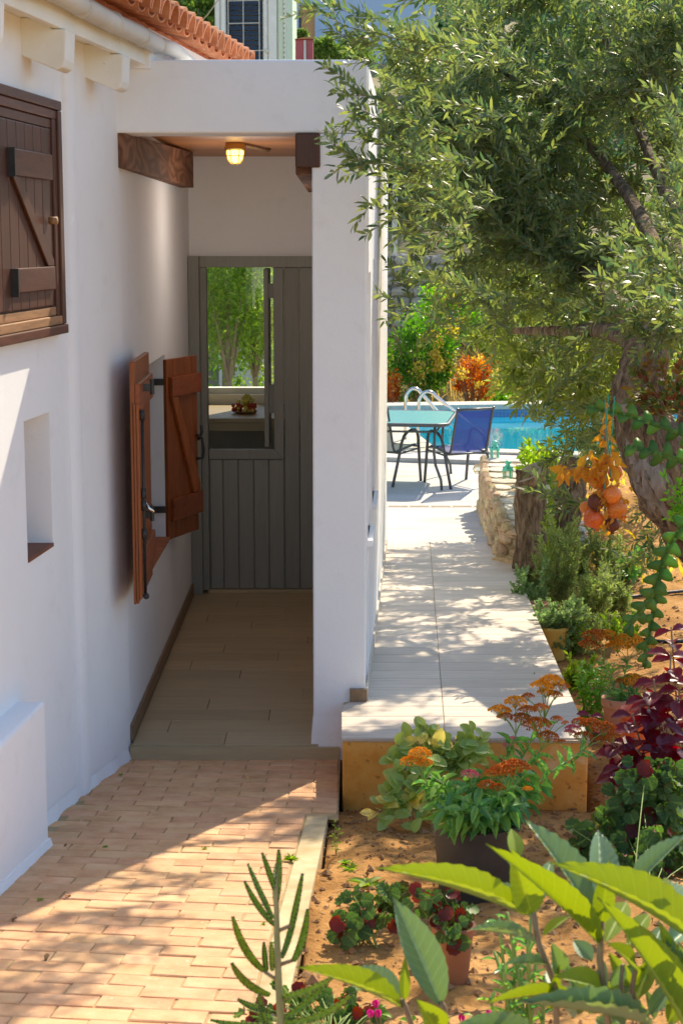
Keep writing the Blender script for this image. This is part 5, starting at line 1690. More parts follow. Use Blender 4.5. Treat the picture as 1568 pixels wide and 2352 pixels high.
# kitchen-window garden
for (u, v, Y, lab, rx) in ((527, 905, 18.6, 'slim tree with leaning trunk seen at the left of the kitchen window', .8), (588, 905, 19.6, 'fuller tree with forked trunk seen at the right of the kitchen window', .9)):
    bs = at(u, v, Y); bs.z = -.75
    k = at(u - 4, 745, Y)
    tree('garden_tree', lab, 'tree', bs, k + Vector((0, 0, .45)), (rx, .8, 1.35), 7000, .075, .026, 'olive_far', .05, 'garden trees beyond the kitchen', 30)
C = Cloud()
gc = at(540, 880, 22)
for i in range(9):
    crown(C, (gc.x - 1.2 + .3 * i, 21 + rnd.random(), at(540, 872, 22).z - .2 + .1 * rnd.random()), (.35, .4, .3), 420, .06, .035, 6)
stuff(tag(C.build('ground_cover', [M['weed']], None), 'bright yellow-green ground cover seen through the kitchen window', 'ground cover'))
gwz = at(540, 891, 17).z
tag(ob('garden_wall', MB().box(-2.6, -.75, 16.9, 17.05, -.8, gwz), M['house_white']), 'low white garden wall under the trees seen through the kitchen window', 'wall')
tree('garden_tree', 'dark bushy tree standing furthest behind the kitchen window', 'tree', (-1.6, 23.5, -.7), (-1.6, 23.5, 1.6), (1.9, 1.2, 1.5), 5000, .08, .04, 'shrub', .09, 'garden trees beyond the kitchen', 26)
# shrubs beyond the pool
def shrub(label, cat, u, v0, v1, Y, rx, leaf, n, L, W, leaf2=None, group='shrubs behind the pool', clumps=26, ry=.6):
    c = at(u, (v0 + v1) / 2, Y); rz = abs(at(u, v0, Y).z - at(u, v1, Y).z) / 2
    bs = Vector((c.x, Y, hill_z(c.x, Y) - .05))
    t = thing('shrub', label, cat, bs, group)
    b = MB()
    for i in range(9):
        e = c + Vector((rnd.uniform(-1, 1) * rx * .8, rnd.uniform(-.5, .5) * ry, rnd.uniform(-.3, .9) * rz))
        b.tube(curve_pts(bs, e, .08, 5), [.022, .019, .016, .012, .009, .005], 5)
    ob('stem', b, M['brown_stem'], t)
    C = Cloud(); crown(C, c, (rx, ry, rz), n, L, W, clumps, .34)
    stuff(C.build('foliage', [M[leaf]], t))
    if leaf2:
        C = Cloud(); crown(C, c + Vector((rx * .2, -.15, rz * .1)), (rx * .9, ry, rz * .9), n // 7, L, W, 9, .2)
        stuff(C.build('foliage', [M[leaf2]], t))
    return t
shrub('tall green bush flecked with yellow and red behind the pool ladder', 'bush', 965, 690, 945, 26.6, .62, 'shrub', 4600, .062, .036, 'yellow_leaf')
shrub('flame orange bush just right of the pool ladder bush', 'bush', 1085, 800, 945, 26.4, .42, 'autumn', 2300, .06, .028, 'yellow_leaf')
shrub('rust red bush at the edge of the white wall behind the pool', 'bush', 897, 830, 950, 26.2, .16, 'autumn', 700, .06, .03)
shrub('low yellow-green bush behind the pool under the olive boughs', 'bush', 1175, 870, 945, 26.8, .45, 'fresh', 1500, .06, .035, 'yellow_leaf')
shrub('tall light green bush in front of the dry stone wall', 'bush', 1020, 610, 830, 29.5, .75, 'fresh', 3600, .075, .042, 'yellow_leaf')
shrub('broad bright bush under the boughs before the dry stone wall', 'bush', 1160, 640, 860, 30, .85, 'weed', 3600, .075, .036)
shrub('dark green bush behind the far end of the pool', 'bush', 1300, 760, 950, 27.2, .9, 'shrub', 3200, .065, .034)
shrub('green bush at the far right beyond the pool', 'bush', 1480, 700, 950, 27.4, .9, 'olive_far', 3200, .07, .03)
C = Cloud()
n = 2600
X = rng.uniform(-1, 7, n); Yv = rng.uniform(27, 32, n)
P = np.stack([X, Yv, np.array([hill_z(a, b_) for a, b_ in zip(X, Yv)])], 1)
C.leaves(P, rng.normal(0, .35, (n, 3)) + np.array([0, 0, 1.0]), rvec(n), rng.uniform(.3, .75, n), .022, .3)
stuff(tag(C.build('dry_grass', [M['dry']], None), 'dry straw-coloured grass on the bank behind the pool bushes', 'grass'))
# on the slope
hill_trees = [(920, 440, 36, 1.3, 1.2, 2600, 'far_green', 'dark bushy tree just behind the dry stone wall and post'), (1020, 470, 38, 1.6, 1.5, 2600, 'far_green2', 'sunlit yellow-green tree above the dry stone wall'),
              (1150, 330, 44, 2.6, 2.6, 3000, 'far_green2', 'rounded tree on the slope behind the olive'), (1330, 250, 46, 3.0, 3.0, 3000, 'far_green', 'broad dark tree on the slope behind the olive'), (1500, 300, 48, 3.0, 3.0, 2600, 'far_green2', 'pale tree at the right edge of the slope'),
              (1240, 560, 36, 1.6, 1.4, 2200, 'far_green', 'low dark tree right of the dry stone wall'), (1450, 560, 37, 1.8, 1.6, 2200, 'far_green2', 'low bright tree at the right behind the dry stone wall'),
              (455, 70, 58, 1.25, 1.5, 2600, 'far_green2', 'bright round tree on the slope beside the cream house block'), (415, 30, 75, 2.5, 2.4, 3200, 'far_green', 'dark tall tree on the slope above the aerial'), (480, 20, 80, 1.7, 2.6, 2600, 'far_green', 'dark narrow tree at the edge of the cream house block'),
              (340, 40, 70, 2.4, 2.0, 2400, 'far_green', 'dark tree half hidden by the roof tiles'), (470, 130, 50, 1.0, .8, 1500, 'far_green2', 'low bright scrub tree where roof tiles meet the parapet'),
              (745, 118, 33, .44, .27, 1600, 'far_green2', 'rounded bright bush right of the dusky red block'), (800, 122, 36, .60, .30, 1300, 'far_green2', 'low bush in front of the blue house wall'), (691, 80, 40, .16, .12, 500, 'far_green2', 'small bush under the ochre window bay')]
for (u, v, Y, rx, rz, n, leaf, lab) in hill_trees:
    c = at(u, v, Y)
    tree('hill_tree', lab, 'tree', (c.x, Y, min(hill_z(c.x, Y), c.z - rz) - .1), c, (rx, rx * .8, rz), int(n * 1.9), (.0155 if rx > .7 else .011) * Y / 5, (.0092 if rx > .7 else .007) * Y / 5, leaf, .09 + rx * .03, 'trees on the slope', 22)
C = Cloud()
for i in range(150):
    Y = rnd.uniform(34, 150)
    X = rnd.uniform(-.28, .30) * Y
    if Y < 75 and -.045 < X / Y < .04: continue
    r = rnd.uniform(.7, 1.7) * (Y / 60) ** .5
    crown(C, (X, Y, hill_z(X, Y) + r * .5), (r, r, r * .75), 230, .16 + Y * .0035, .10 + Y * .002, 8)
stuff(tag(C.build('hillside_scrub', [M['far_green']], None), 'mass of green scrub covering the hillside', 'scrub'))

# ================================================================== the olive tree
OT = thing('olive_tree', 'big old olive tree with gnarled trunk and silvery boughs hanging over the path', 'tree', (1.85, 8.3, -.1))
OY = 8.0
tk = [at(1850, 1500, 8.4), at(1710, 1310, 8.25), at(1600, 1170, 8.05), at(1518, 1062, 8.0), at(1466, 960, 8.05), at(1470, 870, 8.1), at(1492, 790, 8.15)]
tr_b = bark_tube(tk, [.30, .24, .20, .16, .13, .118, .10], 30, .30, 9, 1, 7)
ob('trunk', tr_b, M['bark'], OT, smooth=True)
dw = bark_tube([at(1560, 1190, 7.95), at(1512, 1105, 7.93), at(1478, 1030, 7.965), at(1458, 965, 8.0)], [.06, .095, .085, .04], 28, .75, 15, 4, 7, lump=.10)
ob('dead_wood', dw, M['deadwood'], OT, smooth=True)
ob('trunk_scar', MB().blob(at(1440, 938, 7.96), .045, .04, .03, wob=.15), M['cut_wood'], OT, smooth=True)
for (pts, rr_) in (([at(1480, 830, 8.15), at(1500, 760, 8.2), at(1530, 690, 8.5), at(1560, 560, 9.2), at(1590, 380, 10), at(1570, 150, 10.6)], [.085, .06, .05, .045, .035, .025]),
                   ([at(1500, 800, 8.2), at(1420, 700, 9.0), at(1330, 600, 10.0), at(1240, 480, 10.6), at(1130, 390, 10.8)], [.07, .05, .04, .03, .018]),
                   ([at(1540, 660, 8.7), at(1460, 480, 9.8), at(1350, 330, 10.6), at(1220, 210, 10.8), at(1060, 120, 10.4)], [.045, .038, .03, .022, .012]),
                   ([at(1600, 1000, 8.2), at(1640, 800, 8.4), at(1700, 500, 8.6), at(1720, 100, 8.6)], [.12, .10, .08, .06]),
                   ([at(1562, 520, 9.4), at(1480, 330, 10.3), at(1410, 150, 10.8), at(1340, -60, 11)], [.038, .03, .024, .016]),
                   ([at(1490, 810, 8.2), at(1400, 760, 9.0), at(1290, 760, 9.8), at(1180, 760, 10.4)], [.06, .045, .03, .018])):
    ob('limb', bark_tube(pts, rr_, 14, .12, 5, rnd.random() * 5, 5), M['bark'], OT, smooth=True)
def in_poly(x, y, poly):
    c = False
    j = len(poly) - 1
    for i in range(len(poly)):
        if (poly[i][1] > y) != (poly[j][1] > y) and x < (poly[j][0] - poly[i][0]) * (y - poly[i][1]) / (poly[j][1] - poly[i][1]) + poly[i][0]:
            c = not c
        j = i
    return c
POLY = [(860, -80), (850, 40), (880, 150), (860, 260), (880, 340), (930, 400), (960, 480), (1030, 550), (1090, 630), (1150, 690), (1240, 730), (1400, 690), (1640, 700), (1640, -80)]
def olive_branch(u, v, Y, ang, ln, ntw, L=.056, W=.0135, name='leafy_branch', dz=0.0, mats=('olive', 'twig'), tw=.24):
    """tip at (u, v, Y); ang = direction of growth in the view, 180 = towards the left"""
    tip = at(u, v, Y)
    d = Vector((math.cos(R(ang)), rnd.uniform(-.35, .25), math.sin(R(ang)))).normalized()
    B = tip - d * ln
    C = Cloud()
    leafy_twigs(C, B, tip, ntw, tw, L, W, .0185 * L / .056, sag=-.10, spread=.75, main_r=.0034, tw_r=.0015, hide=True)
    return C.build(name, [M[m] for m in mats], OT)
cnt = 0
guard = 0
while cnt < 138 and guard < 6000:
    guard += 1
    u, v = rnd.uniform(840, 1640), rnd.uniform(-80, 730)
    if not in_poly(u, v, POLY): continue
    Y = 9.3 + 2.0 * rnd.random() - 1.2 * max(0, (1000 - u) / 160)
    k_ = Y / 7.2
    an_, ln_ = rnd.gauss(165, 36) if u < 1350 else rnd.gauss(125, 50), rnd.uniform(.5, .85) * k_
    q_ = at(u, v, Y) - Vector((math.cos(R(an_)), 0, math.sin(R(an_)))) * ln_ * .4
    land = q_ - sd * ((q_.z - .1) / sd.z)           # where this bough's shade falls
    if land.x < .02 and land.y < 6.6 and land.y > 4.2: continue
    if mnoise.noise(Vector((land.x * 2.3, land.y * 1.5, 3.3))) > ((-.20 if land.x < 1.25 and land.y < 9.8 else -.06) if land.y > 6.4 else .16): continue
    olive_branch(u, v, Y, an_, ln_, 14, .048 * k_, .0108 * k_, tw=.24 * k_)
    cnt += 1
# fringe that hangs over the white front
for (u, v, Y, a, l) in ((700, 12, 6.6, 168, .7), (752, 62, 6.7, 172, .65), (760, 8, 6.8, 165, .7), (742, 150, 6.5, 158, .55), (770, 200, 6.6, 150, .55), (790, 252, 6.8, 170, .5), (740, 310, 6.5, 163, .62), (768, 345, 6.6, 172, .55), (830, 385, 6.8, 170, .5), (845, 470, 6.7, 168, .5),
                     (880, 440, 7.2, 172, .5), (905, 520, 7.4, 170, .45), (835, 95, 6.9, 175, .6), (820, 300, 6.7, 168, .5), (850, 40, 7.3, 172, .7), (870, 170, 7.3, 165, .7), (860, 240, 7.2, 168, .6), (880, 330, 7.4, 172, .6), (900, 400, 7.8, 170, .6), (930, 100, 7.9, 172, .7), (885, 685, 8.2, 165, .45), (930, 600, 7.8, 160, .5), (960, 640, 8.4, 170, .5), (810, -20, 6.9, 185, .6), (800, 120, 6.9, 165, .5)):
    olive_branch(u, v, Y, a, l, 6, tw=.17)
# lower boughs on the sunny side, behind the bunch of fruit
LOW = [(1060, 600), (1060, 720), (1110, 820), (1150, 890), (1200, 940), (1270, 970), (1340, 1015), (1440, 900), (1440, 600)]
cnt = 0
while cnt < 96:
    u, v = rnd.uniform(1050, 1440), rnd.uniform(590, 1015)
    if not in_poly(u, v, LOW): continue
    olive_branch(u, v, rnd.uniform(11.6, 14.2), rnd.gauss(188, 24), rnd.uniform(.55, .9), 11, .088, .0195, tw=.32, mats=('olive_sun_tint', 'twig'))
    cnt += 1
for (u, v, Y, a, l) in ((1490, 440, 7.3, 140, .7), (1540, 400, 7.2, 120, .7), (1420, 520, 7.4, 165, .7), (1560, 500, 7.0, 120, .7), (1380, 560, 7.8, 170, .7), (1540, 280, 7.4, 110, .7), (1400, 640, 7.4, 175, .6), (1500, 200, 7.8, 120, .7), (1560, 120, 7.6, 110, .7), (1570, 650, 6.6, 130, .6), (1380, 640, 7.5, 172, .55), (1425, 705, 7.5, 178, .55), (1475, 725, 7.4, 165, .5), (1505, 640, 7.3, 150, .55), (1545, 705, 7.2, 140, .5), (1345, 705, 7.7, 178, .55), (1440, 765, 7.5, 185, .5), (1400, 600, 7.5, 165, .55), (1485, 590, 7.4, 155, .55), (1330, 960, 13.5, 195, .8), (1370, 900, 13.8, 185, .8), (1400, 960, 13.2, 200, .8), (1310, 1000, 13.0, 200, .7), (1420, 860, 13.9, 180, .8), (1350, 860, 14, 185, .8), (1390, 1010, 12.8, 210, .7), (1430, 620, 6.0, 150, .6), (1500, 560, 5.8, 140, .6), (1480, 680, 6.1, 160, .6), (1540, 620, 5.9, 150, .6), (1520, 740, 6.2, 175, .5), (1250, 1060, 9.4, 215, .5), (1330, 1080, 9.0, 230, .5), (1240, 1130, 8.2, 170, .35), (1420, 1300, 9.5, 200, .5), (1470, 1290, 9.3, 250, .5), (1300, 940, 9.6, 200, .5)):
    olive_branch(u, v, Y, a, l, 7, .058, .014)

# ------------------------------------------------------------------ the sawn olive stump
st_base = Vector((at(1225, 1290, 11.35).x, 11.35, -.25))
ST = thing('olive_stump', 'thick sawn-off olive stump with slanting grey cut beside the stone wall', 'tree stump', st_base)
sb = bark_tube([at(1222, 1300, 11.35), at(1220, 1230, 11.35), at(1216, 1160, 11.35), at(1216, 1115, 11.35), at(1222, 1088, 11.35)], [.14, .115, .104, .10, .096], 28, .22, 9, 2, 6)
ob('trunk', sb, M['bark'], ST, smooth=True)
cutc = at(1221, 1086, 11.33)
nrm_ = Vector((-.45, -.25, .8)).normalized()
cb_ = MB()
a_ = nrm_.cross(Vector((0, 1, 0))).normalized(); c_ = nrm_.cross(a_)
cb_.v = [tuple(cutc + (a_ * math.cos(w) * .116 + c_ * math.sin(w) * .108) * (1 + .06 * math.sin(3 * w)) + nrm_ * (.012 if k else -.05)) for k in (0, 1) for w in [2 * math.pi * i / 24 for i in range(24)]]
cb_.f = [tuple(range(24, 48))] + [(i, (i + 1) % 24, 24 + (i + 1) % 24, 24 + i) for i in range(24)]
cb_.m = [0] + [1] * 24; cb_.r = [0] * 25
ob('cut_face', cb_, [M['cut_wood'], M['bark']], ST)
ob('limb', bark_tube([at(1262, 1290, 11.6), at(1290, 1190, 11.65), at(1310, 1110, 11.7), at(1322, 1055, 11.7)], [.14, .13, .115, .09], 26, .22, 8, 5, 6), M['bark'], ST, smooth=True)
# ================================================================== the planted bed
def onsoil(u, v):
    Y = 6.0
    for _ in range(30):
        p = at(u, v, Y)
        q = pl(u, v, SZ(p.x, Y))
        Y = .5 * Y + .5 * q.y
    p = at(u, v, Y); p.z = SZ(p.x, Y)
    return p
def scatter(name, mat, label, cat, n, region, size, flat, shape):
    b = MB()
    k = 0
    while k < n:
        x, y = region()
        z = soil_f(x, y) + .004
        s = size()
        c = Vector((x, y, z))
        if shape == 'clod':
            e = [Vector((s * rnd.uniform(.6, 1.2), 0, 0)), Vector((0, s * rnd.uniform(.6, 1.2), 0)), Vector((0, 0, s * rnd.uniform(.4, .9)))]
            w = rnd.uniform(0, 6.28)
            e[0].rotate(Matrix.Rotation(w, 3, 'Z')); e[1].rotate(Matrix.Rotation(w, 3, 'Z'))
            b.add([c + e[0], c + e[1], c - e[0], c - e[1], c + e[2], c - e[2]], [(0, 1, 4), (1, 2, 4), (2, 3, 4), (3, 0, 4), (1, 0, 5), (2, 1, 5), (3, 2, 5), (0, 3, 5)])
        else:
            a = Vector((rnd.uniform(-1, 1), rnd.uniform(-1, 1), rnd.uniform(-.2, .35))).normalized() * s
            d = a.cross(Vector((rnd.uniform(-.3, .3), rnd.uniform(-.3, .3), 1))).normalized() * s * flat
            b.add([c - a, c - d * .8, c + a, c + d], [(0, 1, 2), (0, 2, 3)])
        k += 1
    stuff(tag(ob(name, b, mat), label, cat))
def bed_near():
    y = rnd.uniform(3.9, 7.4) if rnd.random() < .75 else rnd.uniform(7.4, 12)
    if y < 6.56: x = rnd.uniform(-.05 - .044 * (6.1 - y), 1.6)
    else: x = rnd.uniform(PX1(y) + .03, PX1(y) + 1.4)
    return x, y
scatter('soil_clod', M['clod'], 'crumbs and clods of orange earth strewn over the bed', 'soil crumbs', 3000, bed_near, lambda: rnd.choice([.004, .005, .006, .008, .010, .014, .020]) * rnd.uniform(.7, 1.2), .5, 'clod')
scatter('leaf_litter', M['chip'], 'dry olive leaves and chips littering the orange earth', 'leaf litter', 1900, bed_near, lambda: rnd.uniform(.007, .022), .28, 'chip')
C = Cloud()
n = 1500
X = rng.uniform(1.3, 4.5, n); Yv = rng.uniform(11.3, 15.5, n)
P = np.stack([X, Yv, np.array([soil_f(a, b_) for a, b_ in zip(X, Yv)])], 1)
C.leaves(P, rng.normal(0, .8, (n, 3)) + np.array([0, 0, .7]), rvec(n), rng.uniform(.05, .16, n), .022, .3)
stuff(tag(C.build('dry_ground_cover', [M['yellow_leaf']], None), 'yellowed dry ground cover behind the olive stump', 'ground cover'))
# hoses
for pts, lab in (([(1395, 1393), (1440, 1376), (1500, 1368), (1575, 1361)], 'black irrigation hose lying on the soil, the one further back'), ([(1430, 1466), (1480, 1474), (1520, 1478), (1580, 1477)], 'black irrigation hose lying on the soil, the one nearer the flowers')):
    pp = [onsoil(u, v) + Vector((0, 0, .012)) for u, v in pts]
    pp = [pp[0] + (pp[0] - pp[1]) * .4 - Vector((0, 0, .03))] + pp
    tag(ob('hose', MB().tube(pp, .0105, 8), M['hose'], smooth=True), lab, 'hose', 'irrigation hoses')

# ------------------------------------------------------------------ leaf meshes
lm_sedum = blade('leaf', M['sedum_leaf'], lanc(.95, .8), 8, 2, .35, .22, serr=.10)
lm_sedum_s = blade('leaf', M['sedum_leaf'], lanc(1, .8), 4, 1, .3, .2)
lm_pad = blade('leaf', M['kalan_leaf'], lanc(.8, .55), 9, 2, .25, .12, serr=.05)
lm_pad_y = blade('leaf', M['pale_yellow'], lanc(.8, .55), 7, 2, .35, .25, serr=.05)
lm_col = blade('leaf', M['coleus'], lanc(1.35, .75), 12, 3, .30, .30, .022, 6, .10)
lm_beg = disc_blade('leaf', M['begonia'], corr=.08)
lm_beg_r = disc_blade('leaf', M['begonia_red'])
lm_weed = blade('leaf', M['weed'], lanc(.85, .8), 6, 1, .3, .2, serr=.06)
lm_fresh = blade('leaf', M['fresh'], lanc(1.1, .8), 6, 2, .3, .25, wav=.03)
lm_loq = blade('leaf', M['loquat'], lanc(.82, .85), 44, 4, .26, .12, .010, 11)
lm_loqb = blade('leaf', M['loquat_blue'], lanc(.85, .8), 44, 4, .30, .10, .020, 10)
lm_dried = blade('leaf', M['dried_leaf'], lanc(1, .8), 6, 2, .6, .35, wav=.06)
lm_herb = blade('leaf', M['grey_herb'], lanc(.9, .7), 4, 1, .25, .15)
lm_creep = blade('leaf', M['begonia'], lanc(1.1, .8), 5, 1, .25, .2)

def pot(name, label, base, r0, r1, h, mat, rim=.012, rimh=.02, group='flower pots in the bed', fill=True, n=32):
    t = thing(name, label, 'flower pot', base, group)
    th = .006
    prof = [(0, .0), (r0, 0), (r0 + (r1 - r0) * .9, h - rimh), (r1 + rim, h - rimh), (r1 + rim, h), (r1 + rim - th * 1.4, h + .002), (r1 - th, h - .006), (r1 - th * 2, h - rimh * 1.4), (0, h - rimh * 1.4 - .0)]
    ob('body', MB().lathe(prof[:8], n, base), mat, t, smooth=False)
    if fill:
        ob('potting_soil', MB().lathe([(r1 - th * 2, h - rimh * 1.5), (r1 * .5, h - rimh * 1.2), (0, h - rimh)], n, base), M['soil'], t)
    for o in t.children:
        for p_ in o.data.polygons: p_.use_smooth = True
        o.data.set_sharp_from_angle(angle=R(35))
    return t

# ------------------------------------------------------------------ big black pot with stonecrop
bpb = onsoil(1090, 2052); BY = bpb.y
k = px(BY) * 1.03
rimz = at(1080, 1882, BY).z
BH = rimz - bpb.z
bp = pot('black_pot', 'large dusty black plastic pot holding the flowering stonecrop', bpb, 84 * k, 99 * k, BH, M['black_pot'], .008, .022)
slot = MB()
for w in (3.9, 5.2):
    slot.obox(bpb + Vector((math.cos(w) * 86 * k, math.sin(w) * 86 * k, .03)), Vector((-math.sin(w), math.cos(w), 0)) * .014, Vector((math.cos(w), math.sin(w), 0)) * .006, (0, 0, .022))
ob('drain_slot', slot, M['dark_void'], bp)
SD = thing('stonecrop', 'flowering stonecrop with rusty flat flower heads growing from the black pot', 'flowering plant', bpb + Vector((0, 0, BH - .03)), 'stonecrops')
def Z6(x, y, Y): return at(784 + x * .36, 1536.6 + y * .36, Y)
def Z5(x, y, Y): return at((1800 + x * .4464) * .6272, (1900 + y * .4464) * .6272, Y)
def stem(parent, a, b_, r, nleaf, ll, lw, me, sag=0.0, t0=.12, t1=.98, mat='green_stem', spread=.75, side=Vector((0, 0, 0))):
    pts = curve_pts(a, b_, sag, 7, side)
    ob('stem', MB().tube(pts, [r * (1 - .06 * i) for i in range(8)], 6), M[mat], parent, smooth=True)
    for i in range(nleaf):
        t = t0 + (t1 - t0) * (i + rnd.random() * .5) / max(1, nleaf)
        q = min(int(t * 7), 6)
        p = pts[q].lerp(pts[q + 1], t * 7 - q)
        ax = (pts[q + 1] - pts[q]).normalized()
        w = i * 2.4 + rnd.uniform(-.4, .4)
        s1 = ax.orthogonal().normalized(); s2 = ax.cross(s1)
        d = (s1 * math.cos(w) + s2 * math.sin(w)) * spread + ax * rnd.uniform(.15, .6)
        d.normalize()
        l = ll * rnd.uniform(.7, 1.15)
        place(me, parent, p, p + d * l, lw * rnd.uniform(.8, 1.15), ax + Vector((0, 0, .3)))
    return pts
def umbel(parent, root, heads):
    for (p, r, kind) in heads:
        ob('stalk', MB().tube(curve_pts(root, p - Vector((0, 0, r * .5)), .012, 4), .0016, 4, cap=False), M['green_stem'], parent)
        head(parent, p, r, kind)
pc = bpb + Vector((0, 0, BH - .03))
def hz(x, y, r, kind, Y, Z=Z6): return (Z(x, y, Y), r * .36 * px(Y) * (1 if Z is Z6 else .778), kind)
clus = [
    ((.05, .03), (1290, 330), 5.75, [(1280, 110, 60, 'gold'), (1340, 75, 62, 'gold'), (1400, 110, 42, 'rust'), (1360, 165, 40, 'rust'), (1300, 150, 45, 'gold'), (1185, 175, 36, 'rust')]),
    ((.04, .04), (1110, 420), 5.7, [(1010, 265, 58, 'gold'), (1110, 212, 58, 'gold'), (1185, 262, 50, 'rust'), (1150, 318, 58, 'rust'), (1040, 300, 40, 'rust')]),
    ((.06, .02), (1270, 520), 5.65, [(1245, 355, 72, 'rust'), (1265, 248, 46, 'rust'), (1320, 432, 56, 'rust'), (1402, 462, 22, 'rust'), (1372, 318, 32, 'rust'), (1424, 342, 20, 'rust')]),
    ((.05, -.03), (1050, 770), 5.35, [(1090, 635, 90, 'rust'), (1030, 650, 60, 'rust'), (965, 665, 50, 'rust'), (920, 740, 46, 'rust'), (992, 757, 42, 'rust'), (1185, 765, 28, 'gold')]),
    ((-.02, -.02), (830, 760), 5.38, [(820, 672, 48, 'pink')]),
    ((-.04, .0), (520, 700), 5.45, [(440, 590, 55, 'gold'), (500, 540, 60, 'gold'), (530, 600, 45, 'gold')]),
    ((.0, .05), (1060, 560), 5.6, [(1052, 490, 24, 'pink'), (1090, 440, 18, 'pink'), (1000, 580, 20, 'pink')]),
]
SDY = BY - 5.46
for (ox_, oy_), (rx_, ry_), Yh, hs in clus:
    Yh += SDY
    base = pc + Vector((ox_, oy_, .0))
    root = Z6(rx_, ry_, Yh)
    stem(SD, base, root, .0042, 18, .064, .021, lm_sedum, .02)
    umbel(SD, root, [hz(x, y, r, kd, Yh) for x, y, r, kd in hs])
# long stem leaning out to the right
root = Z5(760, 1890, 5.9 + SDY)
base = pc + Vector((.07, .0, .0))
stem(SD, base, Z6(1330, 660, 5.7 + SDY), .0055, 16, .072, .023, lm_sedum, .01)
stem(SD, Z6(1330, 660, 5.7 + SDY), root, .0045, 12, .060, .019, lm_sedum, .0)
umbel(SD, root, [hz(x, y, r, kd, 5.95 + SDY, Z5) for x, y, r, kd in ((720, 1665, 55, 'rust'), (815, 1690, 85, 'rust'), (915, 1720, 85, 'rust'), (660, 1720, 50, 'pink'), (745, 1785, 62, 'rust'), (900, 1820, 60, 'rust'), (985, 1790, 60, 'rust'), (640, 1750, 40, 'pink'))])
for (x, y, Y, nl, ll) in ((625, 700, 5.40, 16, .056), (770, 900, 5.3, 14, .055), (860, 870, 5.3, 13, .055), (950, 880, 5.32, 13, .05), (1060, 860, 5.35, 12, .05), (1150, 850, 5.4, 13, .052), (700, 820, 5.35, 12, .05), (1000, 960, 5.36, 10, .048), (660, 900, 5.3, 12, .05), (900, 780, 5.4, 12, .05), (780, 700, 5.5, 12, .05), (1100, 740, 5.45, 12, .05), (970, 820, 5.38, 12, .05), (1230, 760, 5.5, 12, .05), (1300, 720, 5.6, 12, .05), (880, 640, 5.55, 10, .05), (1180, 640, 5.5, 10, .05)):
    Y += SDY
    tipp = Z6(x, y, Y)
    b0 = pc + Vector(((tipp.x - pc.x) * .45, (Y - BY) * .4, .0))
    stem(SD, b0, tipp, .004, nl + 5, ll * 1.4, .027, lm_sedum, .01, .2, 1.0, spread=.95)
for (x0, y0, x1, y1) in ((760, 935, 640, 1045), (800, 930, 690, 1060), (850, 930, 780, 1040), (900, 925, 830, 1080), (740, 920, 540, 950), (930, 920, 900, 1030), (700, 980, 720, 1100), (960, 930, 985, 1060), (1010, 920, 1060, 1010), (830, 910, 850, 1010), (650, 900, 600, 960), (1080, 900, 1130, 1000), (620, 870, 540, 880), (880, 900, 940, 990)):
    place(lm_sedum, SD, Z6(x0, y0, BY - .10), Z6(x1, y1, BY - .18), .028, (0, -1, .5))

# ------------------------------------------------------------------ variegated paddle plant in an ochre pot, left behind the black pot
yp = onsoil(1008, 1888)
pot('ochre_pot', 'ochre yellow pot almost hidden under the paddle-leaved plant', yp, .055, .072, .13, M['yellow_pot'], .006, .02)
KP = thing('paddle_plant', 'succulent with round green leaves and some pale yellow ones beside the black pot', 'succulent plant', yp + Vector((0, 0, .1)))
kc = yp + Vector((0, 0, .12))
KY = yp.y
for (x, y, dy) in ((300, 560, 0), (340, 660, -.1), (280, 800, -.15), (200, 930, -.2), (260, 990, -.22), (430, 930, -.2), (420, 440, .05), (520, 360, .05), (480, 460, 0), (640, 440, .05), (740, 440, .06), (840, 400, .05), (900, 430, .05), (950, 520, 0), (560, 560, -.1), (380, 760, -.15), (470, 780, -.15), (450, 1040, -.24), (370, 880, -.18), (760, 570, 0), (600, 470, 0), (330, 720, -.1), (240, 860, -.15), (350, 480, 0), (560, 400, .05), (690, 500, 0), (870, 480, 0), (400, 640, -.1), (520, 660, -.12), (330, 930, -.2), (420, 840, -.16), (620, 380, .05), (800, 520, .02)):
    tipp = Z6(x, y, KY + dy)
    pts = curve_pts(kc + Vector((rnd.uniform(-.03, .03), rnd.uniform(-.03, .03), -.02)), tipp, .03, 6)
    ob('stem', MB().tube(pts, .0035, 5), M['brown_stem'], KP, smooth=True)
    yel = rnd.random() < .42
    for j in range(13):
        t = .3 + .7 * j / 12
        q = min(int(t * 6), 5)
        p = pts[q].lerp(pts[q + 1], t * 6 - q)
        d = Vector((rnd.uniform(-1, 1), rnd.uniform(-1, .4), rnd.uniform(-.3, .9))).normalized()
        l = rnd.uniform(.048, .074)
        place(lm_pad_y if (yel and rnd.random() < .75) else lm_pad, KP, p, p + d * l, l * rnd.uniform(.62, .8), (rnd.uniform(-.3, .3), -.6, .8))

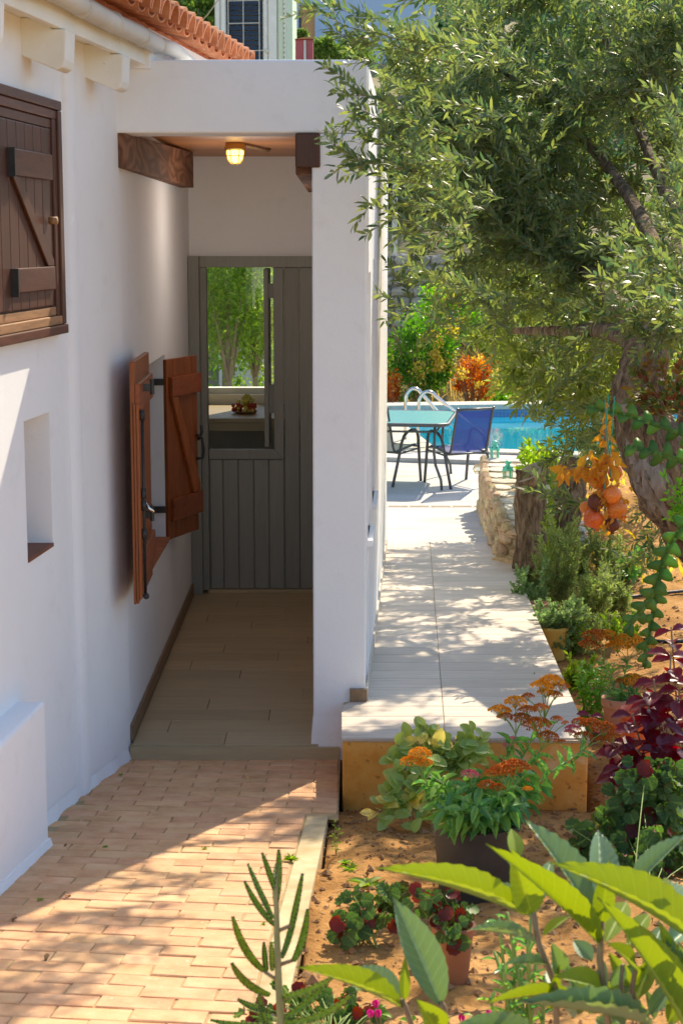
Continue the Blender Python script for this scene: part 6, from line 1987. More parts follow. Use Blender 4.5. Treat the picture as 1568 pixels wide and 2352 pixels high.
# ------------------------------------------------------------------ begonias
def begonia(name, label, base, spots, size, nl, red=.15, group='begonias', sk=3):
    t = thing(name, label, 'begonia', base, group)
    for (c, rad, n) in spots:
        for i in range(n):
            d = Vector((rnd.gauss(0, 1), rnd.gauss(0, 1), rnd.gauss(0, .8))).normalized() * (rnd.random() ** .4)
            p = Vector(c) + Vector((d.x * rad[0], d.y * rad[1], d.z * rad[2]))
            if i % sk == 0:
                ob('stalk', MB().tube(curve_pts(Vector(base) + Vector((rnd.uniform(-.04, .04), rnd.uniform(-.04, .04), 0)), p, .02, 4), .0022, 4, cap=False), M['green_stem'], t, smooth=True)
            l = size * rnd.uniform(.7, 1.2)
            out = Vector((d.x, d.y - .7, d.z * .4)).normalized()
            tip = p + (Vector((rnd.uniform(-1, 1), rnd.uniform(-.6, .3), rnd.uniform(-1, .15))).normalized()) * l
            place(lm_beg_r if rnd.random() < red else lm_beg, t, p, tip, l, out + Vector((0, 0, .35)))
    return t
bgA = onsoil(835, 2165)
begonia('begonia', 'begonia with dark-rimmed leaves and red undersides by the kerb', bgA, [(at(845, 2095, bgA.y) , (.11, .08, .07), 46), (at(790, 2120, bgA.y - .05), (.05, .05, .06), 16), (at(905, 2050, bgA.y + .05), (.06, .06, .035), 14)], .046, 60, .20)
bpp = onsoil(1040, 2262)
kk = px(bpp.y) * 1.03
pot('clay_pot', 'brown clay pot with a begonia spilling over its left side', bpp, 34 * kk, 47 * kk, 150 * kk, M['brown_pot'], .006, .02)
begonia('begonia', 'begonia with dark green leaves spilling from the brown clay pot', bpp + Vector((0, 0, 140 * kk)), [(at(1030, 2085, bpp.y), (.055, .05, .05), 34), (at(1040, 2155, bpp.y - .07), (.035, .03, .07), 16), (at(985, 2060, bpp.y), (.05, .05, .03), 14)], .042, 50, .34)
bgC = onsoil(760, 2420)
begonia('begonia', 'low begonia at the bottom edge beside the mottled succulent', bgC, [(at(700, 2290, 4.05), (.12, .10, .05), 44), (at(820, 2310, 4.0), (.08, .08, .05), 26), (at(590, 2340, 3.95), (.05, .06, .03), 12)], .040, 50, .18)
bgD = onsoil(1480, 2060)
begonia('begonia', 'tall dark begonia mass under the purple coleus at the right', bgD, [(at(1480, 1880, 5.7), (.16, .14, .17), 125), (at(1400, 1960, 5.5), (.10, .10, .09), 34), (at(1350, 1930, 5.6), (.07, .06, .10), 24), (at(1540, 1960, 5.4), (.10, .12, .14), 56), (at(1510, 1770, 5.75), (.11, .10, .07), 44)], .068, 60, .06, sk=60)
C = Cloud()
crown(C, at(1500, 1900, 5.9), (.20, .16, .22), 900, .055, .05, 20, .4)
stuff(C.build('inner_foliage', [M['begonia']], bpy.data.objects[[o.name for o in bpy.data.objects if o.get('label') == 'tall dark begonia mass under the purple coleus at the right'][0]]))
# ------------------------------------------------------------------ coleus
cob = onsoil(1500, 1860); cob.y = 6.15; cob.z = SZ(cob.x, 6.15)
CO = thing('coleus', 'purple coleus with crimson glowing leaves above the begonias', 'coleus', cob)
for (u, v, Y, nl, L) in ((1500, 1560, 6.1, 8, .085), (1540, 1500, 6.15, 9, .085), (1450, 1640, 6.05, 9, .08), (1400, 1700, 6.0, 9, .075), (1460, 1720, 5.95, 9, .08), (1520, 1660, 6.0, 9, .085), (1560, 1580, 6.1, 8, .085), (1350, 1640, 6.1, 7, .055), (1420, 1760, 5.9, 8, .08), (1500, 1780, 5.9, 7, .08), (1570, 1700, 5.95, 8, .085), (1480, 1600, 6.1, 7, .075), (1540, 1440, 6.2, 6, .07)):
    tipp = at(u, v, Y)
    pts = curve_pts(cob + Vector((rnd.uniform(-.06, .06), rnd.uniform(-.06, .06), .0)), tipp, .02, 7)
    ob('stem', MB().tube(pts, .0036, 5), M['brown_stem'], CO, smooth=True)
    for j in range(nl):
        t = 1 - .075 * (j // 2) - .02
        q = min(int(t * 7), 6)
        p = pts[q].lerp(pts[q + 1], t * 7 - q)
        w = (j % 2) * math.pi + (j // 2) * 1.45 + rnd.uniform(-.3, .3)
        d = Vector((math.cos(w), math.sin(w) * .9, rnd.uniform(-.25, .35))).normalized()
        l = L * 1.32 * (0.75 + .12 * (j // 2)) * rnd.uniform(.85, 1.1)
        place(lm_col, CO, p, p + d * l, l * .72, (rnd.uniform(-.2, .2), -.35, 1))
# ------------------------------------------------------------------ pots and plants along the path
rp = at(1462, 1690, 6.9); rp.z = SZ(rp.x, 6.9)
pot('red_pot', 'bright orange-red plastic pot behind the purple coleus', rp, .06, .072, at(1460, 1628, 6.9).z - rp.z, M['red_pot'], .010, .03)
tp = at(1420, 1710, 7.35); tp.z = SZ(tp.x, 7.35)
pot('terracotta_pot', 'pale terracotta pot with a tall yellow-headed stonecrop', tp, .060, .075, at(1420, 1602, 7.35).z - tp.z, M['terracotta'], .008, .035)
tph = at(1420, 1610, 7.35)
S2 = thing('stonecrop', 'stonecrop with golden flower heads growing from the pale terracotta pot', 'flowering plant', tph, 'stonecrops')
for (u, v, hs) in ((1385, 1520, [(1370, 1462, 26, 'rust'), (1352, 1482, 20, 'rust'), (1392, 1458, 18, 'gold')]), (1440, 1520, [(1440, 1470, 26, 'gold'), (1418, 1484, 22, 'gold'), (1462, 1482, 20, 'gold'), (1488, 1486, 16, 'gold')]), (1462, 1590, [(1452, 1562, 22, 'gold'), (1478, 1566, 17, 'rust'), (1430, 1566, 14, 'rust')])):
    root = at(u, v, 7.35)
    stem(S2, tph + Vector((rnd.uniform(-.02, .02), 0, -.02)), root, .004, 18, .055, .014, lm_sedum, .01)
    umbel(S2, root, [(at(a, b_, 7.35), r * px(7.35), kd) for a, b_, r, kd in hs])
for (u, v) in ((1460, 1600), (1475, 1630), (1400, 1590), (1445, 1640), (1430, 1580)):
    stem(S2, tph + Vector((rnd.uniform(-.03, .03), rnd.uniform(-.03, .03), -.02)), at(u, v, 7.3), .003, 12, .05, .013, lm_sedum, .0, .3)
fgb = at(1365, 1630, 7.6); fgb.z = SZ(fgb.x, 7.6)
FG = thing('basil_plant', 'fresh light green leafy plant beside the path edge and the stonecrop', 'herb', fgb)
for i in range(26):
    e = at(rnd.uniform(1308, 1420), rnd.uniform(1505, 1625), 7.6 + rnd.uniform(-.12, .12))
    stem(FG, fgb + Vector((rnd.uniform(-.05, .05), rnd.uniform(-.05, .05), 0)), e, .0025, 9, .038, .022, lm_fresh, .0, .45, 1.0, spread=.9)
ypb = onsoil(1268, 1512)
kk = px(ypb.y)
pot('yellow_pot', 'ochre yellow pot at the path edge under trailing small leaves', ypb, 29 * kk, 36 * kk, 78 * kk, M['yellow_pot'], .005, .018)
pkb = onsoil(1232, 1440)
pot('terracotta_pot', 'small pink terracotta pot half hidden in the grey-green herbs', pkb, 20 * kk, 27 * kk, 62 * kk, M['terracotta'], .005, .018)
def bush(name, label, cat, base, tips, step, L, W, leaf, stemmat='brown_stem', r=.003, group=None, ntw=0, twl=.1, sag=0.0, up=.9):
    t = thing(name, label, cat, base, group)
    C = Cloud()
    for e in tips:
        B = Vector(base) + Vector((rnd.uniform(-.05, .05), rnd.uniform(-.05, .05), 0))
        leafy_twigs(C, B, e, ntw, twl, L, W, step, sag=sag, spread=.6, main_r=r, tw_r=r * .6, up=up)
    C.build('foliage', [M[leaf], M[stemmat]], t)
    return t
for (u, v, tu, tv, lab) in ((1330, 1580, (1285, 1375), (1500, 1575), 'low yellow-green herb on the soil between the path edge and the stonecrop'), (1305, 1500, (1275, 1350), (1420, 1500), 'low yellow-green herb behind the yellow pot'), (1420, 1480, (1375, 1470), (1410, 1480), 'low yellow-green herb between the two black hoses'), (1345, 1680, (1300, 1380), (1610, 1690), 'low yellow-green herb at the path edge beside the coleus')):
    bs = onsoil(u, v)
    bush('low_herb', lab, 'herb', bs, [at(rnd.uniform(*tu), rnd.uniform(*tv), bs.y + rnd.uniform(-.15, .15)) for i in range(12)], .014, .034, .017, 'weed', 'green_stem', r=.002, group='low herbs in the bed', ntw=4, twl=.08)
trb = ypb + Vector((0, 0, 70 * kk))
bush('trailing_succulent', 'trailing plant with tiny round leaves spilling over the yellow pot', 'succulent plant', trb, [at(rnd.uniform(1225, 1350), rnd.uniform(1370, 1500), ypb.y + rnd.uniform(-.15, .1)) for i in range(34)], .012, .024, .016, 'grey_herb', r=.002, ntw=4, twl=.06)
for (u, v, tips, lab) in ((1300, 1400, [(1240, 1240), (1265, 1190), (1285, 1225), (1300, 1260), (1330, 1250), (1250, 1290), (1225, 1280), (1315, 1205)], 'tall grey-green rosemary in front of the sawn stump'),
                          (1360, 1440, [(1335, 1350), (1350, 1330), (1370, 1345), (1395, 1330), (1400, 1360), (1325, 1380), (1345, 1300), (1380, 1300)], 'rosemary with yellowish shoots behind the golden stonecrop'),
                          (1390, 1350, [(1370, 1190), (1400, 1215), (1425, 1240), (1355, 1225), (1385, 1260)], 'tall sparse rosemary below the hanging fruit'),
                          (1310, 1500, [(1290, 1400), (1310, 1380), (1330, 1400), (1350, 1420), (1300, 1430), (1375, 1430), (1390, 1440)], 'shorter bright rosemary behind the yellow pot'),
                          (1420, 1420, [(1395, 1310), (1410, 1330), (1425, 1350), (1380, 1340), (1440, 1370), (1405, 1370)], 'bushy rosemary nearest the black hoses'),
                          (1330, 1350, [(1300, 1215), (1320, 1200), (1345, 1240), (1310, 1260), (1350, 1270), (1290, 1260)], 'tall bright rosemary against the foot of the stump'),
                          (1215, 1370, [(1180, 1330), (1200, 1310), (1225, 1300), (1240, 1330), (1190, 1360)], 'small rosemary at the edge of the path')):
    bs = onsoil(u, v)
    bush('rosemary', lab, 'herb', bs, [at(a, b_, bs.y + rnd.uniform(-.15, .15)) for a, b_ in tips for _ in range(2)], .0085, .030, .0065, 'rosemary', r=.0035, group='rosemary bushes', ntw=12, twl=.12, up=1.6)
gb = onsoil(1205, 1415)
bush('grey_herb', 'low mound of oval-leaved herb spilling onto the path tiles', 'herb', gb, [at(rnd.uniform(1165, 1275), rnd.uniform(1290, 1420), gb.y + rnd.uniform(-.25, .25)) for i in range(30)], .014, .032, .019, 'grey_herb', r=.003, ntw=4, twl=.08)
sb_ = onsoil(1425, 1335)
bush('leafy_shrub', 'small dark leafy shrub on the bare soil below the tree', 'shrub', sb_, [at(rnd.uniform(1375, 1475), rnd.uniform(1255, 1325), sb_.y + rnd.uniform(-.2, .2)) for i in range(13)], .03, .075, .026, 'sedum_leaf', r=.003, ntw=3, twl=.1)
sg = at(1255, 1080, 14.2)
bush('sprawling_plant', 'bright green plant sprawling over the wall top behind the lanterns', 'shrub', (sg.x, 14.2, .05), [at(rnd.uniform(1195, 1310), rnd.uniform(1005, 1085), 13.9 + rnd.uniform(-.4, .3)) for i in range(18)], .026, .065, .026, 'weed', 'green_stem', r=.004, ntw=4, twl=.16)
tb_ = at(1262, 1270, 11.0); tb_.z = -.2
bush('spiny_succulent', 'tall narrow stem with pointed leaves in front of the sawn stump', 'succulent plant', tb_, [at(1265, 1010, 10.9), at(1275, 1100, 10.9), at(1250, 1190, 10.9)], .016, .06, .014, 'devil', 'green_stem', r=.008, ntw=2, twl=.07)
cr_b = at(1560, 960, 7.7)
bush('creeper', 'dark glossy creeper clinging to the olive trunk', 'climber', cr_b, [at(rnd.uniform(1440, 1600), rnd.uniform(800, 950), 7.75 + rnd.uniform(-.1, .1)) for i in range(14)], .035, .045, .024, 'begonia', 'brown_stem', r=.0025, ntw=3, twl=.1)
cr_c = at(1590, 1190, 7.6)
bush('creeper', 'pale creeper shoot on the lower side of the olive trunk', 'climber', cr_c, [at(a, b_, 7.6) for a, b_ in ((1525, 1090), (1530, 1130), (1545, 1160), (1535, 1190), (1560, 1110))], .02, .035, .014, 'fresh', 'green_stem', r=.0025, ntw=2, twl=.06)
# ------------------------------------------------------------------ fishbone cactus strands
FC = thing('fishbone_cactus', 'zigzag-leaved fishbone cactus hanging from the olive trunk', 'cactus', at(1600, 1110, 7.2))
def fishbone(pts, w0, n_l, Y, down=True):
    P = [at(u, v, Y) for u, v in pts]
    def pos(t):
        k_ = t * (len(P) - 1); i = min(int(k_), len(P) - 2)
        return P[i].lerp(P[i + 1], k_ - i)
    view = Vector((0, 1, -.15)).normalized()
    b = MB()
    n2 = n_l * 2
    length = sum((P[i + 1] - P[i]).length for i in range(len(P) - 1))
    sp = length / n_l
    rib = [pos(i / 14) for i in range(15)]
    for i in range(14):
        tg = (rib[i + 1] - rib[i]).normalized(); sd_ = tg.cross(view).normalized() * w0 * .2
        b.quad(rib[i] - sd_, rib[i] + sd_, rib[i + 1] + sd_ * .9, rib[i + 1] - sd_ * .9)
    for i in range(n2):
        t = (i + .5) / n2
        p = pos(t); tg = (pos(min(1, t + .02)) - pos(max(0, t - .02))).normalized()
        tw = rnd.uniform(-.25, .25) + .35 * math.sin(t * 5 + n_l)
        sd_ = tg.cross(view).normalized() * (1 if i % 2 else -1)
        sd_ = (sd_ * math.cos(tw) + view * math.sin(tw)).normalized()
        w = w0 * (.62 + .38 * math.sin(math.pi * min(1, .2 + t * .78))) * rnd.uniform(.85, 1.12)
        bow = view * rnd.uniform(-.15, .25) * w
        o_ = p
        q = [o_ - tg * .46 * sp, o_ - tg * .34 * sp + sd_ * w * .42, o_ - tg * .14 * sp + sd_ * w * .80 + bow * .4, o_ + tg * .10 * sp + sd_ * w * 1.0 + bow, o_ + tg * .26 * sp + sd_ * w * .94 + bow, o_ + tg * .32 * sp + sd_ * w * .66 + bow * .5, o_ + tg * .30 * sp + sd_ * w * .30, o_ + tg * .40 * sp]
        c = o_ + sd_ * w * .42 + bow * .2 - view * .002
        b.add([c] + q, [(0, k + 1, k + 2) for k in range(7)] + [(0, 8, 1)], 0, rnd.random())
    o = ob('leaf', b, M['fishbone'], FC, smooth=True)
    sd2 = o.modifiers.new('thickness', 'SOLIDIFY'); sd2.thickness = .0025; sd2.offset = 0
    return o
kf = px(7.1)
fishbone([(1600, 1010), (1560, 995), (1500, 973), (1450, 957), (1400, 945), (1350, 934)], 30 * kf, 7, 7.3)
fishbone([(1610, 1075), (1560, 1058), (1520, 1046), (1480, 1034), (1438, 1026)], 32 * kf, 5, 7.15)
fishbone([(1610, 1185), (1560, 1215), (1530, 1262), (1515, 1310), (1500, 1360), (1470, 1405), (1432, 1450)], 36 * kf, 9, 7.0)
fishbone([(1530, 1290), (1508, 1340), (1502, 1390), (1492, 1440), (1482, 1490), (1478, 1532)], 28 * kf, 8, 7.05)
# ------------------------------------------------------------------ bunch of dried pomegranates
PY = 6.9
hang = at(1392, 925, PY)
PM = thing('pomegranate_bunch', 'bunch of dried pomegranates and orange leaves hanging by green string', 'fruit bunch', at(1390, 1215, PY))
def pome_me(nm, mat):
    b = MB().lathe([(0, -1.0), (.45, -.9), (.82, -.58), (1, -.08), (.95, .38), (.70, .75), (.34, .95), (.22, 1.02), (.20, 1.12), (.30, 1.30), (.22, 1.28), (.12, 1.08), (0, 1.05)], 18)
    for i, p in enumerate(b.v):
        n_ = mnoise.noise(Vector(p) * 1.6); b.v[i] = tuple(Vector(p) * (1 + .09 * n_))
    for i in range(5):
        w = 6.283 * i / 5
        b.add([(.22 * math.cos(w - .4), .22 * math.sin(w - .4), 1.12), (.22 * math.cos(w + .4), .22 * math.sin(w + .4), 1.12), (.42 * math.cos(w), .42 * math.sin(w), 1.46)], [(0, 1, 2)])
    return b.mesh('pomegranate', mat, True)
pm1, pm2 = pome_me('a', M['pome']), pome_me('b', M['pome_dark'])
for (u, v, r, dk, dy, rot) in ((1404, 1136, 28, 0, -.06, (-1.9, .9)), (1416, 1168, 31, 0, -.05, (2.4, .5)), (1368, 1152, 26, 1, -.04, (2.5, 0)), (1362, 1190, 31, 0, -.03, (2.9, .3)), (1405, 1205, 23, 1, -.02, (3.0, 0)), (1374, 1102, 30, 0, .03, (2.8, .3)), (1412, 1086, 22, 0, .05, (2.6, -.5)), (1345, 1165, 20, 0, .05, (2.9, .4))):
    r_ = r * px(PY) * .78
    inst('pomegranate', pm2 if dk else pm1, PM, Matrix.Translation(at(u, v, PY + dy)) @ Matrix.Rotation(rot[0], 4, 'X') @ Matrix.Rotation(rot[1], 4, 'Y') @ Matrix.Diagonal((r_, r_, r_ * .95, 1)))
ob('branch', MB().tube([hang, at(1388, 990, PY), at(1392, 1050, PY), at(1385, 1110, PY), at(1390, 1200, PY)], [.006, .007, .006, .005, .003], 6), M['brown_stem'], PM, smooth=True)
ob('branch', MB().tube([at(1390, 1080, PY), at(1340, 1072, PY), at(1292, 1078, PY)], [.004, .003, .002], 5), M['brown_stem'], PM, smooth=True)
def drl(u, v, n_, su, sv, l0=.058):
    for i in range(n_):
        p = at(u + rnd.gauss(0, su), v + rnd.gauss(0, sv), PY + rnd.uniform(-.07, .05))
        d = Vector((rnd.uniform(-.6, .6), rnd.uniform(-.5, .3), rnd.uniform(-1, -.2))).normalized()
        l = l0 * rnd.uniform(.7, 1.3)
        place(lm_dried, PM, p, p + d * l, l * rnd.uniform(.38, .55), (rnd.uniform(-1, 1), -1, rnd.uniform(-.3, .6)))
drl(1300, 1075, 7, 10, 5); drl(1335, 1078, 8, 10, 5); drl(1375, 1060, 20, 14, 18); drl(1405, 1060, 14, 12, 18); drl(1385, 1130, 18, 22, 22, .04); drl(1385, 960, 9, 8, 18, .038); drl(1392, 1010, 10, 8, 14, .04); drl(1392, 1190, 14, 16, 14, .035); drl(1432, 1140, 8, 6, 22, .035)
for pts in ([(1396, 905), (1392, 980), (1396, 1060), (1404, 1108), (1398, 1130)], [(1410, 910), (1406, 970), (1400, 1040), (1385, 1130), (1378, 1165)], [(1388, 920), (1394, 1000), (1399, 1050)]):
    ob('string', MB().tube([at(u, v, PY - .05) for u, v in pts], .0022, 5), M['string'], PM)

# ------------------------------------------------------------------ weeds and fallen leaves
def rosette(label, p, n_, l, w_, me=None, group='weeds', up=.5):
    t = thing('weed', label, 'weed', p, group)
    for i in range(n_):
        w = 2.4 * i + rnd.random()
        d = Vector((math.cos(w), math.sin(w), up * rnd.uniform(.2, 1.5))).normalized() * l * rnd.uniform(.6, 1.15)
        place(me or lm_weed, t, Vector(p), Vector(p) + d, w_ * rnd.uniform(.8, 1.2), (0, 0, 1))
    return t
def onramp(u, v): return pl(u, v, -.068, .10, YF)
rosette('leafy green weed sprouting from the paving near the kerb', onramp(668, 1978), 22, .034, .010, up=1.2)
for (u, v, lab) in ((470, 1950, 'tiny weed in a paving joint at the middle of the shaded bricks'), (242, 1946, 'tiny weed in a shaded paving joint near the white ledge'), (92, 2068, 'tiny weed in a shaded paving joint at the left edge'), (605, 2124, 'tiny weed in a sunlit paving joint left of the kerb'), (625, 2170, 'tiny weed in a sunlit joint behind the mottled succulent'), (278, 1781, 'tiny weed at the foot of the curved wall')):
    rosette(lab, onramp(u, v) + Vector((0, 0, .001)), 9, .014, .005, up=.6)
rosette('broad-leaved weed lying on the sunlit earth by the kerb', onsoil(845, 2035), 11, .075, .024, up=.35)
rosette('small weed under the mottled foliage beside the kerb', onsoil(792, 1985), 14, .03, .012, up=.9)
rosette('small leafy weed at the foot of the orange path plinth', onsoil(800, 1843), 12, .028, .013, up=.8)
rosette('thin green weed on the earth left of the black pot', onsoil(805, 2000), 12, .04, .010, up=1.0)
ws = thing('grass_sprig', 'thin upright grassy sprig growing at the kerb edge', 'weed', onsoil(772, 1965), 'weeds')
for (u, v) in ((768, 1880), (779, 1895), (762, 1910)):
    stem(ws, onsoil(772, 1965), at(u, v, onsoil(772, 1965).y), .0012, 8, .02, .005, lm_weed)
lm_fall = blade('fallen_leaf', M['chip'], lanc(), 5, 1, .5, .5, wav=.1)
for (u, v, l, lab) in ((112, 2197, .032, 'curled brown leaf on the sunlit bricks at lower left'), (150, 2064, .028, 'dark curled leaf on the bricks at the shadow edge'), (40, 2113, .026, 'dark curled leaf on the shaded bricks at the left edge'), (155, 1942, .02, 'dry leaf beside the corner of the white ledge'), (305, 2049, .012, 'dark crumb of leaf in the middle of the sunlit bricks'), (1227, 1548, .014, 'dark dry leaf lying alone on the path tiles'), (567, 1789, .018, 'small orange leaf on the shaded bricks')):
    p = (onramp(u, v) if v > 1600 else pl(u, v, .191, .055, YF)) + Vector((0, 0, .006))
    w = rnd.uniform(0, 6)
    me = lm_fall if v != 1789 else lm_pad_y
    o = bpy.data.objects.new('fallen_leaf', me); COL.objects.link(o)
    o.location = p; o.rotation_euler = (rnd.uniform(-.3, .3), rnd.uniform(-.3, .3), w); o.scale = (l * .5, l, l)
    tag(o, lab, 'fallen leaf', 'fallen leaves')

# ------------------------------------------------------------------ foreground: mottled upright succulent
def Z7(x, y, Y): return at(x * .5, 1725 + y * .5, Y)
dY = 3.1
db = at(645, 2560, dY); db.z = RAMP(dY) - .06
DB = thing('mottled_succulent', 'upright mottled green succulent with toothed narrow leaves in front of the paving', 'succulent plant', db)
ob('stem', MB().tube([db, Z7(1290, 1254, dY), Z7(1280, 1060, dY), Z7(1272, 850, dY), Z7(1268, 640, dY), Z7(1272, 520, dY)], [.010, .008, .0072, .0064, .005, .0035], 10), M['pale_stem'], DB, smooth=True)
def pod(a, m, b_, w, dy=0.0):
    """narrow trough-shaped leaf with teeth and plantlet buds along its rims"""
    A, Mi, Bq = Z7(*a, dY), Z7(*m, dY + dy * .5), Z7(*b_, dY + dy)
    N = 22
    bb = MB()
    view = Vector((0, 1, -.2)).normalized()
    rws = []
    for i in range(N + 1):
        t = i / N
        p = A * (1 - t) ** 2 + Mi * 2 * t * (1 - t) + Bq * t * t
        tg = ((Mi - A) * (1 - t) + (Bq - Mi) * t).normalized()
        sd_ = tg.cross(view).normalized()
        ww = w * px(dY) * .17 * (math.sin(math.pi * (.12 + .84 * t)) ** .6) * (1.0 if i % 2 else .78)
        rws.append([p + sd_ * ww - view * ww * .8, p + view * ww * .4 + sd_ * ww * .35, p + view * ww * .4 - sd_ * ww * .35, p - sd_ * ww - view * ww * .8])
    for r_ in rws: bb.v += [tuple(q) for q in r_]
    for i in range(N):
        for j in range(3):
            o_ = i * 4 + j
            bb.f.append((o_, o_ + 1, o_ + 5, o_ + 4)); bb.m.append(0); bb.r.append(rnd.random())
    o = ob('leaf', bb, M['devil'], DB, smooth=True)
    s_ = o.modifiers.new('thickness', 'SOLIDIFY'); s_.thickness = .0022; s_.offset = 0
    bd = MB()
    for i in range(2, N + 1, 2):
        for j in (0, 3):
            bd.blob(rws[i][j], .0021, .0021, .0021, seg=5, ring=3)
    ob('bud', bd, M['bud'], o)
for args in (((1262, 800), (1180, 720), (1125, 600), 44), ((1255, 770), (1190, 640), (1140, 520), 42, .1), ((1262, 640), (1240, 560), (1205, 470), 40), ((1270, 700), (1285, 560), (1280, 455), 48), ((1268, 720), (1262, 600), (1268, 520), 44, .1),
             ((1215, 1010), (1115, 930), (1070, 762), 60, -.1), ((1292, 950), (1340, 850), (1390, 565), 46, .1), ((1335, 800), (1365, 700), (1388, 566), 40), ((1345, 965), (1400, 880), (1412, 728), 56), ((1240, 1120), (1120, 1080), (1066, 975), 60, -.1),
             ((1225, 1010), (1215, 950), (1212, 880), 40), ((1250, 1010), (1250, 950), (1246, 880), 40, -.1), ((1300, 1130), (1420, 1110), (1525, 1040), 56, -.1), ((1300, 1230), (1420, 1160), (1505, 1060), 56), ((1240, 1190), (1160, 1180), (1095, 1140), 50), ((1310, 1250), (1500, 1230), (1610, 1120), 56, -.1), ((1225, 1254), (1200, 1180), (1190, 1120), 50), ((1255, 1254), (1130, 1270), (970, 1235), 44)):
    pod(*args)
for a, b_ in (((1290, 980), (1345, 960)), ((1285, 1060), (1215, 1012)), ((1300, 1140), (1400, 1110)), ((1270, 830), (1335, 800))):
    ob('leaf_stalk', MB().tube([Z7(*a, dY), Z7(*b_, dY)], .004, 6), M['brown_stem'], DB, smooth=True)
# ------------------------------------------------------------------ foreground: loquat shoots
def Z8(x, y, Y): return at(784 + x * .5, 1725 + y * .5, Y)
LY = 2.75
lqb = at(1300, 2700, LY); lqb.z = RAMP(LY) - .06
LQ = thing('loquat_sapling', 'young loquat shoots with big ribbed leaves at the lower right corner', 'shrub', lqb)
for pts, r in (([(985, 1300), (985, 1090), (935, 960), (905, 890), (880, 745)], .0055), ([(1230, 1320), (1210, 1130), (1185, 960), (1187, 880), (1192, 780)], .0062), ([(345, 1330), (300, 1200), (278, 1140)], .005), ([(1420, 1330), (1330, 1100), (1350, 1000), (1300, 890)], .005), ([(500, 1330), (470, 1180), (455, 1150)], .005), ([(1290, 1330), (1275, 1200), (1290, 980)], .004)):
    P = [Z8(x, y, LY) for x, y in pts]
    P = [Vector((P[0].x, P[0].y, lqb.z))] + P
    ob('stem', MB().tube(P, r, 8), M['brown_stem'], LQ, smooth=True)
LF = [  # base, tip, width, depth of the tip, up, old leaf?
    ((830, 752), (215, 478), 118, -.12, (.25, -.55, 1), 0), ((1165, 790), (872, 290), 165, .10, (.75, -.85, .45), 1), ((872, 745), (795, 472), 150, -.05, (.1, -1, .25), 0),
    ((1188, 898), (735, 420), 125, -.10, (.55, -.9, .6), 0), ((800, 500), (785, 345), 78, .05, (.2, -1, .2), 0), ((1640, 900), (1045, 452), 185, -.15, (.35, -.6, 1), 0),
    ((1195, 790), (1222, 520), 100, -.02, (-.2, -1, .3), 0), ((1185, 720), (1190, 338), 145, .14, (.1, -1, .3), 1), ((1320, 640), (1575, 362), 92, .05, (-.6, -.7, .7), 1), ((1600, 1330), (1272, 680), 168, -.12, (.8, -.9, .4), 0),
    ((1560, 1180), (1478, 790), 115, .0, (.3, -1, .2), 0), ((885, 875), (600, 790), 66, -.05, (.1, -.2, 1), 1), ((925, 850), (1050, 742), 48, .05, (-.1, -.5, 1), 0), ((1150, 960), (1062, 862), 80, .03, (.2, -.9, .5), 1), ((1000, 1010), (975, 895), 90, -.05, (.2, -1, .3), 1),
    ((940, 985), (758, 962), 60, -.05, (.0, -.5, 1), 1), ((1212, 1095), (1000, 1012), 118, -.06, (.1, -.5, 1), 0), ((1420, 1262), (850, 1102), 96, -.15, (.2, -.5, 1), 1), ((455, 1170), (250, 668), 178, .06, (.35, -1, .2), 1),
    ((275, 1182), (-160, 950), 108, -.10, (.3, -.5, 1), 0), ((268, 1142), (62, 975), 138, .06, (.25, -.75, .8), 1), ((288, 1145), (292, 948), 52, .0, (0, -1, .1), 0), ((440, 1300), (380, 1165), 130, -.1, (0, -.8, .6), 0), ((900, 1310), (520, 1235), 90, -.1, (.1, -.4, 1), 1),
    ((1290, 980), (1235, 1090), 70, .0, (.2, -1, .2), 1), ((1210, 880), (1320, 660), 110, .12, (-.3, -1, .3), 0), ((1340, 1010), (1255, 870), 90, -.08, (.4, -.6, .8), 0), ((1490, 900), (1640, 760), 110, .1, (-.3, -.9, .5), 1), ((900, 720), (965, 480), 70, .12, (-.2, -1, .2), 1), ((860, 760), (735, 580), 60, .1, (.3, -1, .3), 1), ((1060, 1110), (660, 1130), 60, -.02, (0, -.5, 1), 0), ((1380, 1010), (1480, 780), 80, .12, (-.2, -1, .3), 1),
    ((1230, 1180), (1120, 1010), 84, .05, (.3, -.9, .4), 1), ((1330, 1150), (1440, 960), 96, .06, (-.3, -.9, .4), 0), ((1410, 1210), (1540, 1050), 88, .05, (-.3, -.9, .5), 1), ((1500, 1250), (1620, 1020), 110, .02, (-.3, -1, .3), 0), ((1100, 1180), (1000, 1060), 60, .1, (.3, -.8, .5), 1), ((1300, 1262), (1180, 1160), 84, -.05, (.3, -.7, .7), 1), ((1560, 760), (1490, 560), 100, .15, (.2, -1, .3), 1), ((1310, 900), (1420, 720), 84, .1, (-.3, -.9, .4), 0)]
for (b0, t0, w, dy, up, old) in LF:
    A, Bq = Z8(*b0, LY), Z8(*t0, LY + dy)
    place(lm_loqb if old else lm_loq, LQ, A, Bq, w * .5 * px(LY) * 1.05, up)
for i in range(30):
    x0, y0 = rnd.choice(((985, 1150), (1215, 1150), (1330, 1100), (1275, 1210), (1450, 1200), (1100, 1230), (1380, 1060), (1530, 1150)))
    x0 += rnd.uniform(-60, 60); y0 += rnd.uniform(-60, 90)
    w_ = rnd.uniform(.35, 2.8)
    l_ = rnd.uniform(110, 230)
    dy = rnd.uniform(-.12, .16)
    place(rnd.choice((lm_loq, lm_loqb, lm_loqb)), LQ, Z8(x0, y0, LY + .03), Z8(x0 + l_ * math.cos(w_), y0 - l_ * math.sin(w_), LY + .03 + dy), l_ * rnd.uniform(.32, .42) * .5 * px(LY), (rnd.uniform(-.5, .5), -.8, rnd.uniform(.2, .9)))
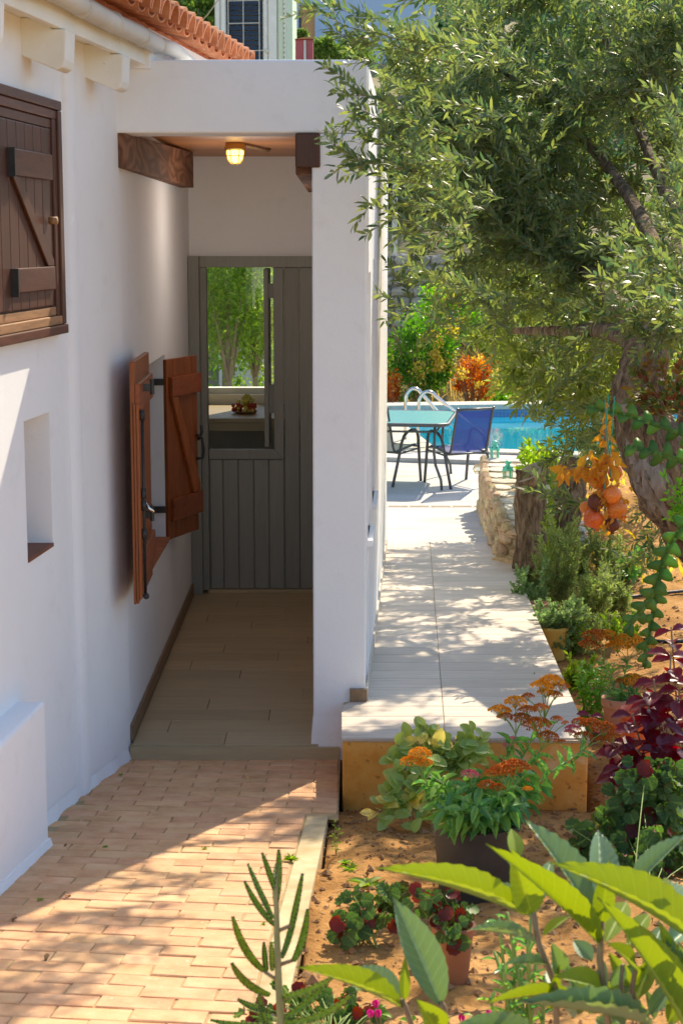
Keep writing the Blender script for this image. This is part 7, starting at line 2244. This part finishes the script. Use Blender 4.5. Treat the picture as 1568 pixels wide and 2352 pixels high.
# slender green succulent shoots between the loquat and the pots
sgb = at(1200, 2420, 3.6); sgb.z = RAMP(3.6) - .05
GS = thing('slender_succulent', 'cluster of slender green succulent shoots behind the loquat leaves', 'succulent plant', sgb)
for (x, y) in ((720, 760), (760, 740), (800, 790), (870, 720), (700, 920), (850, 850), (930, 1030), (740, 980), (890, 960), (680, 1130), (820, 1000)):
    e = Z8(x, y, 3.6 + rnd.uniform(-.1, .1))
    stem(GS, sgb + Vector((rnd.uniform(-.05, .05), rnd.uniform(-.05, .05), 0)), e, .006, 10, .05, .010, lm_sedum_s, .0, .4, 1.0, spread=.35)
fu = at(880, 2420, 3.9); fu.z = RAMP(3.9) - .05
FU = thing('fuchsia', 'small plant with magenta drooping flowers at the bottom edge', 'flowering plant', fu)
lm_pet = blade('petal', M['magenta'], lanc(.8, .7), 6, 1, .5, .2)
for (u, v) in ((862, 2308), (850, 2330), (1122, 2332), (1060, 2340), (868, 2330)):
    p = at(u, v - 12, 3.9)
    ob('flower_stalk', MB().tube(curve_pts(fu, p, .03, 4), .0015, 4), M['brown_stem'], FU)
    for j in range(5):
        w = 1.257 * j
        place(lm_pet, FU, p, p + Vector((math.cos(w) * .007, math.sin(w) * .007, -.022)), .008, (math.cos(w), math.sin(w), 0), 'petal')
for i in range(26):
    p = at(rnd.uniform(840, 1160), rnd.uniform(2325, 2390), 3.9)
    place(lm_fresh, FU, p, p + Vector((rnd.uniform(-.03, .03), rnd.uniform(-.03, .01), rnd.uniform(-.01, .02))), .018)

# ------------------------------------------------------------------ past 300 leaves on one plant the smallest are joined into one part
def join_rest(root, kind, keep=296):
    ch = [c for c in root.children if c.name.split('.')[0] == kind]
    if len(ch) <= keep: return
    ch.sort(key=lambda c: -(c.matrix_local.col[1].xyz.length * c.matrix_local.col[0].xyz.length))
    b = MB(); mats = []
    for c in ch[keep:]:
        m = c.data.materials[0]
        if m not in mats: mats.append(m)
        Mw = Matrix.Translation(wloc(root)) @ c.matrix_local
        b.add([Mw @ v.co for v in c.data.vertices], [tuple(p.vertices) for p in c.data.polygons], mats.index(m))
        bpy.data.objects.remove(c)
    stuff(ob('small_leaves', b, mats, root, smooth=True))
bpy.context.view_layer.update()
for r_ in list(bpy.data.objects):
    if r_.parent is None and r_.get('category') and len(r_.children) > 300:
        if r_.name != 'olive_tree': join_rest(r_, 'leaf')
